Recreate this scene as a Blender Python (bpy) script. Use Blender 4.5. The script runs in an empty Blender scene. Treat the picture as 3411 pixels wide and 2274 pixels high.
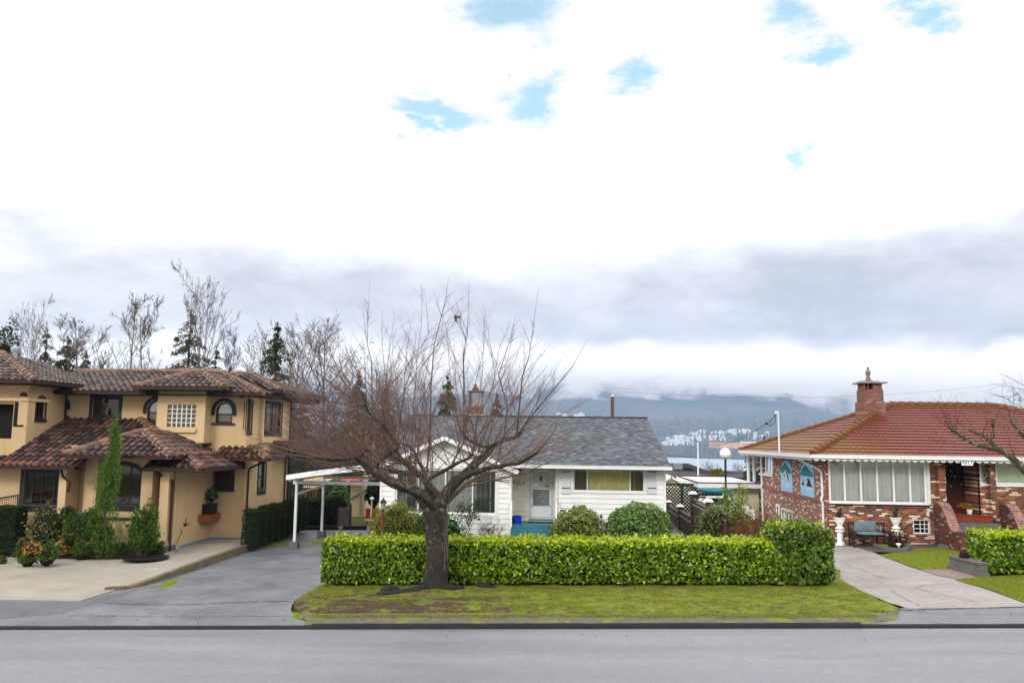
import bpy, bmesh, math, random
import numpy as np
from mathutils import Vector, Matrix
from mathutils import noise as mnoise
S = bpy.context.scene
COL = S.collection
rad = math.radians

# ------------------------------------------------------------------ camera
CW, CH, FPX = 3411.0, 2274.0, 2750.0
CAM = Vector((0, 0, 4.4))
PSI, TH, ROLL = rad(3.75), rad(6.78), 0.013
Fv = Vector((-math.sin(PSI)*math.cos(TH), math.cos(PSI)*math.cos(TH), math.sin(TH)))
R0 = Vector((math.cos(PSI), math.sin(PSI), 0))
U0 = R0.cross(Fv)
Rv = R0*math.cos(ROLL) + U0*math.sin(ROLL)
Uv = U0*math.cos(ROLL) - R0*math.sin(ROLL)
cd = bpy.data.cameras.new('camera'); cam = bpy.data.objects.new('camera', cd); COL.objects.link(cam)
cd.sensor_width = 36; cd.lens = 36*FPX/CW; cd.clip_start = 0.1; cd.clip_end = 60000
mt = Matrix((Rv, Uv, -Fv)).transposed().to_4x4(); mt.translation = CAM
cam.matrix_world = mt
S.camera = cam

# ------------------------------------------------------------------ render settings
S.render.engine = 'CYCLES'
S.view_settings.view_transform = 'Standard'; S.view_settings.look = 'None'
S.view_settings.gamma = 1.0; S.view_settings.exposure = 0.06
S.cycles.use_denoising = True
S.cycles.max_bounces = 8; S.cycles.diffuse_bounces = 3; S.cycles.glossy_bounces = 3
S.cycles.transparent_max_bounces = 24; S.cycles.volume_bounces = 1
S.cycles.sample_clamp_indirect = 6

# ------------------------------------------------------------------ node helper
GAM = [1.0]
def deep(c):      # measured display tone to base colour
    return tuple(float(x)**GAM[0] if x < 1 else float(x) for x in c[:3])+tuple(c[3:])
class NG:
    def __init__(self, tree):
        self.t = tree; self.L = tree.links
    def node(self, typ, **props):
        n = self.t.nodes.new(typ)
        for k, v in props.items(): setattr(n, k, v)
        return n
    def put(self, sock, v):
        if v is None: return
        if hasattr(v, 'links') or isinstance(v, bpy.types.NodeSocket): self.L.new(v, sock)
        else: sock.default_value = v
    def m(self, op, a, b=None, c=None, clamp=False):
        n = self.node('ShaderNodeMath', operation=op, use_clamp=clamp)
        for i, v in enumerate((a, b, c)): self.put(n.inputs[i], v)
        return n.outputs[0]
    def vm(self, op, a, b=None):
        n = self.node('ShaderNodeVectorMath', operation=op)
        self.put(n.inputs[0], a); self.put(n.inputs[1], b)
        return n.outputs['Value'] if op in ('DOT_PRODUCT', 'LENGTH', 'DISTANCE') else n.outputs[0]
    def noise(self, vec, scale, detail=4, rough=0.55, dist=0.0, color=False):
        n = self.node('ShaderNodeTexNoise'); self.put(n.inputs['Vector'], vec)
        n.inputs['Scale'].default_value = scale; n.inputs['Detail'].default_value = detail
        n.inputs['Roughness'].default_value = rough; n.inputs['Distortion'].default_value = dist
        return n.outputs['Color'] if color else n.outputs['Fac']
    def white(self, vec):
        n = self.node('ShaderNodeTexWhiteNoise', noise_dimensions='3D'); self.put(n.inputs['Vector'], vec)
        return n.outputs['Value']
    def ramp(self, fac, stops, interp='LINEAR'):
        n = self.node('ShaderNodeValToRGB'); r = n.color_ramp; r.interpolation = interp
        self.put(n.inputs[0], fac)
        while len(r.elements) < len(stops): r.elements.new(0.5)
        for e, (p, c) in zip(r.elements, stops):
            c = deep(c); e.position = p; e.color = (*c, 1) if len(c) == 3 else c
        return n.outputs[0]
    def mapr(self, v, a, b, c=0.0, d=1.0, smooth=False):
        n = self.node('ShaderNodeMapRange'); n.clamp = True
        if smooth: n.interpolation_type = 'SMOOTHSTEP'
        self.put(n.inputs[0], v)
        for i, q in enumerate((a, b, c, d)): n.inputs[1+i].default_value = q
        return n.outputs[0]
    def mix(self, f, a, b, blend='MIX'):
        n = self.node('ShaderNodeMix', data_type='RGBA', blend_type=blend); n.clamp_factor = True
        self.put(n.inputs[0], f)
        for s, v in ((n.inputs[6], a), (n.inputs[7], b)):
            if isinstance(v, (tuple, list)) and len(v) == 3: v = (*deep(v), 1)
            self.put(s, v)
        return n.outputs[2]
    def comb(self, x, y, z):
        n = self.node('ShaderNodeCombineXYZ')
        for i, v in enumerate((x, y, z)): self.put(n.inputs[i], v)
        return n.outputs[0]
    def sep(self, v):
        n = self.node('ShaderNodeSeparateXYZ'); self.put(n.inputs[0], v); return n.outputs
    def tc(self, which='Object'):
        return self.node('ShaderNodeTexCoord').outputs[which]
    def wpos(self):
        return self.node('ShaderNodeNewGeometry').outputs['Position']
    def island(self):
        return self.node('ShaderNodeNewGeometry').outputs['Random Per Island']

# ------------------------------------------------------------------ world: nishita sky behind broken cloud
SUN_EL, SUN_AZ = 32.0, 205.0      # sun behind the camera, to its left
w = bpy.data.worlds.new("World"); S.world = w; w.use_nodes = True
g = NG(w.node_tree); w.node_tree.nodes.clear()
out = g.node('ShaderNodeOutputWorld')
sky = g.node('ShaderNodeTexSky', sky_type='NISHITA'); sky.sun_disc = False
sky.sun_elevation = rad(SUN_EL); sky.sun_rotation = rad(SUN_AZ)
bg1 = g.node('ShaderNodeBackground'); bg1.inputs[1].default_value = 0.15
g.L.new(g.mix(1.0, sky.outputs[0], (1.0, 1.75, 1.5), 'MULTIPLY'), bg1.inputs[0])
D = g.vm('NORMALIZE', g.tc('Generated'))
dx, dy, dz = g.sep(D)
EL = g.m('MULTIPLY', g.m('ARCSINE', dz), 57.2958)
AZ = g.m('MULTIPLY', g.m('ARCTAN2', dx, dy), 57.2958)
# wind-stretched coordinates of the cloud layer
cv = g.comb(g.m('DIVIDE', dx, g.m('ADD', g.m('ABSOLUTE', dz), 0.25)), g.m('DIVIDE', dy, g.m('ADD', g.m('ABSOLUTE', dz), 0.25)), g.m('MULTIPLY', dz, 3.0))
n1 = g.noise(cv, 2.2, 6, 0.6, 0.3)
n2 = g.noise(cv, 7.0, 6, 0.62, 0.2)
n3 = g.noise(cv, 1.1, 3, 0.5)
flat = g.comb(g.m('MULTIPLY', AZ, 0.05), g.m('MULTIPLY', EL, 0.14), 0.0)
n4 = g.noise(flat, 2.0, 7, 0.6, 0.4)
wx, wy, wz = g.sep(g.noise(g.comb(g.m('MULTIPLY', AZ, 0.16), g.m('MULTIPLY', EL, 0.34), 0.0), 1.0, 8, 0.68, 0.0, True))
AZW = g.m('ADD', AZ, g.m('MULTIPLY', g.m('SUBTRACT', wx, 0.5), 9.0)); ELW = g.m('ADD', EL, g.m('MULTIPLY', g.m('SUBTRACT', wy, 0.5), 6.0))
def blob(az, el, ra, re):
    a = g.m('DIVIDE', g.m('SUBTRACT', AZW, az), ra); e = g.m('DIVIDE', g.m('SUBTRACT', ELW, el), re)
    return g.m('SUBTRACT', 1.0, g.m('SQRT', g.m('ADD', g.m('MULTIPLY', a, a), g.m('MULTIPLY', e, e))))
def pdir(px, py):
    d = (Fv*FPX + Rv*(px-CW/2) + Uv*(CH/2-py)).normalized()
    return math.degrees(math.atan2(d.x, d.y)), math.degrees(math.asin(d.z))
hole = None
for (px, py, ra, re) in ((1760, 335, 3.2, 2.0), (1440, 370, 4.2, 1.3), (1700, 40, 5.2, 2.6), (2130, 255, 2.6, 1.5), (2640, 40, 3.6, 1.8), (2740, 180, 2.6, 1.2), (3050, 20, 2.6, 1.2), (2690, 500, 0.9, 0.9), (1380, 440, 1.4, .8), (1900, -300, 12, 3.0), (900, -500, 9, 3), (3200, -400, 8, 3)):
    az, el = pdir(px, py)
    b = blob(az, el, ra, re)
    hole = b if hole is None else g.m('MAXIMUM', hole, b)
hw = g.m('ADD', hole, g.m('MULTIPLY', g.m('SUBTRACT', wz, 0.5), 1.2))
holef = g.mapr(hw, 0.08, 0.8, 0, 0.72, True)
# grey cloud bank low over the horizon, cream gap below it
n5 = g.noise(flat, 1.1, 3, .5, .3)
ridge = g.m('ADD', EL, g.m('MULTIPLY', g.m('SUBTRACT', n5, 0.5), 9.0))
ridge = g.m('SUBTRACT', ridge, g.m('MULTIPLY', g.mapr(AZ, 5, 30, 0, 1, True), 2.0))
up = g.mapr(g.m('ADD', ridge, g.m('MULTIPLY', g.m('SUBTRACT', wz, .5), 3.5)), 9.4, 18.5, 0, 1, True)                     # 1 = bright upper cloud
low = g.mapr(g.m('ADD', EL, g.m('MULTIPLY', g.m('SUBTRACT', n4, 0.5), 7.0)), 4.4, 6.6, 0, 1, True)  # 0 = cream gap
side = g.mapr(AZ, -28, 2, 0, 1, True)
nb_ = g.mapr(g.m('ADD', g.m('MULTIPLY', n5, .5), g.m('MULTIPLY', wx, .5)), .36, .64, 0, 1, True)
bank = g.mix(nb_, (0.55, 0.575, 0.63), (0.82, 0.83, 0.87))
bankl = g.mix(nb_, (0.62, 0.63, 0.66), (0.95, 0.95, 0.96))
bank = g.mix(side, bankl, bank)
bank = g.mix(g.m('MULTIPLY', g.mapr(n1, 0.45, 0.75), 0.5), bank, (0.97, 0.97, 0.99))
cream = g.mix(g.mapr(g.noise(flat, 3.2, 6, .6, .5), .38, .62, 0, 1, True), (0.74, 0.75, 0.78), (1.04, 0.99, 0.88))
c = g.mix(low, cream, bank)
bright = g.mix(n1, (1.85, 1.85, 1.87), (2.4, 2.4, 2.4))
bright = g.mix(g.mapr(hw, -.8, .1, 0, 1, True), bright, (1.03, 1.03, 1.03)); c = g.mix(up, c, bright)
bg2 = g.node('ShaderNodeBackground'); g.L.new(c, bg2.inputs[0]); bg2.inputs[1].default_value = 1.0
ms = g.node('ShaderNodeMixShader')
g.L.new(holef, ms.inputs[0]); g.L.new(bg2.outputs[0], ms.inputs[1]); g.L.new(bg1.outputs[0], ms.inputs[2])
g.L.new(ms.outputs[0], out.inputs[0])

sd = bpy.data.lights.new('sun', 'SUN'); sun = bpy.data.objects.new('sun', sd); COL.objects.link(sun)
sd.energy = 1.5; sd.angle = rad(14); sd.color = (1.0, 0.96, 0.90)
saz, sel = rad(SUN_AZ), rad(SUN_EL)
sdir = Vector((math.sin(saz)*math.cos(sel), math.cos(saz)*math.cos(sel), math.sin(sel)))
sun.rotation_euler = sdir.to_track_quat('Z', 'Y').to_euler()

# ------------------------------------------------------------------ measuring helpers (photo measurements to metres)
GS = 0.024          # the street climbs gently to the right
def ray(px, py): return (Fv*FPX + Rv*(px-CW/2) + Uv*(CH/2-py))
def P(px, py, Y):                     # point at distance Y
    d = ray(px, py); t = Y/d.y; return CAM + d*t
def PX(px, py, X):                    # point on a wall plane x = X
    d = ray(px, py); t = X/d.x; return CAM + d*t
def G(px, py, dz=0.0):                # point on the sloping lot plane
    d = ray(px, py); t = (dz-CAM.z)/(d.z-GS*d.x); return CAM + d*t
def gz(x): return GS*x

# ------------------------------------------------------------------ mesh builder
def wloc(o):
    v = Vector((0, 0, 0))
    while o is not None: v += o.location; o = o.parent
    return v
class MB:
    def __init__(s): s.v = []; s.f = []; s.mi = []; s.cur = 0
    def add(s, vs, fs):
        n = len(s.v); s.v.extend([tuple(q) for q in vs])
        for f in fs: s.f.append(tuple(i+n for i in f)); s.mi.append(s.cur)
        return s
    def quad(s, a, b, c, d): return s.add([a, b, c, d], [(0, 1, 2, 3)])
    def poly(s, pts): return s.add(pts, [tuple(range(len(pts)))])
    def box(s, x0, x1, y0, y1, z0, z1):
        x0, x1 = sorted((x0, x1)); y0, y1 = sorted((y0, y1)); z0, z1 = sorted((z0, z1))
        return s.add([(x0,y0,z0),(x1,y0,z0),(x1,y1,z0),(x0,y1,z0),(x0,y0,z1),(x1,y0,z1),(x1,y1,z1),(x0,y1,z1)],
                     [(0,3,2,1),(4,5,6,7),(0,1,5,4),(1,2,6,5),(2,3,7,6),(3,0,4,7)])
    def bar(s, a, b, w, h, up=(0, 0, 1)):         # box beam from a to b, w sideways, h along up
        a = Vector(a); b = Vector(b); d = (b-a).normalized(); u = Vector(up)
        sdv = d.cross(u)
        if sdv.length < 1e-5: sdv = d.cross(Vector((0, 1, 0)))
        sdv.normalize(); u = sdv.cross(d)
        sd_ = sdv*w/2; uu = u*h/2
        vs = [p+q for p in (a, b) for q in (-sd_-uu, sd_-uu, sd_+uu, -sd_+uu)]
        return s.add(vs, [(0,1,2,3),(7,6,5,4),(0,4,5,1),(1,5,6,2),(2,6,7,3),(3,7,4,0)])
    def prism(s, pts, ext):                        # polygon + extrusion vector
        n = len(pts); e = Vector(ext); a = [Vector(p) for p in pts]
        return s.add(a+[p+e for p in a], [tuple(range(n)), tuple(range(2*n-1, n-1, -1))]+[(i, i+n, (i+1) % n+n, (i+1) % n) for i in range(n)])
    def tube(s, pts, rr, n=6, cap=True):
        pts = [Vector(p) for p in pts]
        if not isinstance(rr, (list, tuple)): rr = [rr]*len(pts)
        base = len(s.v); prev = None
        for i, p in enumerate(pts):
            d = (pts[min(i+1, len(pts)-1)]-pts[max(i-1, 0)])
            if d.length < 1e-9: d = Vector((0, 0, 1))
            d.normalize()
            if prev is None:
                a = d.cross(Vector((0.31, 0.87, 0.13))); 
                if a.length < 0.1: a = d.cross(Vector((1, 0, 0)))
            else: a = prev - d*prev.dot(d)
            a.normalize(); prev = a; b = d.cross(a)
            for k in range(n):
                t = 2*math.pi*k/n
                s.v.append(tuple(p+(a*math.cos(t)+b*math.sin(t))*rr[i]))
        for i in range(len(pts)-1):
            for k in range(n):
                q = base+i*n; k2 = (k+1) % n
                s.f.append((q+k, q+k2, q+n+k2, q+n+k)); s.mi.append(s.cur)
        if cap:
            s.f.append(tuple(base+k for k in range(n-1, -1, -1))); s.mi.append(s.cur)
            q = base+(len(pts)-1)*n
            s.f.append(tuple(q+k for k in range(n))); s.mi.append(s.cur)
        return s
    def lathe(s, c, prof, n=16, axis='z'):         # prof: (r, h)
        base = len(s.v); c = Vector(c)
        for r, h in prof:
            for k in range(n):
                t = 2*math.pi*k/n
                s.v.append((c.x+r*math.cos(t), c.y+r*math.sin(t), c.z+h))
        for i in range(len(prof)-1):
            for k in range(n):
                q = base+i*n; k2 = (k+1) % n
                s.f.append((q+k, q+k2, q+n+k2, q+n+k)); s.mi.append(s.cur)
        s.f.append(tuple(base+k for k in range(n-1, -1, -1))); s.mi.append(s.cur)
        q = base+(len(prof)-1)*n
        s.f.append(tuple(q+k for k in range(n))); s.mi.append(s.cur)
        return s
    def ball(s, c, rx, ry=None, rz=None, n=12, m=8):
        ry = ry or rx; rz = rz or rx
        base = len(s.v)
        for i in range(m+1):
            ph = math.pi*i/m
            for k in range(n):
                t = 2*math.pi*k/n
                s.v.append((c[0]+rx*math.sin(ph)*math.cos(t), c[1]+ry*math.sin(ph)*math.sin(t), c[2]-rz*math.cos(ph)))
        for i in range(m):
            for k in range(n):
                q = base+i*n; k2 = (k+1) % n
                s.f.append((q+k, q+k2, q+n+k2, q+n+k)); s.mi.append(s.cur)
        return s
    def build(s, name, mat, parent=None, smooth=False, loc=None):
        me = bpy.data.meshes.new(name); o = bpy.data.objects.new(name, me); COL.objects.link(o)
        if parent is not None: o.parent = parent; off = wloc(parent)
        elif loc is not None: o.location = loc; off = Vector(loc)
        else: off = Vector((0, 0, 0))
        v = np.array(s.v, dtype=float).reshape(-1, 3) - np.array(off)
        me.from_pydata(v.tolist(), [], s.f)
        for m_ in (mat if isinstance(mat, (list, tuple)) else [mat]): me.materials.append(m_)
        if isinstance(mat, (list, tuple)): me.polygons.foreach_set('material_index', s.mi)
        if smooth: me.polygons.foreach_set('use_smooth', [True]*len(me.polygons))
        me.update()
        return o
def soup(name, verts, nper, mat, parent=None, loc=None):
    """verts (N, nper, 3): a cloud of separate small faces in one mesh"""
    N = len(verts); off = wloc(parent) if parent is not None else (Vector(loc) if loc is not None else Vector((0, 0, 0)))
    v = (verts.reshape(-1, 3) - np.array(off)).astype(np.float32)
    me = bpy.data.meshes.new(name); o = bpy.data.objects.new(name, me); COL.objects.link(o)
    if parent is not None: o.parent = parent
    elif loc is not None: o.location = loc
    me.vertices.add(N*nper); me.vertices.foreach_set('co', v.ravel())
    me.loops.add(N*nper); me.loops.foreach_set('vertex_index', np.arange(N*nper, dtype=np.int32))
    me.polygons.add(N); me.polygons.foreach_set('loop_start', np.arange(0, N*nper, nper, dtype=np.int32))
    me.polygons.foreach_set('loop_total', np.full(N, nper, dtype=np.int32))
    me.materials.append(mat); me.update(calc_edges=True); me.validate()
    return o
def thing(name, label, cat, loc=(0, 0, 0), group=None):
    o = bpy.data.objects.new(name, None); COL.objects.link(o); o.location = loc
    o.empty_display_size = 0.2
    o['label'] = label; o['category'] = cat
    if group: o['group'] = group
    return o
def tag(o, label, cat, group=None):
    o['label'] = label; o['category'] = cat
    if group: o['group'] = group
    return o
def struct(o, label=None):
    o['kind'] = 'structure'
    if label: o['label'] = label
    return o

# ------------------------------------------------------------------ materials
GAM[0] = 1.16
MATS = {}
def newmat(name):
    m = bpy.data.materials.new(name); m.use_nodes = True; MATS[name] = m
    g = NG(m.node_tree); b = m.node_tree.nodes['Principled BSDF']
    return m, g, b
def bumpto(g, b, h, strength=0.3, dist=0.02):
    n = g.node('ShaderNodeBump'); n.inputs['Strength'].default_value = strength; n.inputs['Distance'].default_value = dist
    g.L.new(h, n.inputs['Height']); g.L.new(n.outputs[0], b.inputs['Normal'])
def pmat(name, c1, c2=None, scale=3.0, rough=0.7, bump=0.0, bscale=None, metal=0.0, spec=0.22, detail=5, lo=0.3, hi=0.7, coat=0.0, bdist=0.02):
    m, g, b = newmat(name)
    c2 = c2 or tuple(x*0.85 for x in c1)
    v = g.wpos()
    n = g.noise(v, scale, detail, 0.6)
    col = g.mix(g.mapr(n, lo, hi), c1, c2)
    g.L.new(col, b.inputs['Base Color']); b.inputs['Roughness'].default_value = rough
    b.inputs['Metallic'].default_value = metal; b.inputs['Specular IOR Level'].default_value = spec
    b.inputs['Coat Weight'].default_value = coat
    if bump: bumpto(g, b, g.noise(v, bscale or scale*6, 4, 0.6), bump, bdist)
    return m
def leafmat(name, stops, rough=0.45, trans=0.25, spec=0.4, patch=None):
    m, g, b = newmat(name)
    r = g.island(); v = g.wpos()
    f = g.m('ADD', g.m('MULTIPLY', r, 0.7), g.m('MULTIPLY', g.noise(v, patch or 2.0, 3), 0.3))
    col = g.ramp(g.mapr(f, 0.12, 0.88), stops)
    g.L.new(col, b.inputs['Base Color']); b.inputs['Roughness'].default_value = rough
    b.inputs['Specular IOR Level'].default_value = spec
    tr = g.node('ShaderNodeBsdfTranslucent'); g.L.new(g.mix(0.5, col, (0.25, 0.35, 0.03)), tr.inputs[0])
    mx = g.node('ShaderNodeMixShader'); mx.inputs[0].default_value = trans
    o = m.node_tree.nodes['Material Output']
    g.L.new(b.outputs[0], mx.inputs[1]); g.L.new(tr.outputs[0], mx.inputs[2]); g.L.new(mx.outputs[0], o.inputs[0])
    return m
def brickmat(name, axis, w_, h_, palette, mortar=(0.32, 0.28, 0.25), mw=0.05, mh=0.12, bump=0.6, vscale=1.0, randoff=False, rough=0.85, stain=0.2, mortar_on=True):
    m, g, b = newmat(name)
    x, y, z = g.sep(g.wpos())
    u = {'x': x, 'y': y}[axis]; v = z if vscale == 1.0 else g.m('MULTIPLY', z, vscale)
    vv = g.m('DIVIDE', g.m('ADD', v, 50.0), h_); row = g.m('FLOOR', vv); fv = g.m('SUBTRACT', vv, row)
    if randoff: off = g.white(g.comb(row, 3.3, 1.7))
    else: off = g.m('MULTIPLY', g.m('MODULO', row, 2.0), 0.5)
    uu = g.m('ADD', g.m('DIVIDE', g.m('ADD', u, 100.0), w_), off); cl = g.m('FLOOR', uu); fu = g.m('SUBTRACT', uu, cl)
    r = g.white(g.comb(cl, row, 0.5))
    col = g.ramp(r, palette, 'CONSTANT')
    r2 = g.white(g.comb(cl, row, 7.5))
    col = g.mix(g.m('MULTIPLY', r2, 0.35), col, (0.12, 0.07, 0.05) if mortar_on else (0.08, 0.09, 0.10))
    col = g.mix(g.m('MULTIPLY', g.noise(g.wpos(), 25, 4), stain), col, (0.05, 0.04, 0.035))
    eu = g.m('MINIMUM', fu, g.m('SUBTRACT', 1.0, fu)); ev = g.m('MINIMUM', fv, g.m('SUBTRACT', 1.0, fv))
    if mortar_on:
        mk = g.m('MAXIMUM', g.m('LESS_THAN', eu, mw), g.m('LESS_THAN', ev, mh))
        col = g.mix(mk, col, mortar)
        bumpto(g, b, g.m('ADD', g.m('SUBTRACT', 1.0, mk), g.m('MULTIPLY', r, 0.4)), bump, 0.008)
    else:
        lap = g.m('SUBTRACT', 1.0, fv)
        mk = g.m('LESS_THAN', fv, 0.13)
        col = g.mix(g.m('MULTIPLY', mk, 0.75), col, (0.012, 0.013, 0.015))
        bumpto(g, b, g.m('ADD', lap, g.m('MULTIPLY', r, 0.5)), bump, 0.012)
    g.L.new(col, b.inputs['Base Color']); b.inputs['Roughness'].default_value = rough; b.inputs['Specular IOR Level'].default_value = 0.15
    return m
def glassmat(name, tint=(0.8, 0.85, 0.84), refl=0.12):
    m = bpy.data.materials.new(name); m.use_nodes = True; g = NG(m.node_tree); m.node_tree.nodes.clear()
    o = g.node('ShaderNodeOutputMaterial'); t = g.node('ShaderNodeBsdfTransparent'); t.inputs[0].default_value = (*tint, 1)
    gl = g.node('ShaderNodeBsdfGlossy'); gl.inputs['Roughness'].default_value = 0.04
    fr = g.node('ShaderNodeFresnel'); fr.inputs[0].default_value = 1.5
    bmp = g.node('ShaderNodeBump'); bmp.inputs['Strength'].default_value = 0.02
    g.L.new(g.noise(g.wpos(), 1.5, 2), bmp.inputs['Height']); g.L.new(bmp.outputs[0], gl.inputs['Normal'])
    mx = g.node('ShaderNodeMixShader'); g.L.new(g.m('ADD', fr.outputs[0], refl, clamp=True), mx.inputs[0])
    g.L.new(t.outputs[0], mx.inputs[1]); g.L.new(gl.outputs[0], mx.inputs[2]); g.L.new(mx.outputs[0], o.inputs[0])
    return m
# ------------------------------------------------------------------ wall / window / roof helpers
def ptf(face, c):
    if face == 'F': return lambda u, z, d=0.0: (u, c-d, z)
    if face == 'R': return lambda u, z, d=0.0: (c+d, u, z)
    return lambda u, z, d=0.0: (c-d, u, z)
def wall(mb, face, c, u0, u1, z0, z1, holes=(), rev=0.14, lap=0.0, proud=0.026):
    p = ptf(face, c)
    us = sorted({u0, u1, *[h[0] for h in holes], *[h[1] for h in holes]})
    zs = {z0, z1, *[h[2] for h in holes], *[h[3] for h in holes]}
    laps = []
    if lap:
        k = math.ceil(z0/lap+1e-6)
        while k*lap < z1: laps.append(k*lap); k += 1
        zs |= set(laps)
    zs = sorted(zs)
    def off(z, top):                   # proud at the course bottom, flush at its top
        if not lap: return 0.0
        f = (z/lap) % 1.0
        if top and f < 1e-4: f = 1.0
        if not top and f > 1-1e-4: f = 0.0
        return proud*(1-f)
    for a, b in zip(us, us[1:]):
        for q, r in zip(zs, zs[1:]):
            um, zm = (a+b)/2, (q+r)/2
            if any(h[0] < um < h[1] and h[2] < zm < h[3] for h in holes): continue
            mb.quad(p(a, q, off(q, False)), p(b, q, off(q, False)), p(b, r, off(r, True)), p(a, r, off(r, True)))
            if lap and q in laps: mb.quad(p(a, q, 0), p(b, q, 0), p(b, q, proud), p(a, q, proud))
    for h in holes:
        a, b, q, r = h[:4]; arch = h[4] if len(h) > 4 else 0
        ol = outline(a, b, q, r, arch)
        n = len(ol)
        for i in range(n):
            (ua, za), (ub, zb) = ol[i], ol[(i+1) % n]
            mb.quad(p(ua, za, 0.0), p(ub, zb, 0.0), p(ub, zb, -rev), p(ua, za, -rev))
        if arch:
            top = [pt for pt in ol if pt[1] > r-arch-1e-6]
            um = (a+b)/2
            L = [pt for pt in top if pt[0] <= um+1e-6]; Rr = [pt for pt in top if pt[0] >= um-1e-6]
            for side, cx in ((L, a), (Rr, b)):
                side = sorted(side, key=lambda t: t[1])
                for (ua, za), (ub, zb) in zip(side, side[1:]):
                    mb.add([p(cx, r), p(ua, za), p(ub, zb)], [(0, 1, 2)])
def outline(a, b, q, r, arch=0.0, n=12):
    if not arch: return [(a, q), (b, q), (b, r), (a, r)]
    pts = [(a, q), (b, q)]
    cx, hw, zs = (a+b)/2, (b-a)/2, r-arch
    for i in range(n+1):
        t = math.pi*i/n
        pts.append((cx+hw*math.cos(t), zs+arch*math.sin(t)))
    return pts
def ringmb(mb, face, c, a, b, q, r, arch, w_, d0, d1, skip_bottom=False):
    p = ptf(face, c)
    o = outline(a, b, q, r, arch); i_ = outline(a+w_, b-w_, q+w_, r-w_, max(arch-w_*0.6, 0) if arch else 0)
    n = len(o)
    for k in range(n):
        if skip_bottom and k == 0: continue
        k2 = (k+1) % n
        A, B, C, D_ = o[k], o[k2], i_[k2], i_[k]
        mb.quad(p(*A, d1), p(*B, d1), p(*C, d1), p(*D_, d1))
        mb.quad(p(*A, d0), p(*B, d0), p(*B, d1), p(*A, d1))
        mb.quad(p(*D_, d1), p(*C, d1), p(*C, d0), p(*D_, d0))
def boxf(mb, face, c, u0, u1, z0, z1, d0, d1):
    p = ptf(face, c); A = p(u0, z0, d0); B = p(u1, z1, d1)
    return mb.box(A[0], B[0], A[1], B[1], A[2], B[2])
def window(parent, face, c, a, b, q, r, fw=0.06, fm='white_paint', vdiv=(), hdiv=(), arch=0.0, setb=0.06, gm='glass', curtain=None, cz=None, sill=None, sillm=None, trim=0.0, trimm=None, mull=0.045, name='window', label=None, wave=0.02):
    mb = MB()
    ringmb(mb, face, c, a, b, q, r, arch, fw, -setb-0.05, -setb)
    for u in vdiv: boxf(mb, face, c, u-mull/2, u+mull/2, q+fw, (r-fw) if not arch else r-arch*0.12-fw, -setb-0.045, -setb-0.004)
    for z in hdiv: boxf(mb, face, c, a+fw, b-fw, z-mull/2, z+mull/2, -setb-0.04, -setb-0.002)
    if trim: 
        ringmb(mb, face, c, a-trim, b+trim, q-trim, r+trim, arch+trim if arch else 0, trim, 0.0, 0.035)
    o = mb.build(name, M[fm], parent)
    if label: o['label'] = label
    p = ptf(face, c)
    pm = MB(); pm.poly([p(u, z, -setb-0.025) for u, z in outline(a+fw*.5, b-fw*.5, q+fw*.5, r-fw*.5, arch)])
    pm.build('pane', M[gm], o)
    if curtain:
        z0, z1 = cz or (q+fw, r-fw)
        cm = MB(); n = max(8, int((b-a)/0.035)); ph = random.random()*6
        pts = [(a+(b-a)*i/n, wave*math.sin(i*1.15+ph)+wave*0.6*math.sin(i*0.37+ph*2)) for i in range(n+1)]
        for (ua, da), (ub, db) in zip(pts, pts[1:]):
            cm.quad(p(ua, z0, -setb-0.13+da), p(ub, z0, -setb-0.13+db), p(ub, z1, -setb-0.13+db), p(ua, z1, -setb-0.13+da))
        cm.build('curtain', M[curtain], o)
    if sill:
        sm = MB(); boxf(sm, face, c, a-sill, b+sill, q-0.09-(trim if trim else 0), q-(trim if trim else 0)-0.003, -0.02, 0.07)
        sm.build('sill', M[sillm or fm], o)
    return o
def inpoly(x, y, poly):
    ins = False; j = len(poly)-1
    for i in range(len(poly)):
        xi, yi = poly[i]; xj, yj = poly[j]
        if (yi > y) != (yj > y) and x < (xj-xi)*(y-yi)/(yj-yi)+xi: ins = not ins
        j = i
    return ins
def frame3(poly):
    e = (Vector(poly[1])-Vector(poly[0])).normalized()
    n = (Vector(poly[1])-Vector(poly[0])).cross(Vector(poly[2])-Vector(poly[0])).normalized()
    if n.z < 0: n = -n
    s_ = n.cross(e)
    if s_.z < 0: s_ = -s_; 
    return Vector(poly[0]), e, s_.normalized(), n
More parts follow.
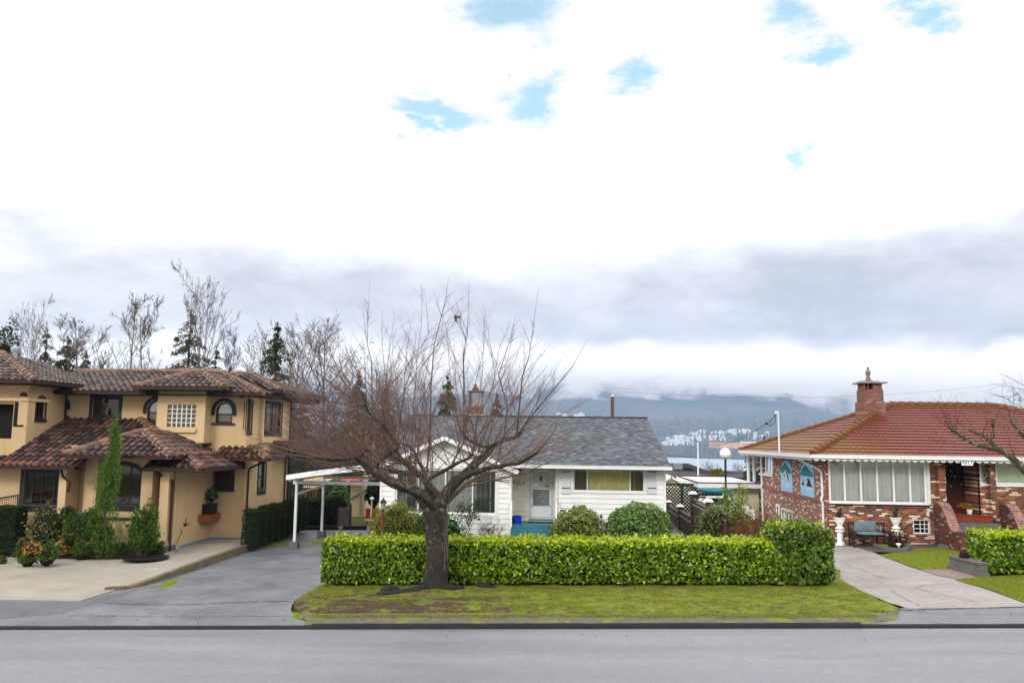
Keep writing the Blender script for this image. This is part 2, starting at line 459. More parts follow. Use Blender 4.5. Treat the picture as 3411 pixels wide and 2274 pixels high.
def tile_roof(tiles, pans, plugs, poly, cw=0.29, ch=0.42, r0=0.115, rnd=None):
    """poly[0]->poly[1] is the eave; barrel tiles laid course by course"""
    rnd = rnd or random.Random(5)
    O, e, s_, n = frame3(poly)
    p2 = [((Vector(p)-O).dot(e), (Vector(p)-O).dot(s_)) for p in poly]
    u0, u1 = min(p[0] for p in p2), max(p[0] for p in p2); v1 = max(p[1] for p in p2)
    pans.prism([Vector(p)-n*0.05 for p in poly], n*0.045)
    nc = int((u1-u0)/cw); seg = 5
    for i in range(nc+1):
        uc = u0+cw*(i+0.5)
        for k in range(int(v1/ch)+1):
            vc = ch*(k+0.4)
            if not inpoly(uc, vc, p2): continue
            j = rnd.uniform(-0.012, 0.012); L0 = ch*k-0.03+rnd.uniform(-.012, .012); L1 = L0+ch+0.07
            ra, rb = r0*rnd.uniform(0.95, 1.05), r0*0.8
            vs = []
            for (vv, rr, lift) in ((L0, ra, 0.028), (L1, rb, 0.0)):
                for t in range(seg+1):
                    th = math.pi*t/seg
                    vs.append(O+e*(uc+j+rr*math.cos(th))+s_*vv+n*(lift+rr*0.85*math.sin(th)))
            fs = [(t, t+1, seg+2+t, seg+1+t) for t in range(seg)]
            tiles.add(vs, fs)
            # thickness lip at the lower end
            c0 = [O+e*(uc+j+(ra-0.02)*math.cos(math.pi*t/seg))+s_*(L0+0.004)+n*(0.024+(ra-0.02)*0.85*math.sin(math.pi*t/seg)) for t in range(seg+1)]
            tiles.add(vs[:seg+1]+c0, [(t+1, t, seg+1+t, seg+2+t) for t in range(seg)])
            if k == 0 and abs(e.x) > .9:
                # pan tile mouth between the covers, seen at the eave
                a = O+e*(uc+cw/2)+s_*(-0.035)
                ps = [a+e*(cw*0.42*math.cos(math.pi*t/6))+n*(0.0+0.075*math.sin(math.pi*t/6)) for t in range(7)]
                plugs.prism(ps, s_*0.04)
def caps(mb, mortar, a, b, r=0.14, step=0.40, up=Vector((0, 0, 1)), rnd=None):
    a = Vector(a); b = Vector(b); d = (b-a); L = d.length; d.normalize()
    if d.z < 0: a, b = b, a; d = -d
    sd_ = d.cross(up).normalized(); n = sd_.cross(d).normalized(); k = 0; seg = 6
    N = max(1, int(L/step)); step = L/N
    for k in range(N):
        p0 = a+d*(k*step-0.03); p1 = a+d*((k+1)*step+0.05)
        vs = []
        for (p, rr, l) in ((p0, r, 0.03), (p1, r*0.82, 0.0)):
            for t in range(seg+1):
                th = math.pi*t/seg
                vs.append(p+sd_*rr*math.cos(th)+n*(l+0.04+rr*0.9*math.sin(th)))
        mb.add(vs, [(t, t+1, seg+2+t, seg+1+t) for t in range(seg)])
        mb.add([p0+n*0.03]+vs[:seg+1], [(0, i+1, i+2) for i in range(seg)])
    if mortar is not None: mortar.bar(a-n*0.02, b-n*0.02, r*2.5, 0.11)
def wavy_roof(mb, poly, step=0.385, cw=0.075, wl=0.24, amp=0.022, lift=0.045):
    O, e, s_, n = frame3(poly)
    p2 = [((Vector(p)-O).dot(e), (Vector(p)-O).dot(s_)) for p in poly]
    u0, u1 = min(p[0] for p in p2), max(p[0] for p in p2); v1 = max(p[1] for p in p2)
    mb.prism([Vector(p)-n*0.06 for p in poly], n*0.05)
    nc = int((u1-u0)/cw)
    wv = lambda u: amp*(0.5+0.5*math.sin(2*math.pi*u/wl))**0.7
    for k in range(int(v1/step)+1):
        va, vb = k*step, min((k+1)*step, v1)
        for i in range(nc):
            ua = u0+i*cw; ub = ua+cw
            if not inpoly((ua+ub)/2, (va+vb)/2, p2): continue
            A = O+e*ua+s_*va+n*(lift+wv(ua)); B = O+e*ub+s_*va+n*(lift+wv(ub))
            C = O+e*ub+s_*(vb+.01)+n*(0.006+wv(ub)); D_ = O+e*ua+s_*(vb+.01)+n*(0.006+wv(ua))
            mb.quad(A, B, C, D_)
            mb.quad(A-n*(lift-.002), B-n*(lift-.002), B, A)
def gutter(mb, a, b, h=0.12, w_=0.11):
    a = Vector(a); b = Vector(b); mb.bar(a, b, w_, h)
    mb.bar(a+Vector((0, 0, h*0.42)), b+Vector((0, 0, h*0.42)), w_+0.03, 0.02)
def text_part(name, s, size, loc, face, mat, parent, depth=0.01, align='CENTER', spacing=1.0):
    cu = bpy.data.curves.new('tmp', 'FONT'); cu.body = s; cu.size = size; cu.extrude = depth; cu.align_x = align; cu.align_y = 'CENTER'
    cu.space_character = spacing
    t = bpy.data.objects.new('tmp', cu); COL.objects.link(t)
    dg = bpy.context.evaluated_depsgraph_get()
    me = bpy.data.meshes.new_from_object(t.evaluated_get(dg)); bpy.data.objects.remove(t)
    me.transform(Matrix.Rotation(rad(90), 4, 'X') if face == 'F' else Matrix.Rotation(rad(90), 4, 'X'))
    me.name = name; me.materials.clear(); me.materials.append(mat)
    o = bpy.data.objects.new(name, me); COL.objects.link(o)
    if parent: o.parent = parent; o.location = Vector(loc)-wloc(parent)
    else: o.location = loc
    return o

# ------------------------------------------------------------------ leaf and twig helpers
rng = np.random.default_rng(11)
def leaves(pts, size, out=None, bias=0.6, aspect=0.5, jit=0.25, fold=0.0, droop=0.0, r=None):
    """diamond leaves at pts; out = preferred normals"""
    r = r or rng
    pts = np.asarray(pts, float); N = len(pts)
    nrm = r.normal(size=(N, 3)); nrm /= np.linalg.norm(nrm, axis=1)[:, None]
    if out is not None: nrm = nrm*(1-bias)+np.asarray(out)*bias
    nrm /= np.linalg.norm(nrm, axis=1)[:, None]+1e-9
    t = r.normal(size=(N, 3)); t[:, 2] += droop
    t -= nrm*np.sum(t*nrm, axis=1)[:, None]; t /= np.linalg.norm(t, axis=1)[:, None]+1e-9
    b = np.cross(nrm, t)
    s = size*(1+jit*r.normal(size=N)).clip(0.4, 1.8)
    L = (s/2)[:, None]; W = (s*aspect/2)[:, None]
    v = np.stack([pts-t*L, pts-t*L*0.35+b*W+nrm*W*0.3, pts+t*L*0.35+b*W*0.9+nrm*W*0.3, pts+t*L, pts+t*L*0.35-b*W*0.9+nrm*W*0.3, pts-t*L*0.35-b*W+nrm*W*0.3], axis=1)
    return v
def ell_pts(n, c, rx, ry, rz, inner=0.55, seed=0, lump=0.18, flatb=0.35, lf=2.0):
    r = np.random.default_rng(seed); P_, O_ = [], []
    while len(P_) < n:
        d = r.normal(size=3); d /= np.linalg.norm(d)
        if d[2] < -flatb: d[2] = -flatb*r.random()
        k = 1+lump*2*(mnoise.noise(Vector(d)*lf+Vector((seed*3.1, 0, 0))))+lump*0.8*mnoise.noise(Vector(d)*lf*2.7+Vector((seed, 5, 0)))
        rad_ = (inner+(1-inner)*r.random()**0.5)*k
        P_.append((c[0]+d[0]*rx*rad_, c[1]+d[1]*ry*rad_, c[2]+d[2]*rz*rad_)); O_.append(d)
    return np.array(P_), np.array(O_)
def shrub(name, label, cat, c, rx, ry, rz, mat, n=1500, size=0.07, seed=1, group=None, lump=0.2, inner=0.5, stems=True, core=True, aspect=0.5, bias=0.45, baseZ=None, lf=2.0, droop=0.0, thing_=None):
    """c = centre of the crown; stands on baseZ"""
    bz = baseZ if baseZ is not None else c[2]-rz
    t = thing_ or thing(name, label, cat, (c[0], c[1], bz), group)
    p, o = ell_pts(n, c, rx, ry, rz, inner, seed, lump, lf=lf)
    soup('foliage', leaves(p, size, o, bias, aspect, droop=droop), 6, M[mat] if isinstance(mat, str) else mat, t)
    mb = MB(); rr = random.Random(seed)
    for k in range(9):
        a = rr.uniform(0, 6.28); q = rr.uniform(0.3, 0.85)
        e = Vector((c[0]+rx*q*math.cos(a), c[1]+ry*q*math.sin(a), c[2]+rz*rr.uniform(-0.1, 0.7)))
        b = Vector((c[0]+rx*.12*math.cos(a), c[1]+ry*.12*math.sin(a), bz-0.03))
        mb.tube([b, b.lerp(e, 0.5)+Vector((0, 0, 0.1*rz)), e], [0.022, 0.014, 0.006], 5)
    mb.build('stem', M['bark_twig'], t)
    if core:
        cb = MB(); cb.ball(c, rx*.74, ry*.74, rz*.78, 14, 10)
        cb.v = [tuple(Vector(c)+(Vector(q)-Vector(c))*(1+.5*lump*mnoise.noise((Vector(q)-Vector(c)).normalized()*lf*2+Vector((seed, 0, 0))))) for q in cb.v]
        cb.build('shade_core', M['hedge_core'], t)  # solid dark core, no branches: shade between the leaves as colour
    return t

# ------------------------------------------------------------------ palette
M = {}
M['white_paint'] = pmat('white_paint', (0.80, 0.80, 0.79), (0.74, 0.74, 0.73), 4, 0.45, 0.05)
M['white_siding'] = pmat('white_siding', (0.84, 0.835, 0.81), (0.76, 0.755, 0.73), 1.5, 0.55, 0.08, 30)
M['cream_siding'] = pmat('cream_siding', (0.74, 0.71, 0.60), (0.68, 0.66, 0.56), 1.5, 0.55, 0.08, 30)
M['grey_paint'] = pmat('grey_paint', (0.55, 0.58, 0.56), (0.48, 0.50, 0.49), 5, 0.5, 0.05)
M['lightgrey_paint'] = pmat('lightgrey_paint', (0.717, 0.739, 0.739), (0.627, 0.650, 0.650), 5, 0.5, 0.05)
M['stucco'] = pmat('stucco', (0.581, 0.414, 0.238), (0.528, 0.370, 0.216), 0.9, 0.9, 0.5, 60, bdist=0.01)
M['stucco_light'] = pmat('stucco_light', (0.648, 0.477, 0.288), (0.594, 0.432, 0.261), 0.9, 0.9, 0.5, 60, bdist=0.01)
def stuccomat(name, a, b_):
    m, g, b = newmat(name); v = g.wpos()
    col = g.mix(g.mapr(g.noise(v, .8, 5, .6), .3, .7), a, b_)
    col = g.mix(g.mapr(g.noise(g.vm('MULTIPLY', v, (1, 1, .12)), 2.6, 6, .7), .52, .72, 0, .35), col, tuple(x*.62 for x in a))
    col = g.mix(g.mapr(g.noise(v, 22, 4, .7), .4, .7, 0, .22), col, tuple(x*.7 for x in a))
    g.L.new(col, b.inputs['Base Color']); b.inputs['Roughness'].default_value = .95; b.inputs['Specular IOR Level'].default_value = .12
    bumpto(g, b, g.m('ADD', g.noise(v, 34, 4, .7), g.m('MULTIPLY', g.noise(v, 9, 3), .5)), .7, .02); return m
M['stucco'] = stuccomat('stucco', (0.64, 0.475, 0.28), (0.58, 0.43, 0.255)); M['stucco_light'] = stuccomat('stucco_light', (0.70, 0.53, 0.32), (0.64, 0.48, 0.295))
M['dark_trim'] = pmat('dark_trim', (0.040, 0.042, 0.048), (0.028, 0.03, 0.034), 6, 0.5, 0.05)
M['brown_metal'] = pmat('brown_metal', (0.045, 0.020, 0.015), (0.031, 0.014, 0.012), 4, 0.5, 0.0, spec=0.3)
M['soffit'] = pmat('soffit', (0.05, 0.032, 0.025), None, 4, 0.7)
M['mortar'] = pmat('mortar', (0.34, 0.27, 0.22), (0.22, 0.18, 0.14), 8, 0.95, 0.5, 40)
M['pan'] = pmat('pan', (0.045, 0.026, 0.022), (0.07, 0.035, 0.025), 6, 0.6)
M['plug'] = pmat('plug', (0.42, 0.095, 0.025), (0.30, 0.07, 0.022), 8, 0.8)
def tilemat(name, stops):
    m, g, b = newmat(name)
    f = g.island(); col = g.ramp(f, stops, 'LINEAR')
    n = g.noise(g.wpos(), 9, 5, 0.65)
    col = g.mix(g.mapr(n, 0.5, 0.75, 0, 0.6), col, (0.06, 0.05, 0.045))
    g.L.new(col, b.inputs['Base Color']); b.inputs['Roughness'].default_value = 0.55
    b.inputs['Specular IOR Level'].default_value = 0.25
    bumpto(g, b, g.noise(g.wpos(), 50, 3), 0.2, 0.01)
    return m
M['tile'] = tilemat('tile', [(0, (0.039, 0.028, 0.024)), (0.35, (0.086, 0.053, 0.043)), (0.6, (0.146, 0.103, 0.082)), (0.8, (0.116, 0.095, 0.082)), (1, (0.215, 0.112, 0.069))])
M['tile_lower'] = tilemat('tile_lower', [(0, (0.033, 0.022, 0.019)), (0.4, (0.069, 0.039, 0.032)), (0.7, (0.120, 0.073, 0.056)), (0.9, (0.163, 0.095, 0.069)), (1, (0.241, 0.103, 0.060))])
M['captile'] = tilemat('captile', [(0, (0.136, 0.085, 0.060)), (0.5, (0.221, 0.128, 0.085)), (1, (0.272, 0.153, 0.098))]) #'captile', [(0, (0.136, 0.075, 0.051)), (0.5, (0.224, 0.116, 0.071)), (1, (0.286, 0.143, 0.082))])
BR = [(0, (0.389, 0.118, 0.059)), (0.22, (0.283, 0.083, 0.053)), (0.40, (0.177, 0.065, 0.053)), (0.54, (0.472, 0.189, 0.094)), (0.66, (0.083, 0.059, 0.059)), (0.76, (0.920, 0.755, 0.566)), (0.90, (0.425, 0.236, 0.153))]
M['brick_front'] = brickmat('brick_front', 'x', 0.235, 0.078, BR, (0.30, 0.22, 0.17), 0.03, 0.09)
M['brick_side'] = brickmat('brick_side', 'y', 0.235, 0.078, [(0, (0.415, 0.183, 0.134)), (0.25, (0.342, 0.146, 0.110)), (0.45, (0.293, 0.146, 0.122)), (0.62, (0.488, 0.244, 0.171)), (0.74, (0.134, 0.098, 0.098)), (0.84, (0.854, 0.756, 0.634))], (0.488, 0.354, 0.293), 0.03, 0.10)
M['brick_stair'] = brickmat('brick_stair', 'y', 0.235, 0.078, [(0, (0.20, 0.06, 0.045)), (0.3, (0.14, 0.045, 0.038)), (0.6, (0.24, 0.08, 0.05)), (0.8, (0.08, 0.045, 0.04)), (0.92, (0.45, 0.34, 0.26))], (0.16, 0.12, 0.10), 0.03, 0.09)
M['brick_cap'] = brickmat('brick_cap', 'x', 0.12, 0.09, [(0, (0.36, 0.16, 0.12)), (0.4, (0.28, 0.12, 0.10)), (0.7, (0.42, 0.22, 0.17)), (0.9, (0.14, 0.10, 0.10))], (0.36, 0.28, 0.25), 0.05, 0.08)
M['brick_chimney'] = brickmat('brick_chimney', 'x', 0.235, 0.078, [(0, (0.312, 0.133, 0.094)), (0.3, (0.250, 0.101, 0.078)), (0.6, (0.374, 0.172, 0.125)), (0.8, (0.140, 0.101, 0.094)), (0.88, (0.390, 0.281, 0.218))], (0.281, 0.187, 0.156), 0.03, 0.09)
M['shingle'] = brickmat('shingle', 'x', 0.21, 0.13, [(0, (0.097, 0.112, 0.132)), (0.25, (0.138, 0.155, 0.173)), (0.5, (0.074, 0.086, 0.103)), (0.68, (0.178, 0.196, 0.207)), (0.84, (0.230, 0.247, 0.247)), (0.93, (0.115, 0.115, 0.138))], bump=0.7, vscale=3.5, randoff=True, stain=0.25, mortar_on=False)
def redroof():
    m, g, b = newmat('red_tile'); v = g.wpos()
    x, y, z = g.sep(v)
    n = g.noise(v, 6, 6, 0.65)
    col = g.mix(g.mapr(n, 0.3, 0.7), (0.195, 0.052, 0.030), (0.14, 0.040, 0.026))
    n2_ = g.noise(v, 0.9, 5, 0.7)
    edge = g.mapr(x, 10.2, 15.0, 0.36, 0.0, True)         # moss is thicker on the west slope
    eav = g.mapr(z, 3.9, 4.9, 0.10, 0.0)
    mo = g.mapr(g.m('ADD', g.m('ADD', n2_, edge), eav), 0.60, 0.86, 0, 0.8, True)
    col = g.mix(mo, col, (0.19, 0.095, 0.022))
    g.L.new(col, b.inputs['Base Color']); b.inputs['Roughness'].default_value = 0.5; b.inputs['Specular IOR Level'].default_value = 0.22
    bumpto(g, b, g.noise(v, 40, 4), 0.25, 0.01)
    return m
M['red_tile'] = redroof()
M['redcap'] = pmat('redcap', (0.20, 0.055, 0.025), (0.17, 0.10, 0.014), 2.2, 0.6, 0.3, 30, lo=0.4, hi=0.6) #pmat('redcap', (0.195, 0.053, 0.022), (0.210, 0.128, 0.015), 2.2, 0.6, 0.3, 30, lo=0.4, hi=0.6)
M['concrete'] = pmat('concrete', (0.36, 0.34, 0.31), (0.27, 0.255, 0.235), 2.5, 0.85, 0.25, 40)
M['concrete_dark'] = pmat('concrete_dark', (0.20, 0.19, 0.17), (0.13, 0.13, 0.115), 2.5, 0.85, 0.3, 40)
M['blue_paint'] = pmat('blue_paint', (0.075, 0.24, 0.29), (0.055, 0.19, 0.24), 3, 0.5, 0.1, 30)
M['blue_bin'] = pmat('blue_bin', (0.004, 0.06, 0.60), (0.004, 0.045, 0.5), 6, 0.35)
M['maroon'] = pmat('maroon', (0.06, 0.015, 0.04), None, 6, 0.5)
M['black'] = pmat('black', (0.012, 0.012, 0.013), (0.02, 0.02, 0.02), 6, 0.5)
M['iron'] = pmat('iron', (0.02, 0.021, 0.025), (0.035, 0.03, 0.03), 9, 0.45, 0.1)
M['green_iron'] = pmat('green_iron', (0.012, 0.05, 0.045), (0.01, 0.04, 0.038), 9, 0.4)
M['glass'] = glassmat('glass', (0.90, 0.92, 0.91), 0.07)
M['glass_dark'] = glassmat('glass_dark', (0.35, 0.33, 0.30), 0.03)
M['curtain_grey'] = pmat('curtain_grey', (0.62, 0.64, 0.62), (0.50, 0.52, 0.51), 3, 0.9)
M['curtain_darkgrey'] = pmat('curtain_darkgrey', (0.17, 0.18, 0.18), (0.12, 0.13, 0.13), 3, 0.9)
M['curtain_pale'] = pmat('curtain_pale', (0.78, 0.79, 0.75), (0.66, 0.67, 0.64), 2, 0.9)
M['curtain_gold'] = pmat('curtain_gold', (0.80, 0.72, 0.36), (0.64, 0.56, 0.26), 3, 0.9)
M['curtain_olive'] = pmat('curtain_olive', (0.17, 0.14, 0.065), (0.12, 0.095, 0.045), 3, 0.9)
M['blind_brown'] = pmat('blind_brown', (0.22, 0.065, 0.018), (0.14, 0.04, 0.012), 3, 0.8)
M['blind_tan'] = pmat('blind_tan', (0.30, 0.20, 0.12), (0.24, 0.15, 0.09), 3, 0.8)
M['blind_white'] = pmat('blind_white', (0.80, 0.86, 0.82), (0.74, 0.80, 0.76), 3, 0.8)
M['blind_cream'] = pmat('blind_cream', (0.80, 0.84, 0.62), (0.74, 0.78, 0.58), 3, 0.8)
M['interior'] = pmat('interior', (0.02, 0.018, 0.015), None, 3, 0.9)  # near-black stands in for unlit rooms, on backing planes and some curtain sheets
M['glassblock'] = pmat('glassblock', (0.16, 0.12, 0.055), (0.09, 0.09, 0.055), 5, 0.15, 0.5, 14, coat=0.6)
M['door_wood'] = pmat('door_wood', (0.11, 0.033, 0.018), (0.075, 0.022, 0.014), 5, 0.5, 0.15, 40)
M['terracotta'] = pmat('terracotta', (0.30, 0.07, 0.025), (0.2, 0.045, 0.02), 4, 0.6, 0.1)
M['wood_orange'] = pmat('wood_orange', (0.33, 0.10, 0.025), (0.25, 0.07, 0.02), 7, 0.55, 0.2, 30)
M['orange_fence'] = pmat('orange_fence', (0.50, 0.085, 0.012), (0.40, 0.06, 0.01), 5, 0.6)
M['wood_grey'] = pmat('wood_grey', (0.17, 0.13, 0.10), (0.10, 0.08, 0.065), 4, 0.85, 0.4, 40)
M['wood_brown'] = pmat('wood_brown', (0.10, 0.055, 0.045), (0.065, 0.04, 0.033), 4, 0.8, 0.3, 40)
M['pole_wood'] = pmat('pole_wood', (0.19, 0.12, 0.05), (0.12, 0.075, 0.035), 2, 0.9, 0.4, 20)
M['post_brown'] = pmat('post_brown', (0.22, 0.085, 0.05), (0.17, 0.065, 0.04), 4, 0.55, 0.1)
M['galv'] = pmat('galv', (0.45, 0.47, 0.50), (0.36, 0.37, 0.40), 5, 0.35, metal=0.7)
M['milk'] = pmat('milk', (0.86, 0.85, 0.83), (0.82, 0.81, 0.79), 2, 0.3)
M['lampglass'] = pmat('lampglass', (0.45, 0.46, 0.36), (0.36, 0.38, 0.30), 4, 0.25)
M['cushion'] = pmat('cushion', (0.17, 0.23, 0.25), (0.13, 0.18, 0.20), 4, 0.9, 0.2)
M['dark_roof'] = pmat('dark_roof', (0.055, 0.052, 0.055), (0.075, 0.07, 0.072), 8, 0.85, 0.4, 30)
M['membrane'] = pmat('membrane', (0.55, 0.50, 0.53), (0.70, 0.68, 0.70), 0.5, 0.35, 0.05)
M['lattice_green'] = pmat('lattice_green', (0.02, 0.055, 0.04), None, 5, 0.6)
M['wall_cream'] = pmat('wall_cream', (0.62, 0.56, 0.42), (0.56, 0.50, 0.38), 2, 0.8)
# vegetation
M['bark_twig'] = pmat('bark_twig', (0.10, 0.065, 0.05), (0.06, 0.04, 0.03), 9, 0.9)
M['laurel'] = leafmat('laurel', [(0, (0.032, 0.077, 0.003)), (0.35, (0.103, 0.199, 0.007)), (0.7, (0.220, 0.347, 0.010)), (1, (0.426, 0.541, 0.026))], 0.32, 0.22, 0.5)
M['laurel_top'] = leafmat('laurel_top', [(0, (0.165, 0.286, 0.007)), (0.4, (0.330, 0.451, 0.011)), (0.75, (0.528, 0.594, 0.013)), (1, (0.682, 0.660, 0.044))], 0.35, 0.3, 0.5)
M['laurel_end'] = leafmat('laurel_end', [(0, (0.025, 0.065, 0.006)), (0.4, (0.075, 0.155, 0.010)), (0.75, (0.15, 0.25, 0.015)), (0.95, (0.25, 0.35, 0.03)), (1, (0.45, 0.28, 0.04))], 0.35, 0.22, 0.5)
M['hedge_core'] = pmat('hedge_core', (0.012, 0.022, 0.004), (0.02, 0.018, 0.008), 8, 0.95)  # near-black for the shade deep inside foliage
M['cedar'] = leafmat('cedar', [(0, (0.012, 0.03, 0.010)), (0.5, (0.022, 0.048, 0.014)), (1, (0.04, 0.072, 0.02))], 0.8, 0.1, 0.15)
M['boxwood'] = leafmat('boxwood', [(0, (0.025, 0.045, 0.008)), (0.5, (0.05, 0.075, 0.012)), (1, (0.09, 0.11, 0.02))], 0.7, 0.1, 0.2)
M['yellow_green'] = leafmat('yellow_green', [(0, (0.084, 0.120, 0.007)), (0.5, (0.168, 0.192, 0.010)), (1, (0.336, 0.288, 0.014))], 0.6, 0.2, 0.3)
M['rhodo'] = leafmat('rhodo', [(0, (0.056, 0.140, 0.026)), (0.5, (0.122, 0.235, 0.041)), (0.85, (0.225, 0.338, 0.066)), (1, (0.375, 0.319, 0.094))], 0.4, 0.18, 0.5)
M['rhodo_yellow'] = leafmat('rhodo_yellow', [(0, (0.090, 0.144, 0.022)), (0.5, (0.198, 0.252, 0.040)), (0.85, (0.324, 0.342, 0.064)), (1, (0.468, 0.288, 0.072))], 0.4, 0.18, 0.5)
M['camellia'] = leafmat('camellia', [(0, (0.031, 0.085, 0.020)), (0.6, (0.060, 0.170, 0.037)), (1, (0.119, 0.255, 0.051))], 0.4, 0.15, 0.5)
M['fresh_green'] = leafmat('fresh_green', [(0, (0.023, 0.063, 0.007)), (0.5, (0.046, 0.115, 0.009)), (1, (0.138, 0.230, 0.014))], 0.6, 0.2, 0.25)
M['olive_green'] = leafmat('olive_green', [(0, (0.065, 0.098, 0.026)), (0.5, (0.130, 0.169, 0.046)), (1, (0.234, 0.247, 0.078))], 0.6, 0.2, 0.3)
M['spindly'] = leafmat('spindly', [(0, (0.075, 0.135, 0.018)), (0.5, (0.150, 0.240, 0.030)), (1, (0.360, 0.405, 0.075))], 0.55, 0.2, 0.3)
M['rust_leaf'] = leafmat('rust_leaf', [(0, (0.130, 0.039, 0.019)), (0.6, (0.260, 0.072, 0.026)), (1, (0.520, 0.156, 0.026))], 0.8, 0.15, 0.2)
M['amber_leaf'] = leafmat('amber_leaf', [(0, (0.24, 0.12, 0.02)), (0.5, (0.42, 0.20, 0.03)), (1, (0.52, 0.34, 0.05))], 0.7, 0.2, 0.2)
M['variegated'] = leafmat('variegated', [(0, (0.05, 0.06, 0.012)), (0.6, (0.10, 0.12, 0.02)), (0.8, (0.34, 0.28, 0.04)), (1, (0.55, 0.42, 0.08))], 0.6, 0.2, 0.3)
M['weeping'] = leafmat('weeping', [(0, (0.05, 0.10, 0.014)), (0.5, (0.08, 0.17, 0.02)), (1, (0.15, 0.26, 0.035))], 0.7, 0.2, 0.2)
M['maroon_leaf'] = leafmat('maroon_leaf', [(0, (0.03, 0.010, 0.012)), (0.6, (0.07, 0.02, 0.022)), (1, (0.12, 0.04, 0.035))], 0.6, 0.15, 0.3)
M['rose_leaf'] = leafmat('rose_leaf', [(0, (0.02, 0.05, 0.025)), (0.7, (0.04, 0.10, 0.045)), (1, (0.12, 0.03, 0.025))], 0.6, 0.15, 0.3)
M['conifer'] = leafmat('conifer', [(0, (0.016, 0.036, 0.016)), (0.5, (0.032, 0.065, 0.024)), (1, (0.062, 0.10, 0.032))], 0.8, 0.12, 0.15)
M['conifer_pale'] = leafmat('conifer_pale', [(0, (0.04, 0.065, 0.04)), (0.5, (0.075, 0.10, 0.055)), (1, (0.12, 0.15, 0.075))], 0.8, 0.12, 0.15)
M['red_twig'] = pmat('red_twig', (0.200, 0.075, 0.070), (0.130, 0.060, 0.050), 5, 0.7)
M['brown_twig'] = pmat('brown_twig', (0.14, 0.10, 0.08), (0.09, 0.07, 0.055), 5, 0.85)
M['grey_twig'] = pmat('grey_twig', (0.19, 0.16, 0.14), (0.12, 0.10, 0.085), 5, 0.85)
def barkmat(name, base, dark, lich, moss, ms=0.62, zs=0.35, bs=1.0):
    m, g, b = newmat(name); v = g.wpos()
    vs = g.vm('MULTIPLY', v, (1, 1, zs))
    n = g.m('ADD', g.m('MULTIPLY', g.noise(vs, 14, 6, 0.65, 0.4), .6), g.m('MULTIPLY', g.noise(v, 4, 5, .7), .4))
    col = g.mix(g.mapr(n, 0.38, 0.62), dark, base)
    col = g.mix(g.mapr(g.noise(v, 7, 4, 0.7), 0.57, 0.64, 0, 0.8), col, lich)
    up_ = g.sep(g.node('ShaderNodeNewGeometry').outputs['Normal'])[2]
    mo = g.mapr(g.m('ADD', g.noise(v, 4, 4, 0.6), g.m('MULTIPLY', up_, 0.16)), ms, ms+0.1, 0, 0.85)
    col = g.mix(mo, col, moss)
    if name == 'cherry_bark': col = g.mix(g.mapr(g.m('ADD', g.sep(v)[2], g.m('MULTIPLY', g.noise(v, 5, 4, .7), .5)), .98, .62, 0, .9), col, (0.012, 0.010, 0.010))
    g.L.new(col, b.inputs['Base Color']); b.inputs['Roughness'].default_value = 0.85
    bumpto(g, b, g.m('ADD', n, g.m('MULTIPLY', g.noise(vs, 40, 4), 0.4)), bs, 0.03)
    return m
M['cherry_bark'] = barkmat('cherry_bark', (0.060, 0.037, 0.024), (0.010, 0.008, 0.006), (0.20, 0.21, 0.15), (0.055, 0.06, 0.014), .58)
M['cherry_twig'] = pmat('cherry_twig', (0.25, 0.145, 0.125), (0.17, 0.10, 0.085), 3, 0.75)
M['mossy_bark'] = barkmat('mossy_bark', (0.12, 0.10, 0.07), (0.04, 0.033, 0.025), (0.42, 0.44, 0.34), (0.10, 0.105, 0.02), 0.56)
M['pale_bark'] = barkmat('pale_bark', (0.16, 0.12, 0.095), (0.07, 0.055, 0.045), (0.25, 0.24, 0.2), (0.10, 0.10, 0.04), 0.6)
# ================================================================== GROUND
def tufts(name, label, pts, h, mat, seed=1, spread=0.02, w_=0.006):
    r = np.random.default_rng(seed); N = len(pts); p = np.asarray(pts, float)
    a = r.uniform(0, 6.283, N); lean = r.uniform(0, 0.7, N); hh = h*r.uniform(0.5, 1.3, N)
    tip = p+np.stack([np.cos(a)*lean*hh, np.sin(a)*lean*hh, hh], 1)
    sdv = np.stack([-np.sin(a), np.cos(a), np.zeros(N)], 1)*w_
    o = soup(name, np.stack([p-sdv, p+sdv, tip], 1), 3, mat); o['kind'] = 'stuff'; o['label'] = label; return o

def asphalt(name, a, b_, rough=0.5, bs=0.35, seams=0.0):
    m, g, b = newmat(name); v = g.wpos()
    col = g.mix(g.mapr(g.noise(v, 0.5, 5, 0.6), 0.35, 0.65), a, b_)
    col = g.mix(g.m('MULTIPLY', g.white(g.vm('FLOOR', g.vm('MULTIPLY', v, (90, 90, 1)))), 0.22), col, (0.32, 0.32, 0.34))
    sp = g.noise(v, 160, 2, 0.5)
    col = g.mix(g.mapr(sp, 0.62, 0.72, 0, 0.5), col, (0.07, 0.07, 0.075)); b.inputs['Specular IOR Level'].default_value = 0.4
    col = g.mix(g.mapr(g.noise(v, 1.7, 6, .72), .48, .66, 0, .4), col, (0.085, 0.088, 0.098)); col = g.mix(g.mapr(g.noise(v, 10, 3, .7), .4, .65, 0, .22), col, (0.09, 0.09, 0.10))
    g.L.new(col, b.inputs['Base Color'])
    g.L.new(g.mapr(g.noise(v, 0.8, 4, 0.6), 0.3, 0.7, rough-0.1, rough+0.12), b.inputs['Roughness'])
    bumpto(g, b, g.m('ADD', g.noise(v, 120, 3, 0.6), g.m('MULTIPLY', g.noise(v, 3, 3), 0.4)), bs, 0.006)
    return m
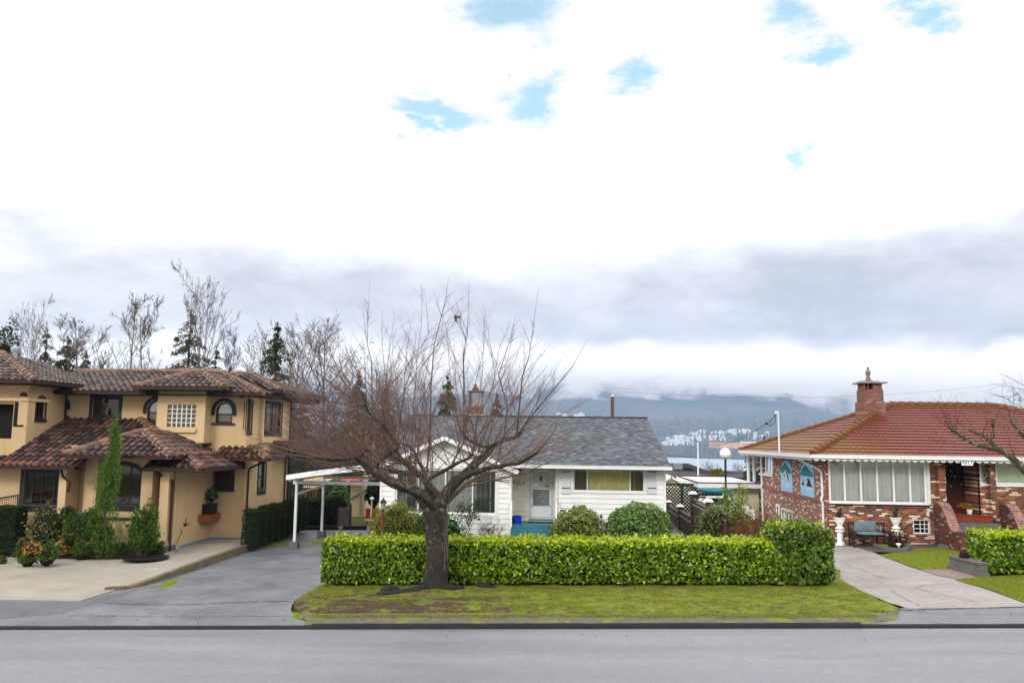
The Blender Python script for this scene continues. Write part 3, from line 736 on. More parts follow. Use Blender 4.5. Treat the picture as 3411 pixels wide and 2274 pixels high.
def roadmat():
    m, g, b = newmat('road_asphalt'); v = g.wpos(); x, y, z = g.sep(v)
    vs = g.vm('MULTIPLY', v, (0.12, 1.0, 1.0))                   # wheel-worn streaks run along the street
    st = g.noise(vs, 0.9, 5, 0.6)
    col = g.mix(g.mapr(st, 0.35, 0.65), (0.20, 0.197, 0.218), (0.27, 0.267, 0.29))
    col = g.mix(g.mapr(g.noise(g.vm('MULTIPLY', v, (0.25, 1, 1)), 3.2, 6, 0.7), 0.52, 0.72, 0, 0.35), col, (0.17, 0.17, 0.19))
    cell = g.white(g.vm('FLOOR', g.vm('MULTIPLY', v, (38, 38, 1))))
    col = g.mix(g.mapr(cell, 0.3, 1.0, 0, 0.42), col, (0.10, 0.10, 0.112))
    col = g.mix(g.mapr(g.noise(v, 46, 3, 0.5), 0.66, 0.72, 0, 0.6), col, (0.10, 0.10, 0.11))
    col = g.mix(g.mapr(g.noise(v, 30, 2, 0.5), 0.70, 0.74, 0, 0.6), col, (0.45, 0.45, 0.46))
    g.L.new(col, b.inputs['Base Color'])
    g.L.new(g.mapr(st, 0.3, 0.7, 0.36, 0.5), b.inputs['Roughness']); b.inputs['Specular IOR Level'].default_value = 0.5
    col = g.mix(g.mapr(g.noise(v, 11, 3, .7), .35, .65, 0, .3), col, (0.16, 0.158, 0.175)); col = g.mix(g.mapr(g.noise(v, 1.3, 5, .7), .5, .66, 0, .25), col, (0.15, 0.15, 0.17)); g.L.new(col, b.inputs['Base Color'])
    bumpto(g, b, g.m('ADD', g.noise(v, 60, 3, 0.6), g.m('MULTIPLY', g.noise(v, 14, 3), 0.5)), 0.6, 0.010)
    return m
M['road'] = roadmat()
M['asphalt_drive'] = asphalt('asphalt_drive', (0.135, 0.14, 0.158), (0.215, 0.22, 0.24), 0.42)
M['asphalt_dark'] = asphalt('asphalt_dark', (0.105, 0.11, 0.12), (0.14, 0.145, 0.155), 0.5)
M['asphalt_apron'] = asphalt('asphalt_apron', (0.15, 0.152, 0.16), (0.19, 0.19, 0.20), 0.5)
M['kerb_mat'] = asphalt('kerb_mat', (0.013, 0.012, 0.017), (0.026, 0.024, 0.031), 0.5, 0.6)
M['kerb_mat'] = pmat('kerb_mat', (0.030, 0.026, 0.034), (0.018, 0.016, 0.021), 3, 0.7, 0.5, 50, spec=.15)
M['crack'] = pmat('crack', (0.05, 0.04, 0.03), (0.10, 0.10, 0.02), 3, 0.95)
M['slab'] = pmat('slab', (0.37, 0.335, 0.28), (0.27, 0.245, 0.205), 0.9, 0.7, 0.15, 60, lo=0.25, hi=0.8)
M['slab_side'] = pmat('slab_side', (0.22, 0.17, 0.11), (0.13, 0.10, 0.07), 2.5, 0.85, 0.3, 30)
def concretedrive():
    m, g, b = newmat('concrete_drive'); v = g.wpos()
    n = g.noise(v, 0.8, 6, 0.65)
    col = g.mix(g.mapr(n, 0.35, 0.68), (0.34, 0.305, 0.285), (0.235, 0.215, 0.20))
    col = g.mix(g.mapr(g.noise(v, 5, 6, 0.7), 0.52, 0.68, 0, 0.5), col, (0.42, 0.39, 0.36))
    col = g.mix(g.mapr(g.noise(v, 60, 3), 0.6, 0.7, 0, 0.35), col, (0.14, 0.13, 0.12))
    g.L.new(col, b.inputs['Base Color']); b.inputs['Roughness'].default_value = 0.7
    bumpto(g, b, g.noise(v, 50, 4), 0.3, 0.008); return m
M['concrete_drive'] = concretedrive()
def turf(name, g1, g2, g3, dirt, dlo=0.55, dhi=0.62, dscale=1.1, bs=0.8):
    m, g, b = newmat(name); v = g.wpos()
    n = g.noise(v, 3.0, 6, 0.65); n2_ = g.noise(v, 22, 4, 0.6)
    col = g.mix(g.mapr(n, 0.35, 0.6), g1, g2)
    col = g.mix(g.mapr(n2_, 0.5, 0.7), col, g3)
    d = g.m('ADD', g.noise(v, dscale, 5, 0.62), g.m('MULTIPLY', g.m('SUBTRACT', g.noise(v, 9, 4, 0.6), 0.5), 0.35))
    col = g.mix(g.mapr(d, dlo, dhi), col, g.mix(n2_, dirt, tuple(x*1.8 for x in dirt)))
    g.L.new(col, b.inputs['Base Color']); b.inputs['Roughness'].default_value = 0.95; b.inputs['Specular IOR Level'].default_value = 0.15
    bumpto(g, b, g.m('ADD', g.noise(v, 70, 4, 0.7), g.m('MULTIPLY', n2_, 1.0)), bs, 0.03); return m
M['ground_mat'] = turf('ground_mat', (0.07, 0.10, 0.02), (0.10, 0.12, 0.03), (0.06, 0.08, 0.02), (0.06, 0.045, 0.03), 0.5, 0.6)
M['lawn'] = turf('lawn', (0.18, 0.25, 0.02), (0.27, 0.30, 0.04), (0.12, 0.18, 0.016), (0.14, 0.10, 0.04), 0.68, 0.8)
def vergemat():
    m, g, b = newmat('verge_moss'); v = g.wpos(); x, y, z = g.sep(v)
    n = g.noise(v, 2.4, 6, 0.7); n2_ = g.noise(v, 26, 4, 0.65)
    col = g.mix(g.mapr(n, 0.38, 0.6), (0.19, 0.25, 0.018), (0.30, 0.29, 0.06))
    col = g.mix(g.mapr(n2_, 0.45, 0.7), col, (0.11, 0.14, 0.02))
    col = g.mix(g.mapr(g.noise(v, 13, 4, 0.6), 0.63, 0.68, 0, 0.7), col, (0.30, 0.33, 0.22))
    col = g.mix(g.mapr(g.noise(g.vm('MULTIPLY', v, (.6, 1.3, 1)), 7, 5, .75), .53, .60, 0, .75), col, (0.075, 0.055, 0.03)); col = g.mix(g.mapr(g.noise(v, .9, 4, .6), .5, .62, 0, .55), col, (0.19, 0.29, 0.012))
    # trodden bare earth: a wide worn patch left of the trunk and along the front edge
    px_ = g.m('DIVIDE', g.m('SUBTRACT', x, -5.0), 3.8); py_ = g.m('DIVIDE', g.m('SUBTRACT', y, 22.1), 1.7)
    patch = g.m('SUBTRACT', 1.0, g.m('SQRT', g.m('ADD', g.m('MULTIPLY', px_, px_), g.m('MULTIPLY', py_, py_))))
    qx = g.m('DIVIDE', g.m('SUBTRACT', x, -0.3), 7.5); qy = g.m('DIVIDE', g.m('SUBTRACT', y, 21.05), 0.45)
    p2 = g.m('SUBTRACT', 1.0, g.m('SQRT', g.m('ADD', g.m('MULTIPLY', qx, qx), g.m('MULTIPLY', qy, qy))))
    pt = g.m('MULTIPLY', g.m('MAXIMUM', g.m('MAXIMUM', patch, p2), -0.5), 0.20)
    d = g.m('ADD', g.m('ADD', g.m('MULTIPLY', g.noise(g.vm('MULTIPLY', v, (0.7, 1.4, 1)), 1.6, 7, 0.8), 1.9), -0.45), g.m('ADD', pt, g.m('MULTIPLY', g.m('SUBTRACT', n2_, .5), .25)))
    dirt = g.mix(n2_, (0.05, 0.028, 0.02), (0.17, 0.115, 0.08))
    col = g.mix(g.mapr(d, 0.47, 0.62), col, dirt)
    g.L.new(col, b.inputs['Base Color']); b.inputs['Roughness'].default_value = 0.95; b.inputs['Specular IOR Level'].default_value = 0.15
    bumpto(g, b, g.m('ADD', g.noise(v, 60, 4, 0.7), g.m('MULTIPLY', g.noise(v, 11, 4), 1.2)), 0.9, 0.04); return m
M['verge'] = vergemat()
M['gravel'] = turf('gravel', (0.17, 0.155, 0.12), (0.20, 0.185, 0.15), (0.10, 0.09, 0.075), (0.17, 0.18, 0.03), 0.50, 0.62, 1.6)
M['mulch'] = pmat('mulch', (0.045, 0.025, 0.018), (0.09, 0.05, 0.03), 14, 0.95, 1.0, 40, bdist=0.04)
M['paver'] = brickmat('paver', 'x', 0.6, 5.0, [(0, (0.15, 0.125, 0.115)), (0.4, (0.18, 0.15, 0.14)), (0.7, (0.13, 0.11, 0.105))], (0.07, 0.06, 0.055), 0.02, 0.0, 0.1)
M['pink_paver'] = pmat('pink_paver', (0.30, 0.21, 0.185), (0.24, 0.18, 0.165), 3, 0.8, 0.3, 30)

# one sheet of land: the sloping street lots, then falling away to the inlet
def landz(X, Y):
    xx = max(-70, min(70, X)); z = GS*xx-0.03
    if Y > 50: z -= (min(Y, 110)-50)*0.10
    if Y > 110: z -= (min(Y, 400)-110)*0.075
    if Y > 400: z -= (Y-400)*0.022
    return max(z, -49)
ys = [-60, -20, 0, 5, 10, 15, 20, 25, 30, 35, 40, 45, 50, 60, 80, 110, 150, 200, 280, 400, 600, 900, 1300, 1700]
xs = [-6000, -2500, -1200, -600, -300, -150, -70, -50, -35, -25, -18, -12, -6, 0, 6, 12, 18, 25, 35, 50, 70, 150, 300, 600, 1200, 2500, 6000]
mb = MB(); mb.add([(x, y, landz(x, y)) for y in ys for x in xs], [(j*len(xs)+i, j*len(xs)+i+1, (j+1)*len(xs)+i+1, (j+1)*len(xs)+i) for j in range(len(ys)-1) for i in range(len(xs)-1)])
struct(mb.build('ground', M['ground_mat']))
EA, EB = G(0, 2097, 0), G(3411, 2091, 0); ED = (EB-EA); ED.z = 0; ED.normalize(); EN = Vector((-ED.y, ED.x, 0))
def E(s, t, dz=0.0):        # s metres along the road edge from EA, t metres towards the houses
    p = Vector((EA.x, EA.y, 0))+ED*s+EN*t; p.z = gz(p.x)+dz; return p
mb = MB(); mb.poly([E(-50, -22, 0.0), E(75, -22, 0.0), E(75, 0.02, 0.0), E(-50, 0.02, 0.0)]); struct(mb.build('road', M['road']))
def es(px): p = G(px, 2090); return (Vector((p.x, p.y, 0))-Vector((EA.x, EA.y, 0))).dot(ED)
# rolled asphalt kerb: dips at the two driveways
def kerb(name, s0, s1, h, w_=0.30):
    mb = MB(); n = int((s1-s0)/0.25)
    prof = [(0.0, 0.0), (0.025, 0.55), (0.07, 0.92), (0.13, 1.0), (0.21, 0.93), (w_, 0.55)]
    for i in range(n+1):
        s_ = s0+(s1-s0)*i/n
        hh = h*(1+0.10*mnoise.noise(Vector((s_*1.3, 0, 0)))); j = 0.012*mnoise.noise(Vector((s_*2.2, 7, 0)))
        for t, f in prof: mb.v.append(tuple(E(s_, t+j, 0.0 if f == 0 else hh*f)))
    k = len(prof)
    for i in range(n):
        for a in range(k-1): mb.f.append((i*k+a, (i+1)*k+a, (i+1)*k+a+1, i*k+a+1)); mb.mi.append(0)
    return struct(mb.build(name, M['kerb_mat'], smooth=True))
kerb('kerb', es(1040), es(2870), 0.10)
kerb('kerb_driveway_left', -40, es(1040), 0.055, 0.22)
kerb('kerb_driveway_right', es(2870), 70, 0.06, 0.24)
def sheet(name, pix, mat, dz=0.02, thick=0.0, flat=False):
    pts = []
    for p in pix:
        if len(p) == 3: pts.append(G(p[0], p[1], p[2]))
        else: pts.append(G(p[0], p[1], dz))
    mb = MB()
    if thick:
        mb.poly(pts); n = len(pts)
        for i in range(n):
            a, b = pts[i], pts[(i+1) % n]; mb.quad(a, b, b-Vector((0, 0, thick)), a-Vector((0, 0, thick)))
    else: mb.poly(pts)
    o = mb.build(name, mat)
    bm = bmesh.new(); bm.from_mesh(o.data); bmesh.ops.triangulate(bm, faces=[f for f in bm.faces if len(f.verts) > 4]); bm.normal_update(); bm.to_mesh(o.data); bm.free()
    return struct(o)
s0 = E(-45, 0.2, 0.035); 
def sheet3(name, pts, mat):
    mb = MB(); mb.poly(pts); o = mb.build(name, mat)
    bm = bmesh.new(); bm.from_mesh(o.data); bmesh.ops.triangulate(bm, faces=bm.faces[:]); bm.to_mesh(o.data); bm.free(); return struct(o)
# asphalt drive of the middle house, with the shoulder strip along the street
sheet3('asphalt_driveway', [E(-45, 0.19, 0.045), E(es(1085), 0.19, 0.045)] + [G(*p, 0.045) for p in ((1015, 2066), (990, 2056), (968, 2030), (980, 2000), (1080, 1945), (1180, 1850), (1310, 1790), (1330, 1752), (1000, 1748), (955, 1757), (340, 1975), (-700, 2010))], M['asphalt_drive'])
sheet('asphalt_patch', [(-700, 2003), (0, 2001), (272, 2003), (378, 1975), (470, 1955), (448, 1972), (380, 1990), (270, 2022), (190, 2044), (90, 2050), (0, 2059), (-700, 2075)], M['asphalt_dark'], 0.05)
M['mossleaf'] = leafmat('mossleaf', [(0, (0.20, 0.27, 0.008)), (0.5, (0.32, 0.40, 0.012)), (1, (0.46, 0.50, 0.03))], 0.9, 0.1, 0.1)
def crack(name, pix, w_=0.012, dz=0.055, mat='crack', on=None):
    mb = MB(); pts = [G(px, py, dz) for px, py in pix]; rr = random.Random(int(pix[0][0]))
    fine = []
    for a, b in zip(pts, pts[1:]):
        n = max(2, int((b-a).length/0.12))
        for i in range(n): fine.append(a.lerp(b, i/n)+Vector((0, rr.uniform(-.012, .012), 0)))
    fine.append(pts[-1])
    for a, b in zip(fine, fine[1:]):
        d = (b-a); sd_ = Vector((-d.y, d.x, 0)).normalized()*w_*rr.uniform(0.4, 1.3)
        mb.quad(a-sd_, b-sd_, b+sd_, a+sd_)
    return struct(mb.build(name, M[mat]))
crack('driveway_seam', [(230, 2048), (400, 2051), (700, 2052), (960, 2050)], 0.012)
crack('driveway_seam', [(350, 2008), (480, 2012), (620, 2012), (750, 2006), (860, 2002), (975, 2000)], 0.02)
crack('driveway_crack', [(470, 1990), (600, 1980), (700, 1972)], 0.007)
crack('driveway_crack', [(830, 1838), (940, 1840), (1060, 1850)], 0.01)
crack('driveway_crack', [(640, 1905), (760, 1912), (900, 1909)], 0.006)
# moss at the foot of the slab wall and elsewhere on the drive
M['moss'] = turf('moss', (0.28, 0.36, 0.010), (0.36, 0.42, 0.015), (0.20, 0.28, 0.01), (0.10, 0.13, 0.02), 0.60, 0.75, 3.0)
def mossy(pix, seed):
    pts = [G(px, py, 0.05) for px, py in pix]; c = sum(pts, Vector())/len(pts); r = random.Random(seed); out = []
    for i in range(5200):
        t = r.random()*len(pts); k = int(t); p = pts[k].lerp(pts[(k+1) % len(pts)], t-k); q = c+(p-c)*(r.random()**.6)*r.gauss(1.0, .18)
        if mnoise.noise(q*3.0) > -.12: out.append(tuple(q+Vector((0, 0, -.006))))
    tufts('moss_patch', 'bright yellow green moss creeping over the asphalt driveway', out, .022, M['mossleaf'], seed, w_=.012)
def mossy_old(pix, seed):
    mb = MB(); pts = [G(px, py, 0.052) for px, py in pix]; c = sum(pts, Vector())/len(pts)
    ring = []
    n = 40
    for i in range(n):
        t = i/n*len(pts); k = int(t); p = pts[k].lerp(pts[(k+1) % len(pts)], t-k)
        f = 1+0.35*mnoise.noise(Vector((i*0.6, seed, 0))); ring.append(c+(p-c)*f)
    c.z += 0.03
    for i in range(n): mb.add([c, ring[i], ring[(i+1) % n]], [(0, 1, 2)])
    o = mb.build('moss_patch', M['moss']); o['kind'] = 'stuff'; o['label'] = 'bright yellow green moss creeping over the asphalt driveway'; return o
mossy([(478, 1958), (530, 1945), (590, 1928), (602, 1932), (570, 1948), (520, 1958)], 1)
mossy([(868, 1815), (900, 1807), (945, 1808), (960, 1813), (915, 1820), (880, 1822)], 2)
mossy([(1020, 1806), (1045, 1802), (1070, 1804), (1050, 1810), (1028, 1811)], 3)
mossy([(975, 2052), (990, 2040), (1015, 2050), (1080, 2062), (1060, 2068), (1000, 2064)], 4)
# raised concrete slab of the left house
sheet('concrete_slab', [(-700, 1998, .07), (0, 1996, .07), (268, 1999, .07), (400, 1958, .07), (470, 1937, 0.12), (700, 1852, .25), (880, 1790, .30), (960, 1757, .30), (800, 1760, .30), (820, 1735, .30), (560, 1780, .28), (300, 1830, .28), (-300, 1850, .28), (-700, 1850, .28)], M['slab'], thick=0.10)
crack('slab_joint', [(330, 1873), (338, 1858)], 0.006, 0.285)
# its edge wall along the drive
def edgewall():
    mb = MB(); top = [(395, 1957, .09), (455, 1940, .16), (640, 1872, .30), (860, 1795, .36), (975, 1757, .36)]
    P0 = [G(*t) for t in top]; wv = Vector((0.17, 0, 0))
    prev = None
    for p in P0:
        zb = gz(p.x)-0.03
        row = [p-Vector((0.02, 0, 0)), p+wv, Vector((p.x+0.19, p.y, zb)), Vector((p.x-0.02, p.y, zb))]
        if prev:
            for i in range(4): mb.quad(prev[i], row[i], row[(i+1) % 4], prev[(i+1) % 4])
        else: mb.poly(row)
        prev = row
    mb.poly(prev)
    # the short return towards the left at the street end
    a = G(350, 1961, 0.085); b = G(418, 1957, 0.09); mb.bar(a, b, 0.16, 0.12)
    return struct(mb.build('slab_edge_wall', M['slab_side']), 'low concrete edge wall between slab and asphalt driveway')
edgewall()
# verge: a raised mossy mound in front of the hedge
VP_ = [(985, 2046), (968, 2020), (985, 1998), (1085, 1938), (1090, 1900), (2800, 1898), (2815, 1938), (2880, 1975), (2960, 2015), (3015, 2035), (2960, 2048), (2750, 2056), (2300, 2054), (1700, 2050), (1200, 2050), (1050, 2052)]
vp = [G(x, y, 0.0) for x, y in VP_]; vpoly = [(p.x, p.y) for p in vp]
def dist_edge(x, y, poly):
    d = 1e9
    for i in range(len(poly)):
        ax, ay = poly[i]; bx, by = poly[(i+1) % len(poly)]
        t = max(0, min(1, ((x-ax)*(bx-ax)+(y-ay)*(by-ay))/((bx-ax)**2+(by-ay)**2+1e-9)))
        d = min(d, math.hypot(x-ax-t*(bx-ax), y-ay-t*(by-ay)))
    return d
TREE = P(1449, 1960, 24.1)
def vergez(x, y):
    d = dist_edge(x, y, vpoly) if inpoly(x, y, vpoly) else 0
    h = 0.03+0.13*(1-math.exp(-d/0.30))+0.035*mnoise.noise(Vector((x*1.2, y*1.6, 0)))+0.022*mnoise.noise(Vector((x*4, y*5, 3)))
    r = math.hypot((x-TREE.x), (y-TREE.y)*1.1); h += 0.13*math.exp(-(r/0.9)**2)
    return gz(x)+max(h, 0.02)
mb = MB(); st = 0.09; xs_ = np.arange(min(p[0] for p in vpoly), max(p[0] for p in vpoly), st); ys_ = np.arange(min(p[1] for p in vpoly), max(p[1] for p in vpoly), st)
idx = {}
for i, x in enumerate(xs_):
    for j, y in enumerate(ys_):
        if inpoly(x, y, vpoly): idx[(i, j)] = len(mb.v); mb.v.append((x, y, vergez(x, y)))
edgev = set()
for (i, j) in list(idx):
    q = [(i, j), (i+1, j), (i+1, j+1), (i, j+1)]
    if all(a in idx for a in q): mb.f.append(tuple(idx[a] for a in q)); mb.mi.append(0)
struct(mb.build('verge', M['verge'], smooth=True), 'mossy grass verge with worn bare earth')
# gravelly strip between verge and kerb
sheet3('gravel_strip', [E(es(1010), 0.2, 0.058), E(es(2900), 0.2, 0.058)]+[G(*p, 0.058) for p in ((2985, 2062), (3000, 2030), (1050, 2030), (985, 2048), (1020, 2064))], M['gravel'])
# tufts of grass on the verge, thicker along its front lip
M['grass'] = leafmat('grass', [(0, (0.11, 0.16, 0.012)), (0.5, (0.22, 0.27, 0.022)), (0.85, (0.36, 0.34, 0.07)), (1, (0.42, 0.32, 0.15))], 0.7, 0.3, 0.2)
pts = []; rr = random.Random(4)
xa, xb = vpoly[1][0], max(p[0] for p in vpoly)
while len(pts) < 34000:
    x = rr.uniform(xa, xb); y = rr.uniform(19.8, 25.2)
    if not inpoly(x, y, vpoly): continue
    cl = mnoise.noise(Vector((x*2.2, y*3.0, 9)))
    bare = math.hypot((x+5.3)/3.1, (y-22)/1.15)
    if cl < 0.0 or (bare < 1.0 and cl < 0.22) or mnoise.noise(Vector((x*.8, y*1.4, 2))) < -.18: continue
    pts.append((x, y, vergez(x, y)-0.005))
tufts('verge_grass', 'short moss and grass tufts covering the verge', pts, 0.045, M['grass'], 3)
pts = []
for k in range(11000):
    px = rr.uniform(1040, 2920); p = G(px, 2052+rr.gauss(0, 3.0)+5*mnoise.noise(Vector((px*.01, 0, 0)))+(6*(1040-px)/-400 if px < 1100 else 0), 0.06); pts.append(tuple(p))
tufts('lip_grass', 'bright green grass lip between verge and gravel strip', pts, 0.05, M['grass'], 5)
# dead leaves, twigs and chips lying on the verge
dp = []
while len(dp) < 1500:
    x = rr.uniform(xa, xb); y = rr.uniform(19.8, 25.0)
    if inpoly(x, y, vpoly): dp.append((x, y, vergez(x, y)+.012))
for k in range(700): py_ = 2040+abs(rr.gauss(0, 40)); p = G(rr.uniform(0, 3411), py_, .06 if py_ < 2082 else .008); dp.append((p.x, p.y, p.z))
def flatleaf(pts, sz, seed):
    r = np.random.default_rng(seed); N = len(pts); a = r.uniform(0, 6.28, N); s_ = sz*r.uniform(.4, 1.3, N); P_ = np.array(pts); u = np.stack([np.cos(a), np.sin(a), r.normal(0, .25, N)], 1)*s_[:, None]; w_ = np.stack([-np.sin(a), np.cos(a), r.normal(0, .25, N)], 1)*(s_*r.uniform(.2, .6, N))[:, None]
    return np.stack([P_-u, P_-w_, P_+u, P_+w_], 1)
M['litter'] = leafmat('litter', [(0, (.05, .03, .02)), (.5, (.16, .09, .05)), (.8, (.30, .22, .14)), (1, (.45, .42, .36))], .9, 0, .1)
o = soup('leaf_litter', flatleaf(dp, .028, 3), 4, M['litter']); o['kind'] = 'stuff'; o['label'] = 'dead leaves and chips scattered over the verge'
# right-hand driveway, apron, lawns and paths
sheet('concrete_driveway', [(2700, 1780), (2790, 1800), (2900, 1835), (3040, 1890), (3190, 1925), (3411, 2006), (3450, 2020), (3030, 2026), (2960, 2005), (2850, 1960), (2700, 1900)], M['concrete_drive'], 0.06)
sheet3('asphalt_apron', [E(es(2880), 0.2, 0.052), E(es(4200), 0.2, 0.052)]+[G(*p, 0.052) for p in ((4200, 2000), (3411, 2008), (3030, 2014), (2960, 2042), (2930, 2062))], M['asphalt_apron'])
crack('driveway_edge', [(3005, 2030), (3200, 2025), (3411, 2019), (3600, 2014)], 0.022, 0.066)
for pix in ([(2800, 1872), (2850, 1890), (2900, 1908), (2945, 1925)], [(3065, 1961), (3130, 1978), (3200, 1993), (3260, 2003)], [(2865, 1931), (2960, 1931)], [(3042, 1929), (3090, 1929)], [(2970, 1966), (3000, 1985), (3030, 2000), (3060, 2012), (3058, 2018)], [(2835, 1858), (2866, 1858)], [(3050, 1958), (3075, 1948), (3130, 1944)], [(3000, 2030), (3090, 2040), (3200, 2045), (3411, 2042)]):
    crack('driveway_crack', pix, 0.008, 0.066)
sheet('patio', [(2700, 1700), (2700, 1785), (2790, 1802), (2905, 1837), (3230, 1843), (3330, 1800), (3330, 1700)], M['paver'], 0.068)
sheet('lawn', [(2930, 1847), (2990, 1838), (3030, 1836), (3060, 1824), (3140, 1826), (3210, 1838), (3180, 1870), (3165, 1893), (3060, 1895), (3000, 1872)], M['lawn'], 0.082)
sheet('lawn_path', [(3060, 1894), (3168, 1891), (3260, 1922), (3192, 1927), (3110, 1912)], M['pink_paver'], 0.075)
sheet('lawn_strip', [(3180, 1928), (3260, 1921), (3411, 1915), (3800, 1905), (3800, 2015), (3470, 2015), (3411, 2004), (3300, 1962)], M['lawn'], 0.085)
def lawnblades(name, label, poly, n, seed, dz=0.084):
    w_ = [G(x, y, dz) for x, y in poly]; pl = [(p.x, p.y) for p in w_]; r = random.Random(seed); out = []
    x0, x1 = min(p[0] for p in pl), max(p[0] for p in pl); y0, y1 = min(p[1] for p in pl), max(p[1] for p in pl)
    while len(out) < n:
        x, y = r.uniform(x0, x1), r.uniform(y0, y1)
        if inpoly(x, y, pl): out.append((x, y, gz(x)+dz-0.004))
    tufts(name, label, out, 0.05, M['grass'], seed)
lawnblades('lawn_grass', 'short grass blades of the small lawn beside the planter bed', [(2930, 1847), (3030, 1836), (3060, 1824), (3140, 1826), (3210, 1838), (3180, 1870), (3165, 1893), (3060, 1895), (3000, 1872)], 9000, 6)
lawnblades('lawn_grass', 'short grass blades of the front lawn by the right hedge', [(3190, 1929), (3260, 1921), (3411, 1915), (3411, 2002), (3300, 1962)], 9000, 7)
# front garden soil of the middle and left house
sheet('front_garden_soil', [(1085, 1900), (1180, 1850), (1310, 1790), (1330, 1745), (2760, 1745), (2760, 1800), (2800, 1900)], M['ground_mat'], 0.03)
sheet('mulch_bed', [(-60, 1884, .10), (20, 1887, .10), (90, 1898, .10), (124, 1914, .10), (200, 1898, .12), (322, 1874, .14), (240, 1874, .14), (60, 1872, .13)], M['mulch'], 0.12)
sheet('garden_bed_soil', [(-700, 1862, .30), (60, 1850, .30), (300, 1857, .30), (530, 1853, .30), (560, 1830, .30), (-700, 1790, .30)], M['mulch'], 0.31)
mb = MB(); c = G(485, 1857, 0.30); mb.lathe(c, [(0.80, 0.0), (0.82, 0.02), (0.5, 0.03), (0.05, 0.03)], 24)
tag(mb.build('round_mat', M['black']), 'flat black round cover lying on the concrete slab by the low hedge', 'drain cover')
# ================================================================== WHITE BUNGALOW
def zat(px, py, Y): return P(px, py, Y).z
def xat(px, py, Y): return P(px, py, Y).x
WB = thing('white_bungalow', 'white single storey bungalow with grey shingle roof, blue porch steps and house number 7009', 'house', (-2, 35, 0))
YM, YE, YG = 34.7, 35.3, 33.9                     # right wing, entry wall, gabled wing
LAP = 0.205
xL, xG, xE, xR = xat(1267, 1650, YG), xat(1702, 1650, YG), xat(1850, 1650, YM), xat(2216, 1650, YM)
eave = zat(1900, 1556, 34.1)
zg = -0.1
# right wing wall + window
wx0, wx1, wz0, wz1 = xat(1909, 1600, YM), xat(2147, 1600, YM), zat(2030, 1637, YM), zat(2030, 1562, YM)
mb = MB(); wall(mb, 'F', YM, xE, xR, zg, eave+.02, [(wx0, wx1, wz0, wz1)], lap=LAP)
wall(mb, 'R', xR, YM, 43.5, zg, eave+.02, lap=LAP)
mb.quad((xL, 43.5, zg), (xR, 43.5, zg), (xR, 43.5, eave), (xL, 43.5, eave))
for x in (xR-0.02,): mb.box(x-0.04, x+0.05, YM-0.045, YM+0.05, zg, eave)
mb.build('wall', M['white_siding'], WB)
# entry recess (cream, sheltered)
dx0, dx1, dz0, dz1 = xat(1762, 1650, YE), xat(1843, 1650, YE), zat(1800, 1728, YE), zat(1800, 1558, YE)
mb = MB(); wall(mb, 'F', YE, xG, xE, zg, eave+.02, [(dx0, dx1, dz0, dz1)], lap=LAP)
mb.quad((xG, YG+.02, zg), (xG, YE, zg), (xG, YE, eave), (xG, YG+.02, eave)); mb.quad((xE, YM+.01, zg), (xE, YE, zg), (xE, YE, eave), (xE, YM+.01, eave))
o = mb.build('entry_wall', M['cream_siding'], WB)
# gabled wing
gx0, gx1, gz0, gz1 = xat(1316, 1640, YG), xat(1655, 1640, YG), zat(1480, 1711, YG), zat(1480, 1560, YG)
ap = P(1493, 1455, YG-.25); gl = P(1255, 1556, YG-.25); gr = P(1708, 1560, YG-.25)
ez = (gl.z+gr.z)/2; hwid = (gr.x-gl.x)/2; acx = (gr.x+gl.x)/2
mb = MB(); wall(mb, 'F', YG, xL, xG, zg, ez, [(gx0, gx1, gz0, min(gz1, ez-.02))], lap=LAP)
wall(mb, 'R', xG, YG, YE, zg, ez, lap=LAP); wall(mb, 'L', xL, YG, 43.5, zg, ez, lap=LAP)
# gable face boards
zc = ez; k = 0
slope = (ap.z-ez)/hwid
while zc < ap.z-0.03:
    zn = min(zc+LAP, ap.z-0.02); a = hwid-(zc-ez)/slope; b = hwid-(zn-ez)/slope
    mb.quad((acx-a, YG-.018, zc), (acx+a, YG-.018, zc), (acx+b, YG, zn), (acx-b, YG, zn)); mb.quad((acx-a, YG, zc), (acx+a, YG, zc), (acx+a, YG-.018, zc), (acx-a, YG-.018, zc)); zc = zn
for x in (xL, xG-.05): mb.box(x-0.02, x+0.07, YG-0.04, YG+0.03, zg, ez)
mb.build('gable_wall', M['white_siding'], WB)
# roofs: main ridge and the small gable
RY, RZ = 41.5, zat(1900, 1391, 41.5); EY = 34.05
re, rw = xat(2236, 1550, EY), xL-0.35
M_sh = M['shingle']
mb = MB()
n_ = (Vector((0, RY-EY, RZ-eave)).cross(Vector((1, 0, 0)))).normalized(); n_ = n_ if n_.z > 0 else -n_
def slab(mb, pts, t=0.07):
    v = [Vector(p) for p in pts]; n = (v[1]-v[0]).cross(v[2]-v[0]).normalized()
    if n.z < 0: n = -n
    mb.prism(v, -n*t)
slab(mb, [(rw, EY, eave+.07), (re, EY, eave+.07), (re-0.25, RY, RZ+.05), (rw, RY, RZ+.05)])
slab(mb, [(re-0.25, RY+.003, RZ+.05), (rw, RY+.003, RZ+.05), (rw, 2*RY-EY-3, eave+.6), (re-.1, 2*RY-EY-3, eave+.6)])
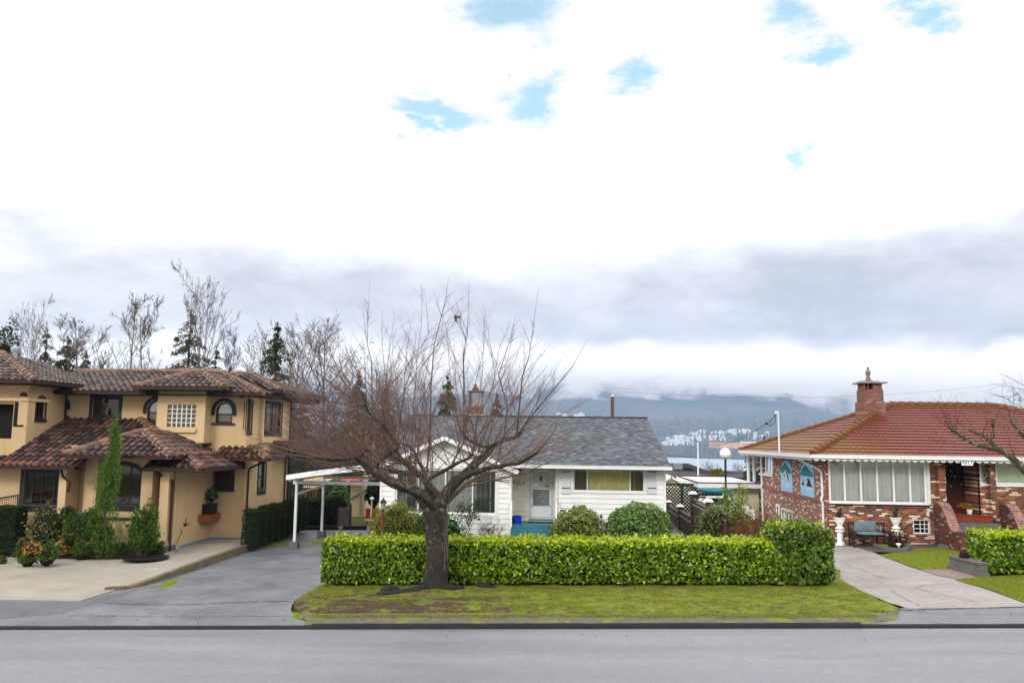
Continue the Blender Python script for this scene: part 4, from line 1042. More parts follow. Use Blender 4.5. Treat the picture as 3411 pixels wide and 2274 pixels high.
# ridge caps
for i in range(int((re-rw)/0.3)):
    x = rw+i*0.3; mb.box(x, x+0.28, RY-.14, RY+.14, RZ+.045, RZ+.075+0.01*(i % 2))
mb.build('roof', M_sh, WB)
mb = MB(); sl = 0.30                                # gable roof planes running back into the main slope
gy1 = 39.0
for sgn in (-1, 1):
    e = Vector((acx+sgn*(hwid+.25), YG-.45, ez-.25*slope+.05)); a = Vector((acx, YG-.45, ap.z+.06))
    slab(mb, [e, a, a+Vector((0, 5, 0)), e+Vector((0, 4.6, 0))], 0.06)
mb.build('gable_roof', M_sh, WB)
mb = MB()
for sgn in (-1, 1): mb.bar((acx+sgn*(hwid+.24), YG-.44, ez-.24*slope-.05), (acx, YG-.44, ap.z-.04), 0.04, 0.16)
mb.build('bargeboard', M['white_paint'], WB)
mb = MB(); gutter(mb, (xG-.15, EY-.04, eave+.02), (re+.03, EY-.04, eave+.02), 0.13, 0.12)
mb.build('gutter', M['white_paint'], WB)
mb = MB(); mb.box(xG, re-.02, EY+.02, YE, eave-0.045, eave-0.02); mb.build('soffit', M['lightgrey_paint'], WB)
mb = MB(); mb.bar((re-.02, EY, eave-.02), (re-.27, RY, RZ-.05), 0.04, 0.17); mb.build('rake_board', M['white_paint'], WB)
mb = MB(); mb.tube([(xE+.07, EY, eave-.03), (xE+.07, YM-.06, eave-.22), (xE+.07, YM-.06, zg)], 0.035, 8); mb.build('downpipe', M['white_paint'], WB)
# windows
pw = gx1-gx0
window(WB, 'F', YG, gx0, gx1, gz0, min(gz1, ez-.02), 0.08, 'white_paint', [xat(x, 1640, YG) for x in (1393, 1483, 1574)], (), setb=0.02, curtain='curtain_grey', mull=0.05, name='picture_window', trim=0.07)
for q0, q1 in ((gx0+.08, gx0+pw*.235), (gx1-pw*.215, gx1-.08)):
    n = 40; cm = MB()
    for i in range(n):
        ua, ub = q0+(q1-q0)*i/n, q0+(q1-q0)*(i+1)/n
        da, db = .02*math.sin(i*1.3), .02*math.sin((i+1)*1.3)
        cm.quad((ua, YG+.125+da, gz0+.08), (ub, YG+.125+db, gz0+.08), (ub, YG+.125+db, ez-.1), (ua, YG+.125+da, ez-.1))
    cm.build('side_drape', M['curtain_darkgrey'], WB)
wd = wx1-wx0
ww = window(WB, 'F', YM, wx0, wx1, wz0, wz1, 0.055, 'white_paint', [wx0+wd*.2, wx1-wd*.2], (), setb=0.02, curtain='curtain_gold', trim=0.08, name='window', wave=.028)
for q0, q1 in ((wx0+.05, wx0+wd*.19), (wx1-wd*.19, wx1-.05)):
    n = 22; cm = MB()
    for i in range(n):
        ua, ub = q0+(q1-q0)*i/n, q0+(q1-q0)*(i+1)/n
        da, db = .02*math.sin(i*1.3), .02*math.sin((i+1)*1.3)
        cm.quad((ua, YM+.11+da, wz0+.05), (ub, YM+.11+db, wz0+.05), (ub, YM+.11+db, wz1-.05), (ua, YM+.11+da, wz1-.05))
    cm.build('side_drape', M['curtain_olive'], WB)
for (a, b) in ((1869, 1900), (2155, 2187)):
    s0_, s1_ = xat(a, 1600, YM), xat(b, 1600, YM); z0_, z1_ = zat((a+b)/2, 1643, YM), zat((a+b)/2, 1563, YM)
    mb = MB(); n = 3
    for i in range(n):
        q = (s1_-s0_)/n; mb.box(s0_+i*q+.008, s0_+(i+1)*q-.008, YM-.06, YM-.02, z0_, z1_)
    mb.box(s0_+.01, s1_-.01, YM-.045, YM-.02, z0_+.01, z1_-.01)
    sh = mb.build('shutter', M['lightgrey_paint'], WB)
    for zz in (z0_+(z1_-z0_)*.23, z1_-(z1_-z0_)*.09): MB().box(s0_+.03, s1_-.02, YM-.075, YM-.061, zz-.018, zz+.018).build('strap_hinge', M['black'], sh)
# front door with storm door
p0, p1 = dx0+.10, dx1-.10
mb = MB(); ringmb(mb, 'F', YE, dx0, dx1, dz0, dz1, 0, .10, -.1, .03); 
df = mb.build('door_frame', M['grey_paint'], WB)
mb = MB(); mb.box(p0, p1, YE+.08, YE+.12, dz0+.02, dz1-.1); 
door = mb.build('door', M['grey_paint'], WB)
zm, zl = zat(1800, 1626, YE), zat(1800, 1684, YE)
mb = MB()
for (a, b, c_, d) in ((p0, p0+.06, dz0+.02, dz1-.1), (p1-.06, p1, dz0+.02, dz1-.1), (p0, p1, dz1-.17, dz1-.1), (p0, p1, zm-.04, zm), (p0, p1, zl-.04, zl)): mb.box(a, b, YE+.0, YE+.035, c_, d)
mb.box(p0+.055, p1-.055, YE+.008, YE+.03, dz0+.03, zl-.035)
mb.build('storm_door', M['lightgrey_paint'], door)
mb = MB(); mb.box(p0+.06, p1-.06, YE+.012, YE+.02, zl, zm-.04); mb.build('screen_panel', pmat('screen', (0.17, 0.19, 0.19), (0.22, 0.24, 0.235), 30, 0.8), door)
cxd, czd = (p0+p1)/2+.06, (zl+zm)/2
for ox, oz in ((0, .13), (0, -.17), (-.12, 0), (.12, 0)):
    mb = MB()
    for a in (45, 135): 
        d = Vector((math.cos(rad(a)), 0, math.sin(rad(a))))*.028; c0 = Vector((cxd+ox, YE+.006, czd+oz)); mb.bar(c0-d, c0+d, .008, .008, (0, 1, 0))
    mb.build('ornament', M['white_paint'], door)
mb = MB(); xx, zz = xat(1802, 1590, YE), zat(1802, 1593, YE); mb.box(xx-.055, xx+.055, YE+.06, YE+.079, zz-.10, zz+.10); mb.build('door_window', M['black'], door)
mb = MB(); xx, zz = xat(1783, 1615, YE), zat(1783, 1615, YE); mb.box(xx-.11, xx+.11, YE+.06, YE+.078, zz-.08, zz+.08); mb.build('mail_slot', M['white_paint'], door)
mb = MB(); xx, zz = xat(1824, 1618, YE), zat(1824, 1619, YE); mb.box(xx-.11, xx+.10, YE+.06, YE+.077, zz-.03, zz+.03); mb.build('notice', pmat('notice', (0.60, 0.25, 0.15), (0.5, 0.15, 0.08), 20, 0.6), door)
mb = MB(); mb.tube([(p0+.03, YE-.03, zm-.28), (p0+.03, YE-.03, zm-.16)], .012, 6); mb.build('handle', M['galv'], door)
text_part('house_number', '7009', 0.24, (xat(1729, 1610, YE), YE-.02, zat(1729, 1610, YE)), 'F', M['iron'], WB, 0.008, spacing=1.1)
c0 = P(1733, 1570, YE-.12); mb = MB(); mb.lathe((c0.x, c0.y, c0.z-.12), [(0.05, 0), (.075, .03), (.075, .15), (.05, .2), (.03, .22)], 10); mb.box(c0.x-.02, c0.x+.02, c0.y, YE, c0.z+.05, c0.z+.09)
mb.build('porch_light', pmat('bronze', (0.20, 0.16, 0.10), None, 6, 0.5), WB)
# porch with blue steps
fz_ = zat(1780, 1741, 34.6); sx0, sx1 = xG+.02, xat(1856, 1750, 34.4)
mb = MB(); mb.box(sx0, sx1+.02, 33.9, YE-.02, fz_-.45, fz_)
for i in range(1, 4): mb.box(sx0, sx1, 33.9-.30*i, 33.9-.30*(i-1), -.05, fz_-.185*i)
mb.box(sx0, sx1+.02, 33.92, YE-.02, -.05, fz_-.45)
mb.box(dx0, dx1, YE-.05, YE+.05, dz0-.05, dz0)
mb.build('porch_steps', M['blue_paint'], WB)
mb = MB(); mb.box(dx0-.02, dx1-.02, 34.55, 34.95, fz_, fz_+.03)
tag(mb.build('door_mat', M['black']), 'black door mat on the blue porch below the front door', 'door mat')
for (x, nm) in ((sx0+.02, 0), (sx1-.03, 1)):
    mb = MB(); top = fz_+.95
    a = Vector((x, 34.6, top)); b = Vector((x, 33.75, top-.06)); c_ = Vector((x, 32.95, fz_+.35)); 
    mb.bar(a, b, .04, .05); mb.bar(b, c_, .04, .05)
    for q in (a, b, c_): mb.box(q.x-.02, q.x+.02, q.y-.02, q.y+.02, -.02 if q is c_ else fz_-.1, q.z)
    mb.box(x-.02, x+.02, 33.83, 33.87, fz_-.1, top-.1)
    mb.bar((x, 33.75, fz_+.3), (x, 32.95, fz_-.15), .025, .03); mb.bar((x, 34.6, fz_+.3), (x, 33.75, fz_+.3), .025, .03)
    mb.build('handrail', M['white_paint'], WB)
# chimney on the ridge
cx0, cx1 = xat(1562, 1370, 42), xat(1608, 1370, 42); ctop = zat(1585, 1352, 42)
mb = MB(); mb.box(cx0, cx1, 41.7, 42.4, RZ-.5, ctop); ch_ = mb.build('chimney', M['brick_chimney'], WB)
mb = MB(); mb.box(cx0-.06, cx1+.06, 41.62, 42.46, RZ-.1, RZ+.12); mb.build('flashing', M['white_paint'], ch_)
zk = zat(1585, 1304, 42); MB().box(cx0+.2, cx1+.05, 41.75, 42.35, ctop, zk-.25).build('flue', M['galv'], ch_); mb = MB(); mb.box(cx0-.05, cx1+.05, 41.6, 42.5, zk-.03, zk+.04)
for q in (cx0+.02, cx1-.06): mb.box(q, q+.05, 41.7, 42.4, ctop, zk-.031)
mb.build('chimney_cap', M['concrete_dark'], ch_); MB().lathe(((cx0+cx1)/2-.05, 42.05, zk+.04), [(.16, 0), (.18, .12), (.08, .2), (.09, .3), (.02, .36)], 12).build('chimney_pot', M['post_brown'], ch_)
# vent pipe and roof bits
mb = MB(); q = P(1240+5, 1480, 38); mb.tube([(q.x, 38, 3.3), (q.x, 38, zat(1218, 1460, 38)+.3)], .05, 8); mb.build('vent_pipe', M['galv'], WB)
mb = MB(); q = P(2002, 1718, YM-.05); mb.box(q.x-.04, q.x+.04, YM-.09, YM-.018, q.z-.06, q.z+.05); mb.tube([(q.x, YM-.08, q.z), (q.x+.02, YM-.1, q.z-.5), (q.x, YM-.1, .1)], .012, 5); mb.build('hose_tap', M['iron'], WB)
# recycling bin on the porch
b0 = P(1703, 1741, 34.2); bz = fz_+.002
t = thing('recycling_bin', 'bright blue plastic recycling bin on the blue porch', 'recycling bin', (b0.x+.4, 34.15, bz))
mb = MB(); x0_, x1_ = xat(1711, 1730, 34.2), xat(1738, 1730, 34.2); h = .31
def tub(mb, x0, x1, y0, y1, z, h, tp=.03, th=.012):
    for (o_, i_, zz0) in ((0, 0, z),):
        A = [(x0+tp, y0+tp, z), (x1-tp, y0+tp, z), (x1-tp, y1-tp, z), (x0+tp, y1-tp, z)]; B = [(x0, y0, z+h), (x1, y0, z+h), (x1, y1, z+h), (x0, y1, z+h)]
        C_ = [(x0+th, y0+th, z+h), (x1-th, y0+th, z+h), (x1-th, y1-th, z+h), (x0+th, y1-th, z+h)]; D_ = [(x0+tp+th, y0+tp+th, z+th), (x1-tp-th, y0+tp+th, z+th), (x1-tp-th, y1-tp-th, z+th), (x0+tp+th, y1-tp-th, z+th)]
        mb.add(A+B+C_+D_, [(3, 2, 1, 0)]+[(i, (i+1) % 4, 4+(i+1) % 4, 4+i) for i in range(4)]+[(4+i, 4+(i+1) % 4, 8+(i+1) % 4, 8+i) for i in range(4)]+[(8+i, 8+(i+1) % 4, 12+(i+1) % 4, 12+i) for i in range(4)]+[(12, 13, 14, 15)])
tub(mb, x0_, x1_, 33.98, 34.32, bz, h); mb.build('tub', M['blue_bin'], t)
mb = MB(); mb.box(x0_-.015, x1_+.015, 33.965, 33.982, bz+h-.035, bz+h+.005)
mb.build('rim', M['blue_bin'], t)
t = thing('storage_basket', 'dark purple basket beside the blue recycling bin on the porch', 'basket', (x0_-.1, 34.35, bz))
mb = MB(); tub(mb, x0_-.12, x0_+.22, 34.36, 34.62, bz, .30); mb.build('tub', M['maroon'], t)
mb = MB(); mb.box(x0_-.13, x0_+.23, 34.345, 34.362, bz+.26, bz+.305); mb.build('rim', M['maroon'], t)

# ================================================================== CARPORT
X1, Y1, X2, Y2 = G(984, 1822).x, G(984, 1822).y, G(1066, 1785).x, G(1066, 1785).y
Y1, Y2 = 34.6, 38.6; X1 = xat(985, 1700, Y1); X2 = X1-.03
CP = thing('carport', 'white metal carport on slim posts attached to the left of the white bungalow', 'carport', (X1, Y1, gz(X1)))
xa_, xb_ = xat(957, 1586, 33.6), xL+.02
za_, zb_ = zat(957, 1588, 33.6), zat(1255, 1556, 33.6)+.02
mb = MB(); n = 14
for i in range(n):           # shallow ribbed roof, slightly bowed
    f0, f1 = i/n, (i+1)/n
    def pz(f): return za_+(zb_-za_)*f+0.05*math.sin(math.pi*f)
    A = (xa_+(xb_-xa_)*f0, pz(f0)); B = (xa_+(xb_-xa_)*f1, pz(f1))
    mb.prism([(A[0], 33.6, A[1]), (B[0], 33.6, B[1]), (B[0], 33.6, B[1]+.05), (A[0], 33.6, A[1]+.05)], (0, 6.3, 0))
    mb.box(A[0]-.02, A[0]+.02, 33.6, 39.9, A[1]+.04, A[1]+.085)
mb.build('roof', M['white_paint'], CP)
mb = MB()
for i in range(n):
    f0, f1 = i/n, (i+1)/n
    mb.bar((xa_+(xb_-xa_)*f0, 33.57, pz(f0)-.02), (xa_+(xb_-xa_)*f1, 33.57, pz(f1)-.02), .04, .19)
mb.bar((xa_-.02, 33.55, za_-.02), (xa_-.02, 39.95, za_-.02), .04, .19)
mb.build('fascia', M['white_paint'], CP)
bz1 = zat(1000, 1606, Y1)
mb = MB(); mb.bar((X1-.15, Y1, bz1), (xb_, Y1, bz1), .09, .14); mb.build('beam', M['lightgrey_paint'], CP)
mb = MB(); mb.bar((X2-.15, Y2, bz1+.05), (xb_, Y2, bz1+.05), .09, .13); mb.build('beam', M['lightgrey_paint'], CP)
mb = MB(); mb.bar((X1, Y1+.05, bz1-.50), (X2, Y2-.05, bz1-.35), .05, .09); mb.build('brace', M['lightgrey_paint'], CP)
mb = MB(); mb.bar((X1-.02, 33.7, bz1+.13), (X2-.02, 39.8, bz1+.13), .06, .10); mb.build('beam', M['white_paint'], CP)
for (x, y) in ((X1, Y1), (X2, Y2)):
    zb2 = gz(x)+.04; mb = MB(); mb.tube([(x, y, zb2+.28), (x, y, bz1+.09)], .062, 12); o = mb.build('post', M['white_paint'], CP)
    mb = MB(); mb.prism([(x-.19, y-.19, zb2-.05), (x+.19, y-.19, zb2-.05), (x+.19, y+.19, zb2-.05), (x-.19, y+.19, zb2-.05)], (0, 0, .02)); 
    mb.add([(x-.18, y-.18, zb2-.04), (x+.18, y-.18, zb2-.04), (x+.18, y+.18, zb2-.04), (x-.18, y+.18, zb2-.04), (x-.16, y-.16, zb2+.30), (x+.16, y-.16, zb2+.30), (x+.16, y+.16, zb2+.30), (x-.16, y+.16, zb2+.30)], [(0,3,2,1),(4,5,6,7),(0,1,5,4),(1,2,6,5),(2,3,7,6),(3,0,4,7)])
    mb.build('footing', M['concrete_dark'], o)

# ================================================================== BRICK HOUSE
YB = 35.2; XB = 10.72; YBb = 46.2
BH = thing('brick_house', 'mottled red brick house with moss streaked red tile roof and scalloped white eave trim', 'house', (XB, YB, gz(XB)))
zf = lambda x: gz(x)-.05
ez_ = zat(3000, 1524, 34.5)
wz0, wz1 = zat(2930, 1677, YB), ez_-.02
bwx0, bwx1 = xat(2760, 1610, YB), xat(3096, 1610, YB)
dX0, dX1 = xat(3143, 1600, YB), xat(3262, 1600, YB)     # recessed entry opening
nX0, nX1 = xat(3264, 1570, YB), xat(3293, 1570, YB)
rX0, rX1 = xat(3316, 1570, YB), xat(3520, 1570, YB); rz0 = zat(3330, 1612, YB)
kx0, kx1, kz0, kz1 = xat(3043, 1755, YB), xat(3096, 1755, YB), zat(3070, 1776, YB), zat(3070, 1732, YB)
XBR = 25.5
mb = MB(); dfl = zat(3200, 1714, YB)
wall(mb, 'F', YB, XB, XBR, -.3, ez_, [(bwx0, bwx1, wz0, wz1), (dX0, dX1, dfl, wz1), (nX0, nX1, zat(3280, 1610, YB), wz1), (rX0, rX1, rz0, wz1), (kx0, kx1, kz0, kz1)])
mb.box(bwx0-.05, bwx1+.05, YB-.07, YB-.002, wz0-.13, wz0-.02)     # soldier course under the picture window
# pilasters by the door and at the corner
pc0, pc1 = xat(3118, 1610, YB), xat(3143, 1610, YB)
mb.box(pc0, pc1-.002, YB-.22, YB-.003, dfl, ez_-.03); mb.box(xat(3300, 1610, YB-.3), xat(3313, 1610, YB-.3), YB-.3, YB-.003, dfl-.1, ez_-.03)
mb.build('front_wall', M['brick_front'], BH)
mb = MB(); YD = YB+1.35
wall(mb, 'F', YD, dX0, dX1, dfl, ez_, []); 
mb.quad((dX0, YB, dfl), (dX0, YD, dfl), (dX0, YD, ez_), (dX0, YB, ez_)); mb.quad((dX1, YB, dfl), (dX1, YD, dfl), (dX1, YD, ez_), (dX1, YB, ez_))
mb.build('entry_wall', M['brick_front'], BH)
# side wall facing the white house, with window and band
def sy(px, py=1580): return PX(px, py, XB).y
def sz(px, py): return PX(px, py, XB).z
w0, w1 = sy(2573, 1550), sy(2531, 1540); wzb, wzt = (sz(2573, 1583)+sz(2531, 1573))/2, ez_-.02
lw0, lw1 = sy(2640, 1730), sy(2606, 1720); lz0, lz1 = sz(2620, 1765), sz(2620, 1700)
mb = MB(); wall(mb, 'L', XB, YB, YBb, -.6, ez_, [(w0, w1, wzb, wzt), (lw0, lw1, lz0, lz1)])
mb.quad((XB, YBb, -.6), (XBR, YBb, -.6), (XBR, YBb, ez_), (XB, YBb, ez_))
mb.build('side_wall', M['brick_side'], BH)
zb_band = (sz(2725, 1667)+sz(2521, 1618))/2
mb = MB(); mb.box(XB-.03, XB-.002, YB-.03, YBb, zb_band-.06, zb_band+.05); mb.box(XB-.028, bwx0-.06, YB-.032, YB-.002, zb_band-.06, zb_band+.05)
mb.build('string_course', pmat('string_course', (0.38, 0.16, 0.10), (0.30, 0.12, 0.08), 6, 0.85), BH)
window(BH, 'L', XB, w0, w1, wzb, wzt, .08, 'white_paint', [w0+(w1-w0)*.28], (), setb=.05, curtain='blind_white', sill=.08, name='window', wave=.004)
window(BH, 'L', XB, lw0, lw1, lz0, lz1, .09, 'white_paint', [(lw0+lw1)/2], (), setb=.05, curtain='curtain_olive', trim=.07, name='basement_window')
# front windows
bw = bwx1-bwx0
window(BH, 'F', YB, bwx0, bwx1-.1, wz0, wz1, .09, 'white_paint', [bwx0+(bw-.1)*i/6 for i in range(1, 6)], (), setb=.03, curtain='curtain_pale', name='picture_window', mull=.075, sill=.03)
mb = MB(); mb.box(bwx1-.1, bwx1+.02, YB-.03, YB+.1, wz0, wz1); mb.build('window_post', M['lightgrey_paint'], BH)
window(BH, 'F', YB, nX0, nX1, zat(3280, 1610, YB), wz1, .055, 'white_paint', (), (), setb=.03, curtain='blind_cream', name='narrow_window', wave=.003, sill=.02)
window(BH, 'F', YB, rX0, rX1, rz0, wz1, .07, 'white_paint', [rX0+1.6], (), setb=.03, curtain='blind_cream', name='window', wave=.003, sill=.03)
window(BH, 'F', YB, kx0, kx1, kz0, kz1, .035, 'white_paint', [kx0+(kx1-kx0)*.45, kx0+(kx1-kx0)*.72], [kz0+(kz1-kz0)*.36, kz0+(kz1-kz0)*.68], setb=.03, curtain='interior', name='basement_window', mull=.025, trim=.02)
# door: panelled wood with dark glazing, sidelight
dd0, dd1 = dX0+.08, xat(3222, 1620, YD); dtop = dfl+2.35
mb = MB(); mb.box(dd0, dd1, YD-.06, YD-.005, dfl, dtop)
for (a, b_) in ((dd0+.1, dd0+.42), (dd0+.55, dd0+.87)):
    for (q, r) in ((.15, .55), (.65, 1.05)): mb.box(a, b_, YD-.08, YD-.058, dfl+q, dfl+r)
mb.box(dd0-.06, dd0, YD-.12, YD-.005, dfl, dtop+.06); mb.box(dd1, dd1+.06, YD-.12, YD-.005, dfl, dtop+.06); mb.box(dd0, dd1, YD-.11, YD-.005, dtop, dtop+.06)
door = mb.build('front_door', M['door_wood'], BH)
mb = MB()
for (a, b_) in ((dd0+.1, dd0+.42), (dd0+.55, dd0+.87), (dd1-.33, dd1-.12)): mb.box(a, b_, YD-.075, YD-.058, dfl+1.15, dtop-.15)
mb.build('door_glass', M['glass_dark'], door)
mb = MB(); mb.ball((dd0+.95, YD-.1, dfl+1.0), .03); mb.build('door_knob', M['iron'], door)
# roof: hip with moss, ridge and hips in half round caps
ex0, ey0, ex1, ey1 = 10.02, 34.5, 26.6, 48.4
RZB = zat(3100, 1352, 41.1); ra_, rb_ = Vector((15.7, 41.1, RZB)), Vector((20.6, 41.1, RZB)); ze = ez_+.05
A_, B_, C_, D_ = Vector((ex0, ey0, ze)), Vector((ex1, ey0, ze)), Vector((ex1, ey1, ze)), Vector((ex0, ey1, ze))
mb = MB(); wavy_roof(mb, [A_, B_, rb_, ra_]); wavy_roof(mb, [D_, A_, ra_]); wavy_roof(mb, [B_, C_, rb_], cw=.12); mb.prism([C_-Vector((0,0,.05)), D_-Vector((0,0,.05)), ra_-Vector((0,0,.05)), rb_-Vector((0,0,.05))], (0, 0, .05))
roof = mb.build('roof', M['red_tile'], BH)
mb = MB()
for a, b_ in ((A_, ra_), (B_, rb_), (D_, ra_), (ra_, rb_)): caps(mb, mb, a+Vector((0, 0, .04)), b_+Vector((0, 0, .04)), .13, .42)
mb.build('ridge_cap', M['redcap'], roof)
mb = MB(); gutter(mb, (ex0-.05, ey0-.06, ze-.03), (ex1, ey0-.06, ze-.03), .15, .13); gutter(mb, (ex0-.06, ey0-.1, ze-.03), (ex0-.06, ey1, ze-.03), .15, .13)
mb.build('gutter', M['white_paint'], BH)
mb = MB(); mb.box(ex0+.05, ex1, ey0+.05, YB-.003, ze-.14, ze-.11); mb.box(ex0+.05, XB-.003, YB, ey1, ze-.14, ze-.11); mb.box(dX0, dX1, YB, YD, ze-.14, ze-.11); mb.build('soffit', M['lightgrey_paint'], BH)
# scalloped valance under the gutter
mb = MB(); n = 60; wdt = (ex1-ex0)/n
for i in range(n):
    x = ex0+i*wdt; pts = [(x, ey0-.04, ze-.10), (x+wdt, ey0-.04, ze-.10)]+[(x+wdt/2+wdt/2*.96*math.cos(t), ey0-.04, ze-.125-.095*math.sin(t)) for t in [math.pi*k/7 for k in range(8)]]
    mb.prism(pts, (0, .012, 0))
n = 50; wdt = (ey1-ey0)/n
for i in range(n):
    y = ey0+i*wdt; pts = [(ex0-.04, y, ze-.10), (ex0-.04, y+wdt, ze-.10)]+[(ex0-.04, y+wdt/2+wdt/2*.96*math.cos(t), ze-.125-.095*math.sin(t)) for t in [math.pi*k/7 for k in range(8)]]
    mb.prism(pts, (.012, 0, 0))
mb.build('scalloped_trim', M['white_paint'], BH)
# chimney
c1, c2 = xat(2868, 1300, 39.8), xat(2942, 1300, 39.8); ct = zat(2905, 1285, 39.8)
zc0 = ze+1.2
mb = MB(); mb.box(c1+.07, c2-.07, 39.6, 40.6, zc0, ct-.18); mb.box(c1, c2, 39.52, 40.68, zc0, zc0+.95+.3)
mb.box(c1+.09, c1+.16, 39.67, 40.5, ct-.18, ct+.12); mb.box((c1+c2)/2, c2-.10, 39.67, 40.5, ct-.18, ct+.12); mb.box((c1+c2)/2-.25, (c1+c2)/2-.20, 39.67, 40.5, ct-.18, ct+.12)
ch_ = mb.build('chimney', M['brick_chimney'], BH)
mb = MB(); mb.box(c1-.10, c2+.12, 39.5, 40.7, ct+.12, ct+.18); mb.box(c1+.05, c2-.2, 39.7, 40.5, ct+.181, ct+.24); mb.build('chimney_cap', M['concrete'], ch_)
# statue figure on top
sc_ = Vector(((c1+c2)/2-.05, 40.1, ct+.242)); hs = P(2905, 1222, 40.1).z-sc_.z; k = hs/1.0
t = thing('statue', 'small weathered stone figure standing on the brick chimney cap', 'statue', tuple(sc_))
mb = MB(); mb.lathe(sc_, [(.17*k, 0), (.18*k, .08*k), (.15*k, .2*k), (.12*k, .32*k), (.14*k, .45*k), (.19*k, .58*k), (.18*k, .68*k), (.10*k, .74*k), (.055*k, .78*k), (.085*k, .84*k), (.09*k, .90*k), (.06*k, .97*k), (.01, 1.0*k)], 10)
mb.build('figure', pmat('statue_stone', (0.30, 0.20, 0.17), (0.2, 0.14, 0.12), 9, 0.9), t, smooth=True)
mb = MB(); mb.box(sc_.x-.2*k, sc_.x+.2*k, sc_.y-.2*k, sc_.y+.2*k, sc_.z, sc_.z+.06*k); mb.build('base', M['concrete_dark'], t)
# downpipes
mb = MB(); a = PX(2647, 1545, ex0+.02); mb.tube([(ex0-.02, a.y, ze-.1), (ex0+.1, a.y-.1, ze-.2), (XB-.06, YB+.6, ze-.62), (XB-.06, YB+.35, ze-.7), (XB-.06, YB+.3, zb_band+.25), (XB-.12, YB+.3, zb_band+.1), (XB-.06, YB+.3, zb_band-.05), (XB-.06, YB+.3, -.1)], .05, 8); mb.build('downpipe', M['white_paint'], BH)
mb = MB(); mb.tube([(XB-.1, YBb-.1, ze-.1), (XB-.06, YBb-.1, zb_band+.2), (XB-.14, YBb-.1, zb_band+.05), (XB-.06, YBb-.1, zb_band-.1), (XB-.06, YBb-.1, -.3)], .055, 8); mb.build('downpipe', M['white_paint'], BH)
for (px, yy) in ((2493, 48.0), (2512, 48.0)):
    mb = MB(); x_ = xat(px, 1560, yy); mb.tube([(x_, yy, ze-.1), (x_, yy, zat(px, 1603, yy))], .09, 8); mb.build('porch_post', M['lightgrey_paint'], BH)
# service mast and drop cable
m0 = P(2595, 1463, 38.5); m1 = P(2592, 1374, 38.5)
MX = thing('service_mast', 'pale metal service mast standing on the mossy end of the red roof', 'service mast', tuple(m0))
mb = MB(); mb.tube([m0-Vector((0, 0, .6)), m1], .038, 10); mb.build('mast', M['lightgrey_paint'], MX)
mb = MB(); mb.tube([m1, m1+Vector((-.08, 0, .03)), m1+Vector((-.13, 0, -.05))], .05, 8); mb.build('weatherhead', M['lightgrey_paint'], MX)
c0 = P(2553, 1410, 38.6)
mb = MB(); mb.tube([m1+Vector((-.12, 0, -.05)), m1+Vector((-.25, 0, -.3)), m1+Vector((-.45, .1, -.45)), c0], .016, 5); mb.tube([m1+Vector((-.12, 0, -.05)), m1+Vector((-.12, 0, -.4)), m1+Vector((-.35, .1, -.6)), c0], .014, 5)
mb.ball(c0, .09, .05, .05); mb.build('drip_loop', M['black'], MX)
def wire(name, label, a, b, sag, r=.012, n=24, parent=None, mat='black'):
    mb = MB(); pts = []
    for i in range(n+1):
        f = i/n; p = Vector(a).lerp(Vector(b), f); p.z -= sag*4*f*(1-f); pts.append(p)
    mb.tube(pts, r, 5); o = mb.build(name, M[mat], parent)
    if parent is None: tag(o, label, 'cable')
    return o
FP = P(2326, 1475, 62)
wire('power_cable', 'black service cable sagging from the roof mast to the far pole', c0, FP, 0.5, .014)
# house number board under the eave
nb = P(3223, 1541, ey0-.10)
mb = MB(); mb.box(nb.x-.22, nb.x+.22, ey0-.075, ey0-.05, nb.z-.10, nb.z+.09); nbd = mb.build('number_board', M['milk'], BH)
text_part('house_number', '7017', 0.20, (nb.x, ey0-.08, nb.z), 'F', M['iron'], nbd, .005, spacing=1.1)
# steps, flanked by curved brick walls
st0, st1 = xat(3150, 1740, 34.6), xat(3330, 1740, 34.6)
mb = MB(); mb.box(dX0-.02, dX1+.3, YB-.35, YD-.13, -.2, dfl-.02); lv = [dfl-.02, dfl-.27, dfl-.50, dfl-.73, dfl-.95]
for i in range(1, 5): mb.box(st0, st1, YB-.35-.38*i, YB-.35-.38*(i-1)-.002, -.2, lv[i])
steps = mb.build('front_steps', M['concrete_dark'], BH)
mb = MB(); mb.box(dX0, dX1+.28, YB-.375, YB-.352, dfl-.25, dfl-.04); mb.box(dX0-.02, dX1+.3, YB-.40, YD-.14, dfl-.018, dfl+.012); mb.build('tile_riser', M['terracotta'], steps)
def stairwall(x0, x1, prof, nm):
    mb = MB(); mb.prism([(x0, y, z) for y, z in prof], (x1-x0, 0, 0)); o = mb.build(nm, M['brick_stair'], BH)
    mb = MB(); top = prof[1:-1]
    for (ya, za), (yb, zb) in zip(top, top[1:]): mb.bar(((x0+x1)/2, ya, za+.03), ((x0+x1)/2, yb, zb+.03), x1-x0+.05, .07)
    mb.build('coping', M['brick_cap'], o)
def curve_prof(y_back, y_front, z_top, z_bot):
    pts = [(y_back, -.2), (y_back, z_top)]
    for i in range(0, 11):
        f = i/10; pts.append((y_back-.35+(y_front+.35-(y_back-.35))*f, z_top-(z_top-z_bot)*(1-math.cos(math.pi/2*min(1, f*1.05)))**1.0))
    pts += [(y_front, z_bot-.02), (y_front, -.2)]
    return pts
zt_ = zat(3110, 1672, YB); 
lx = xat(3097, 1700, YB)
for nm, xx in (('stair_wall', lx+.05), ('stair_wall', xat(3320, 1700, YB))):
    stairwall(xx, xx+.33, curve_prof(YB-.235, YB-2.1, zt_, zt_-1.0), nm)
mb = MB(); pst = G(3190, 1800); mb.box(st0-.30, st0+.12, YB-2.55, YB-2.12, 0, zt_-.95); mb.build('stair_pier', M['brick_stair'], BH)
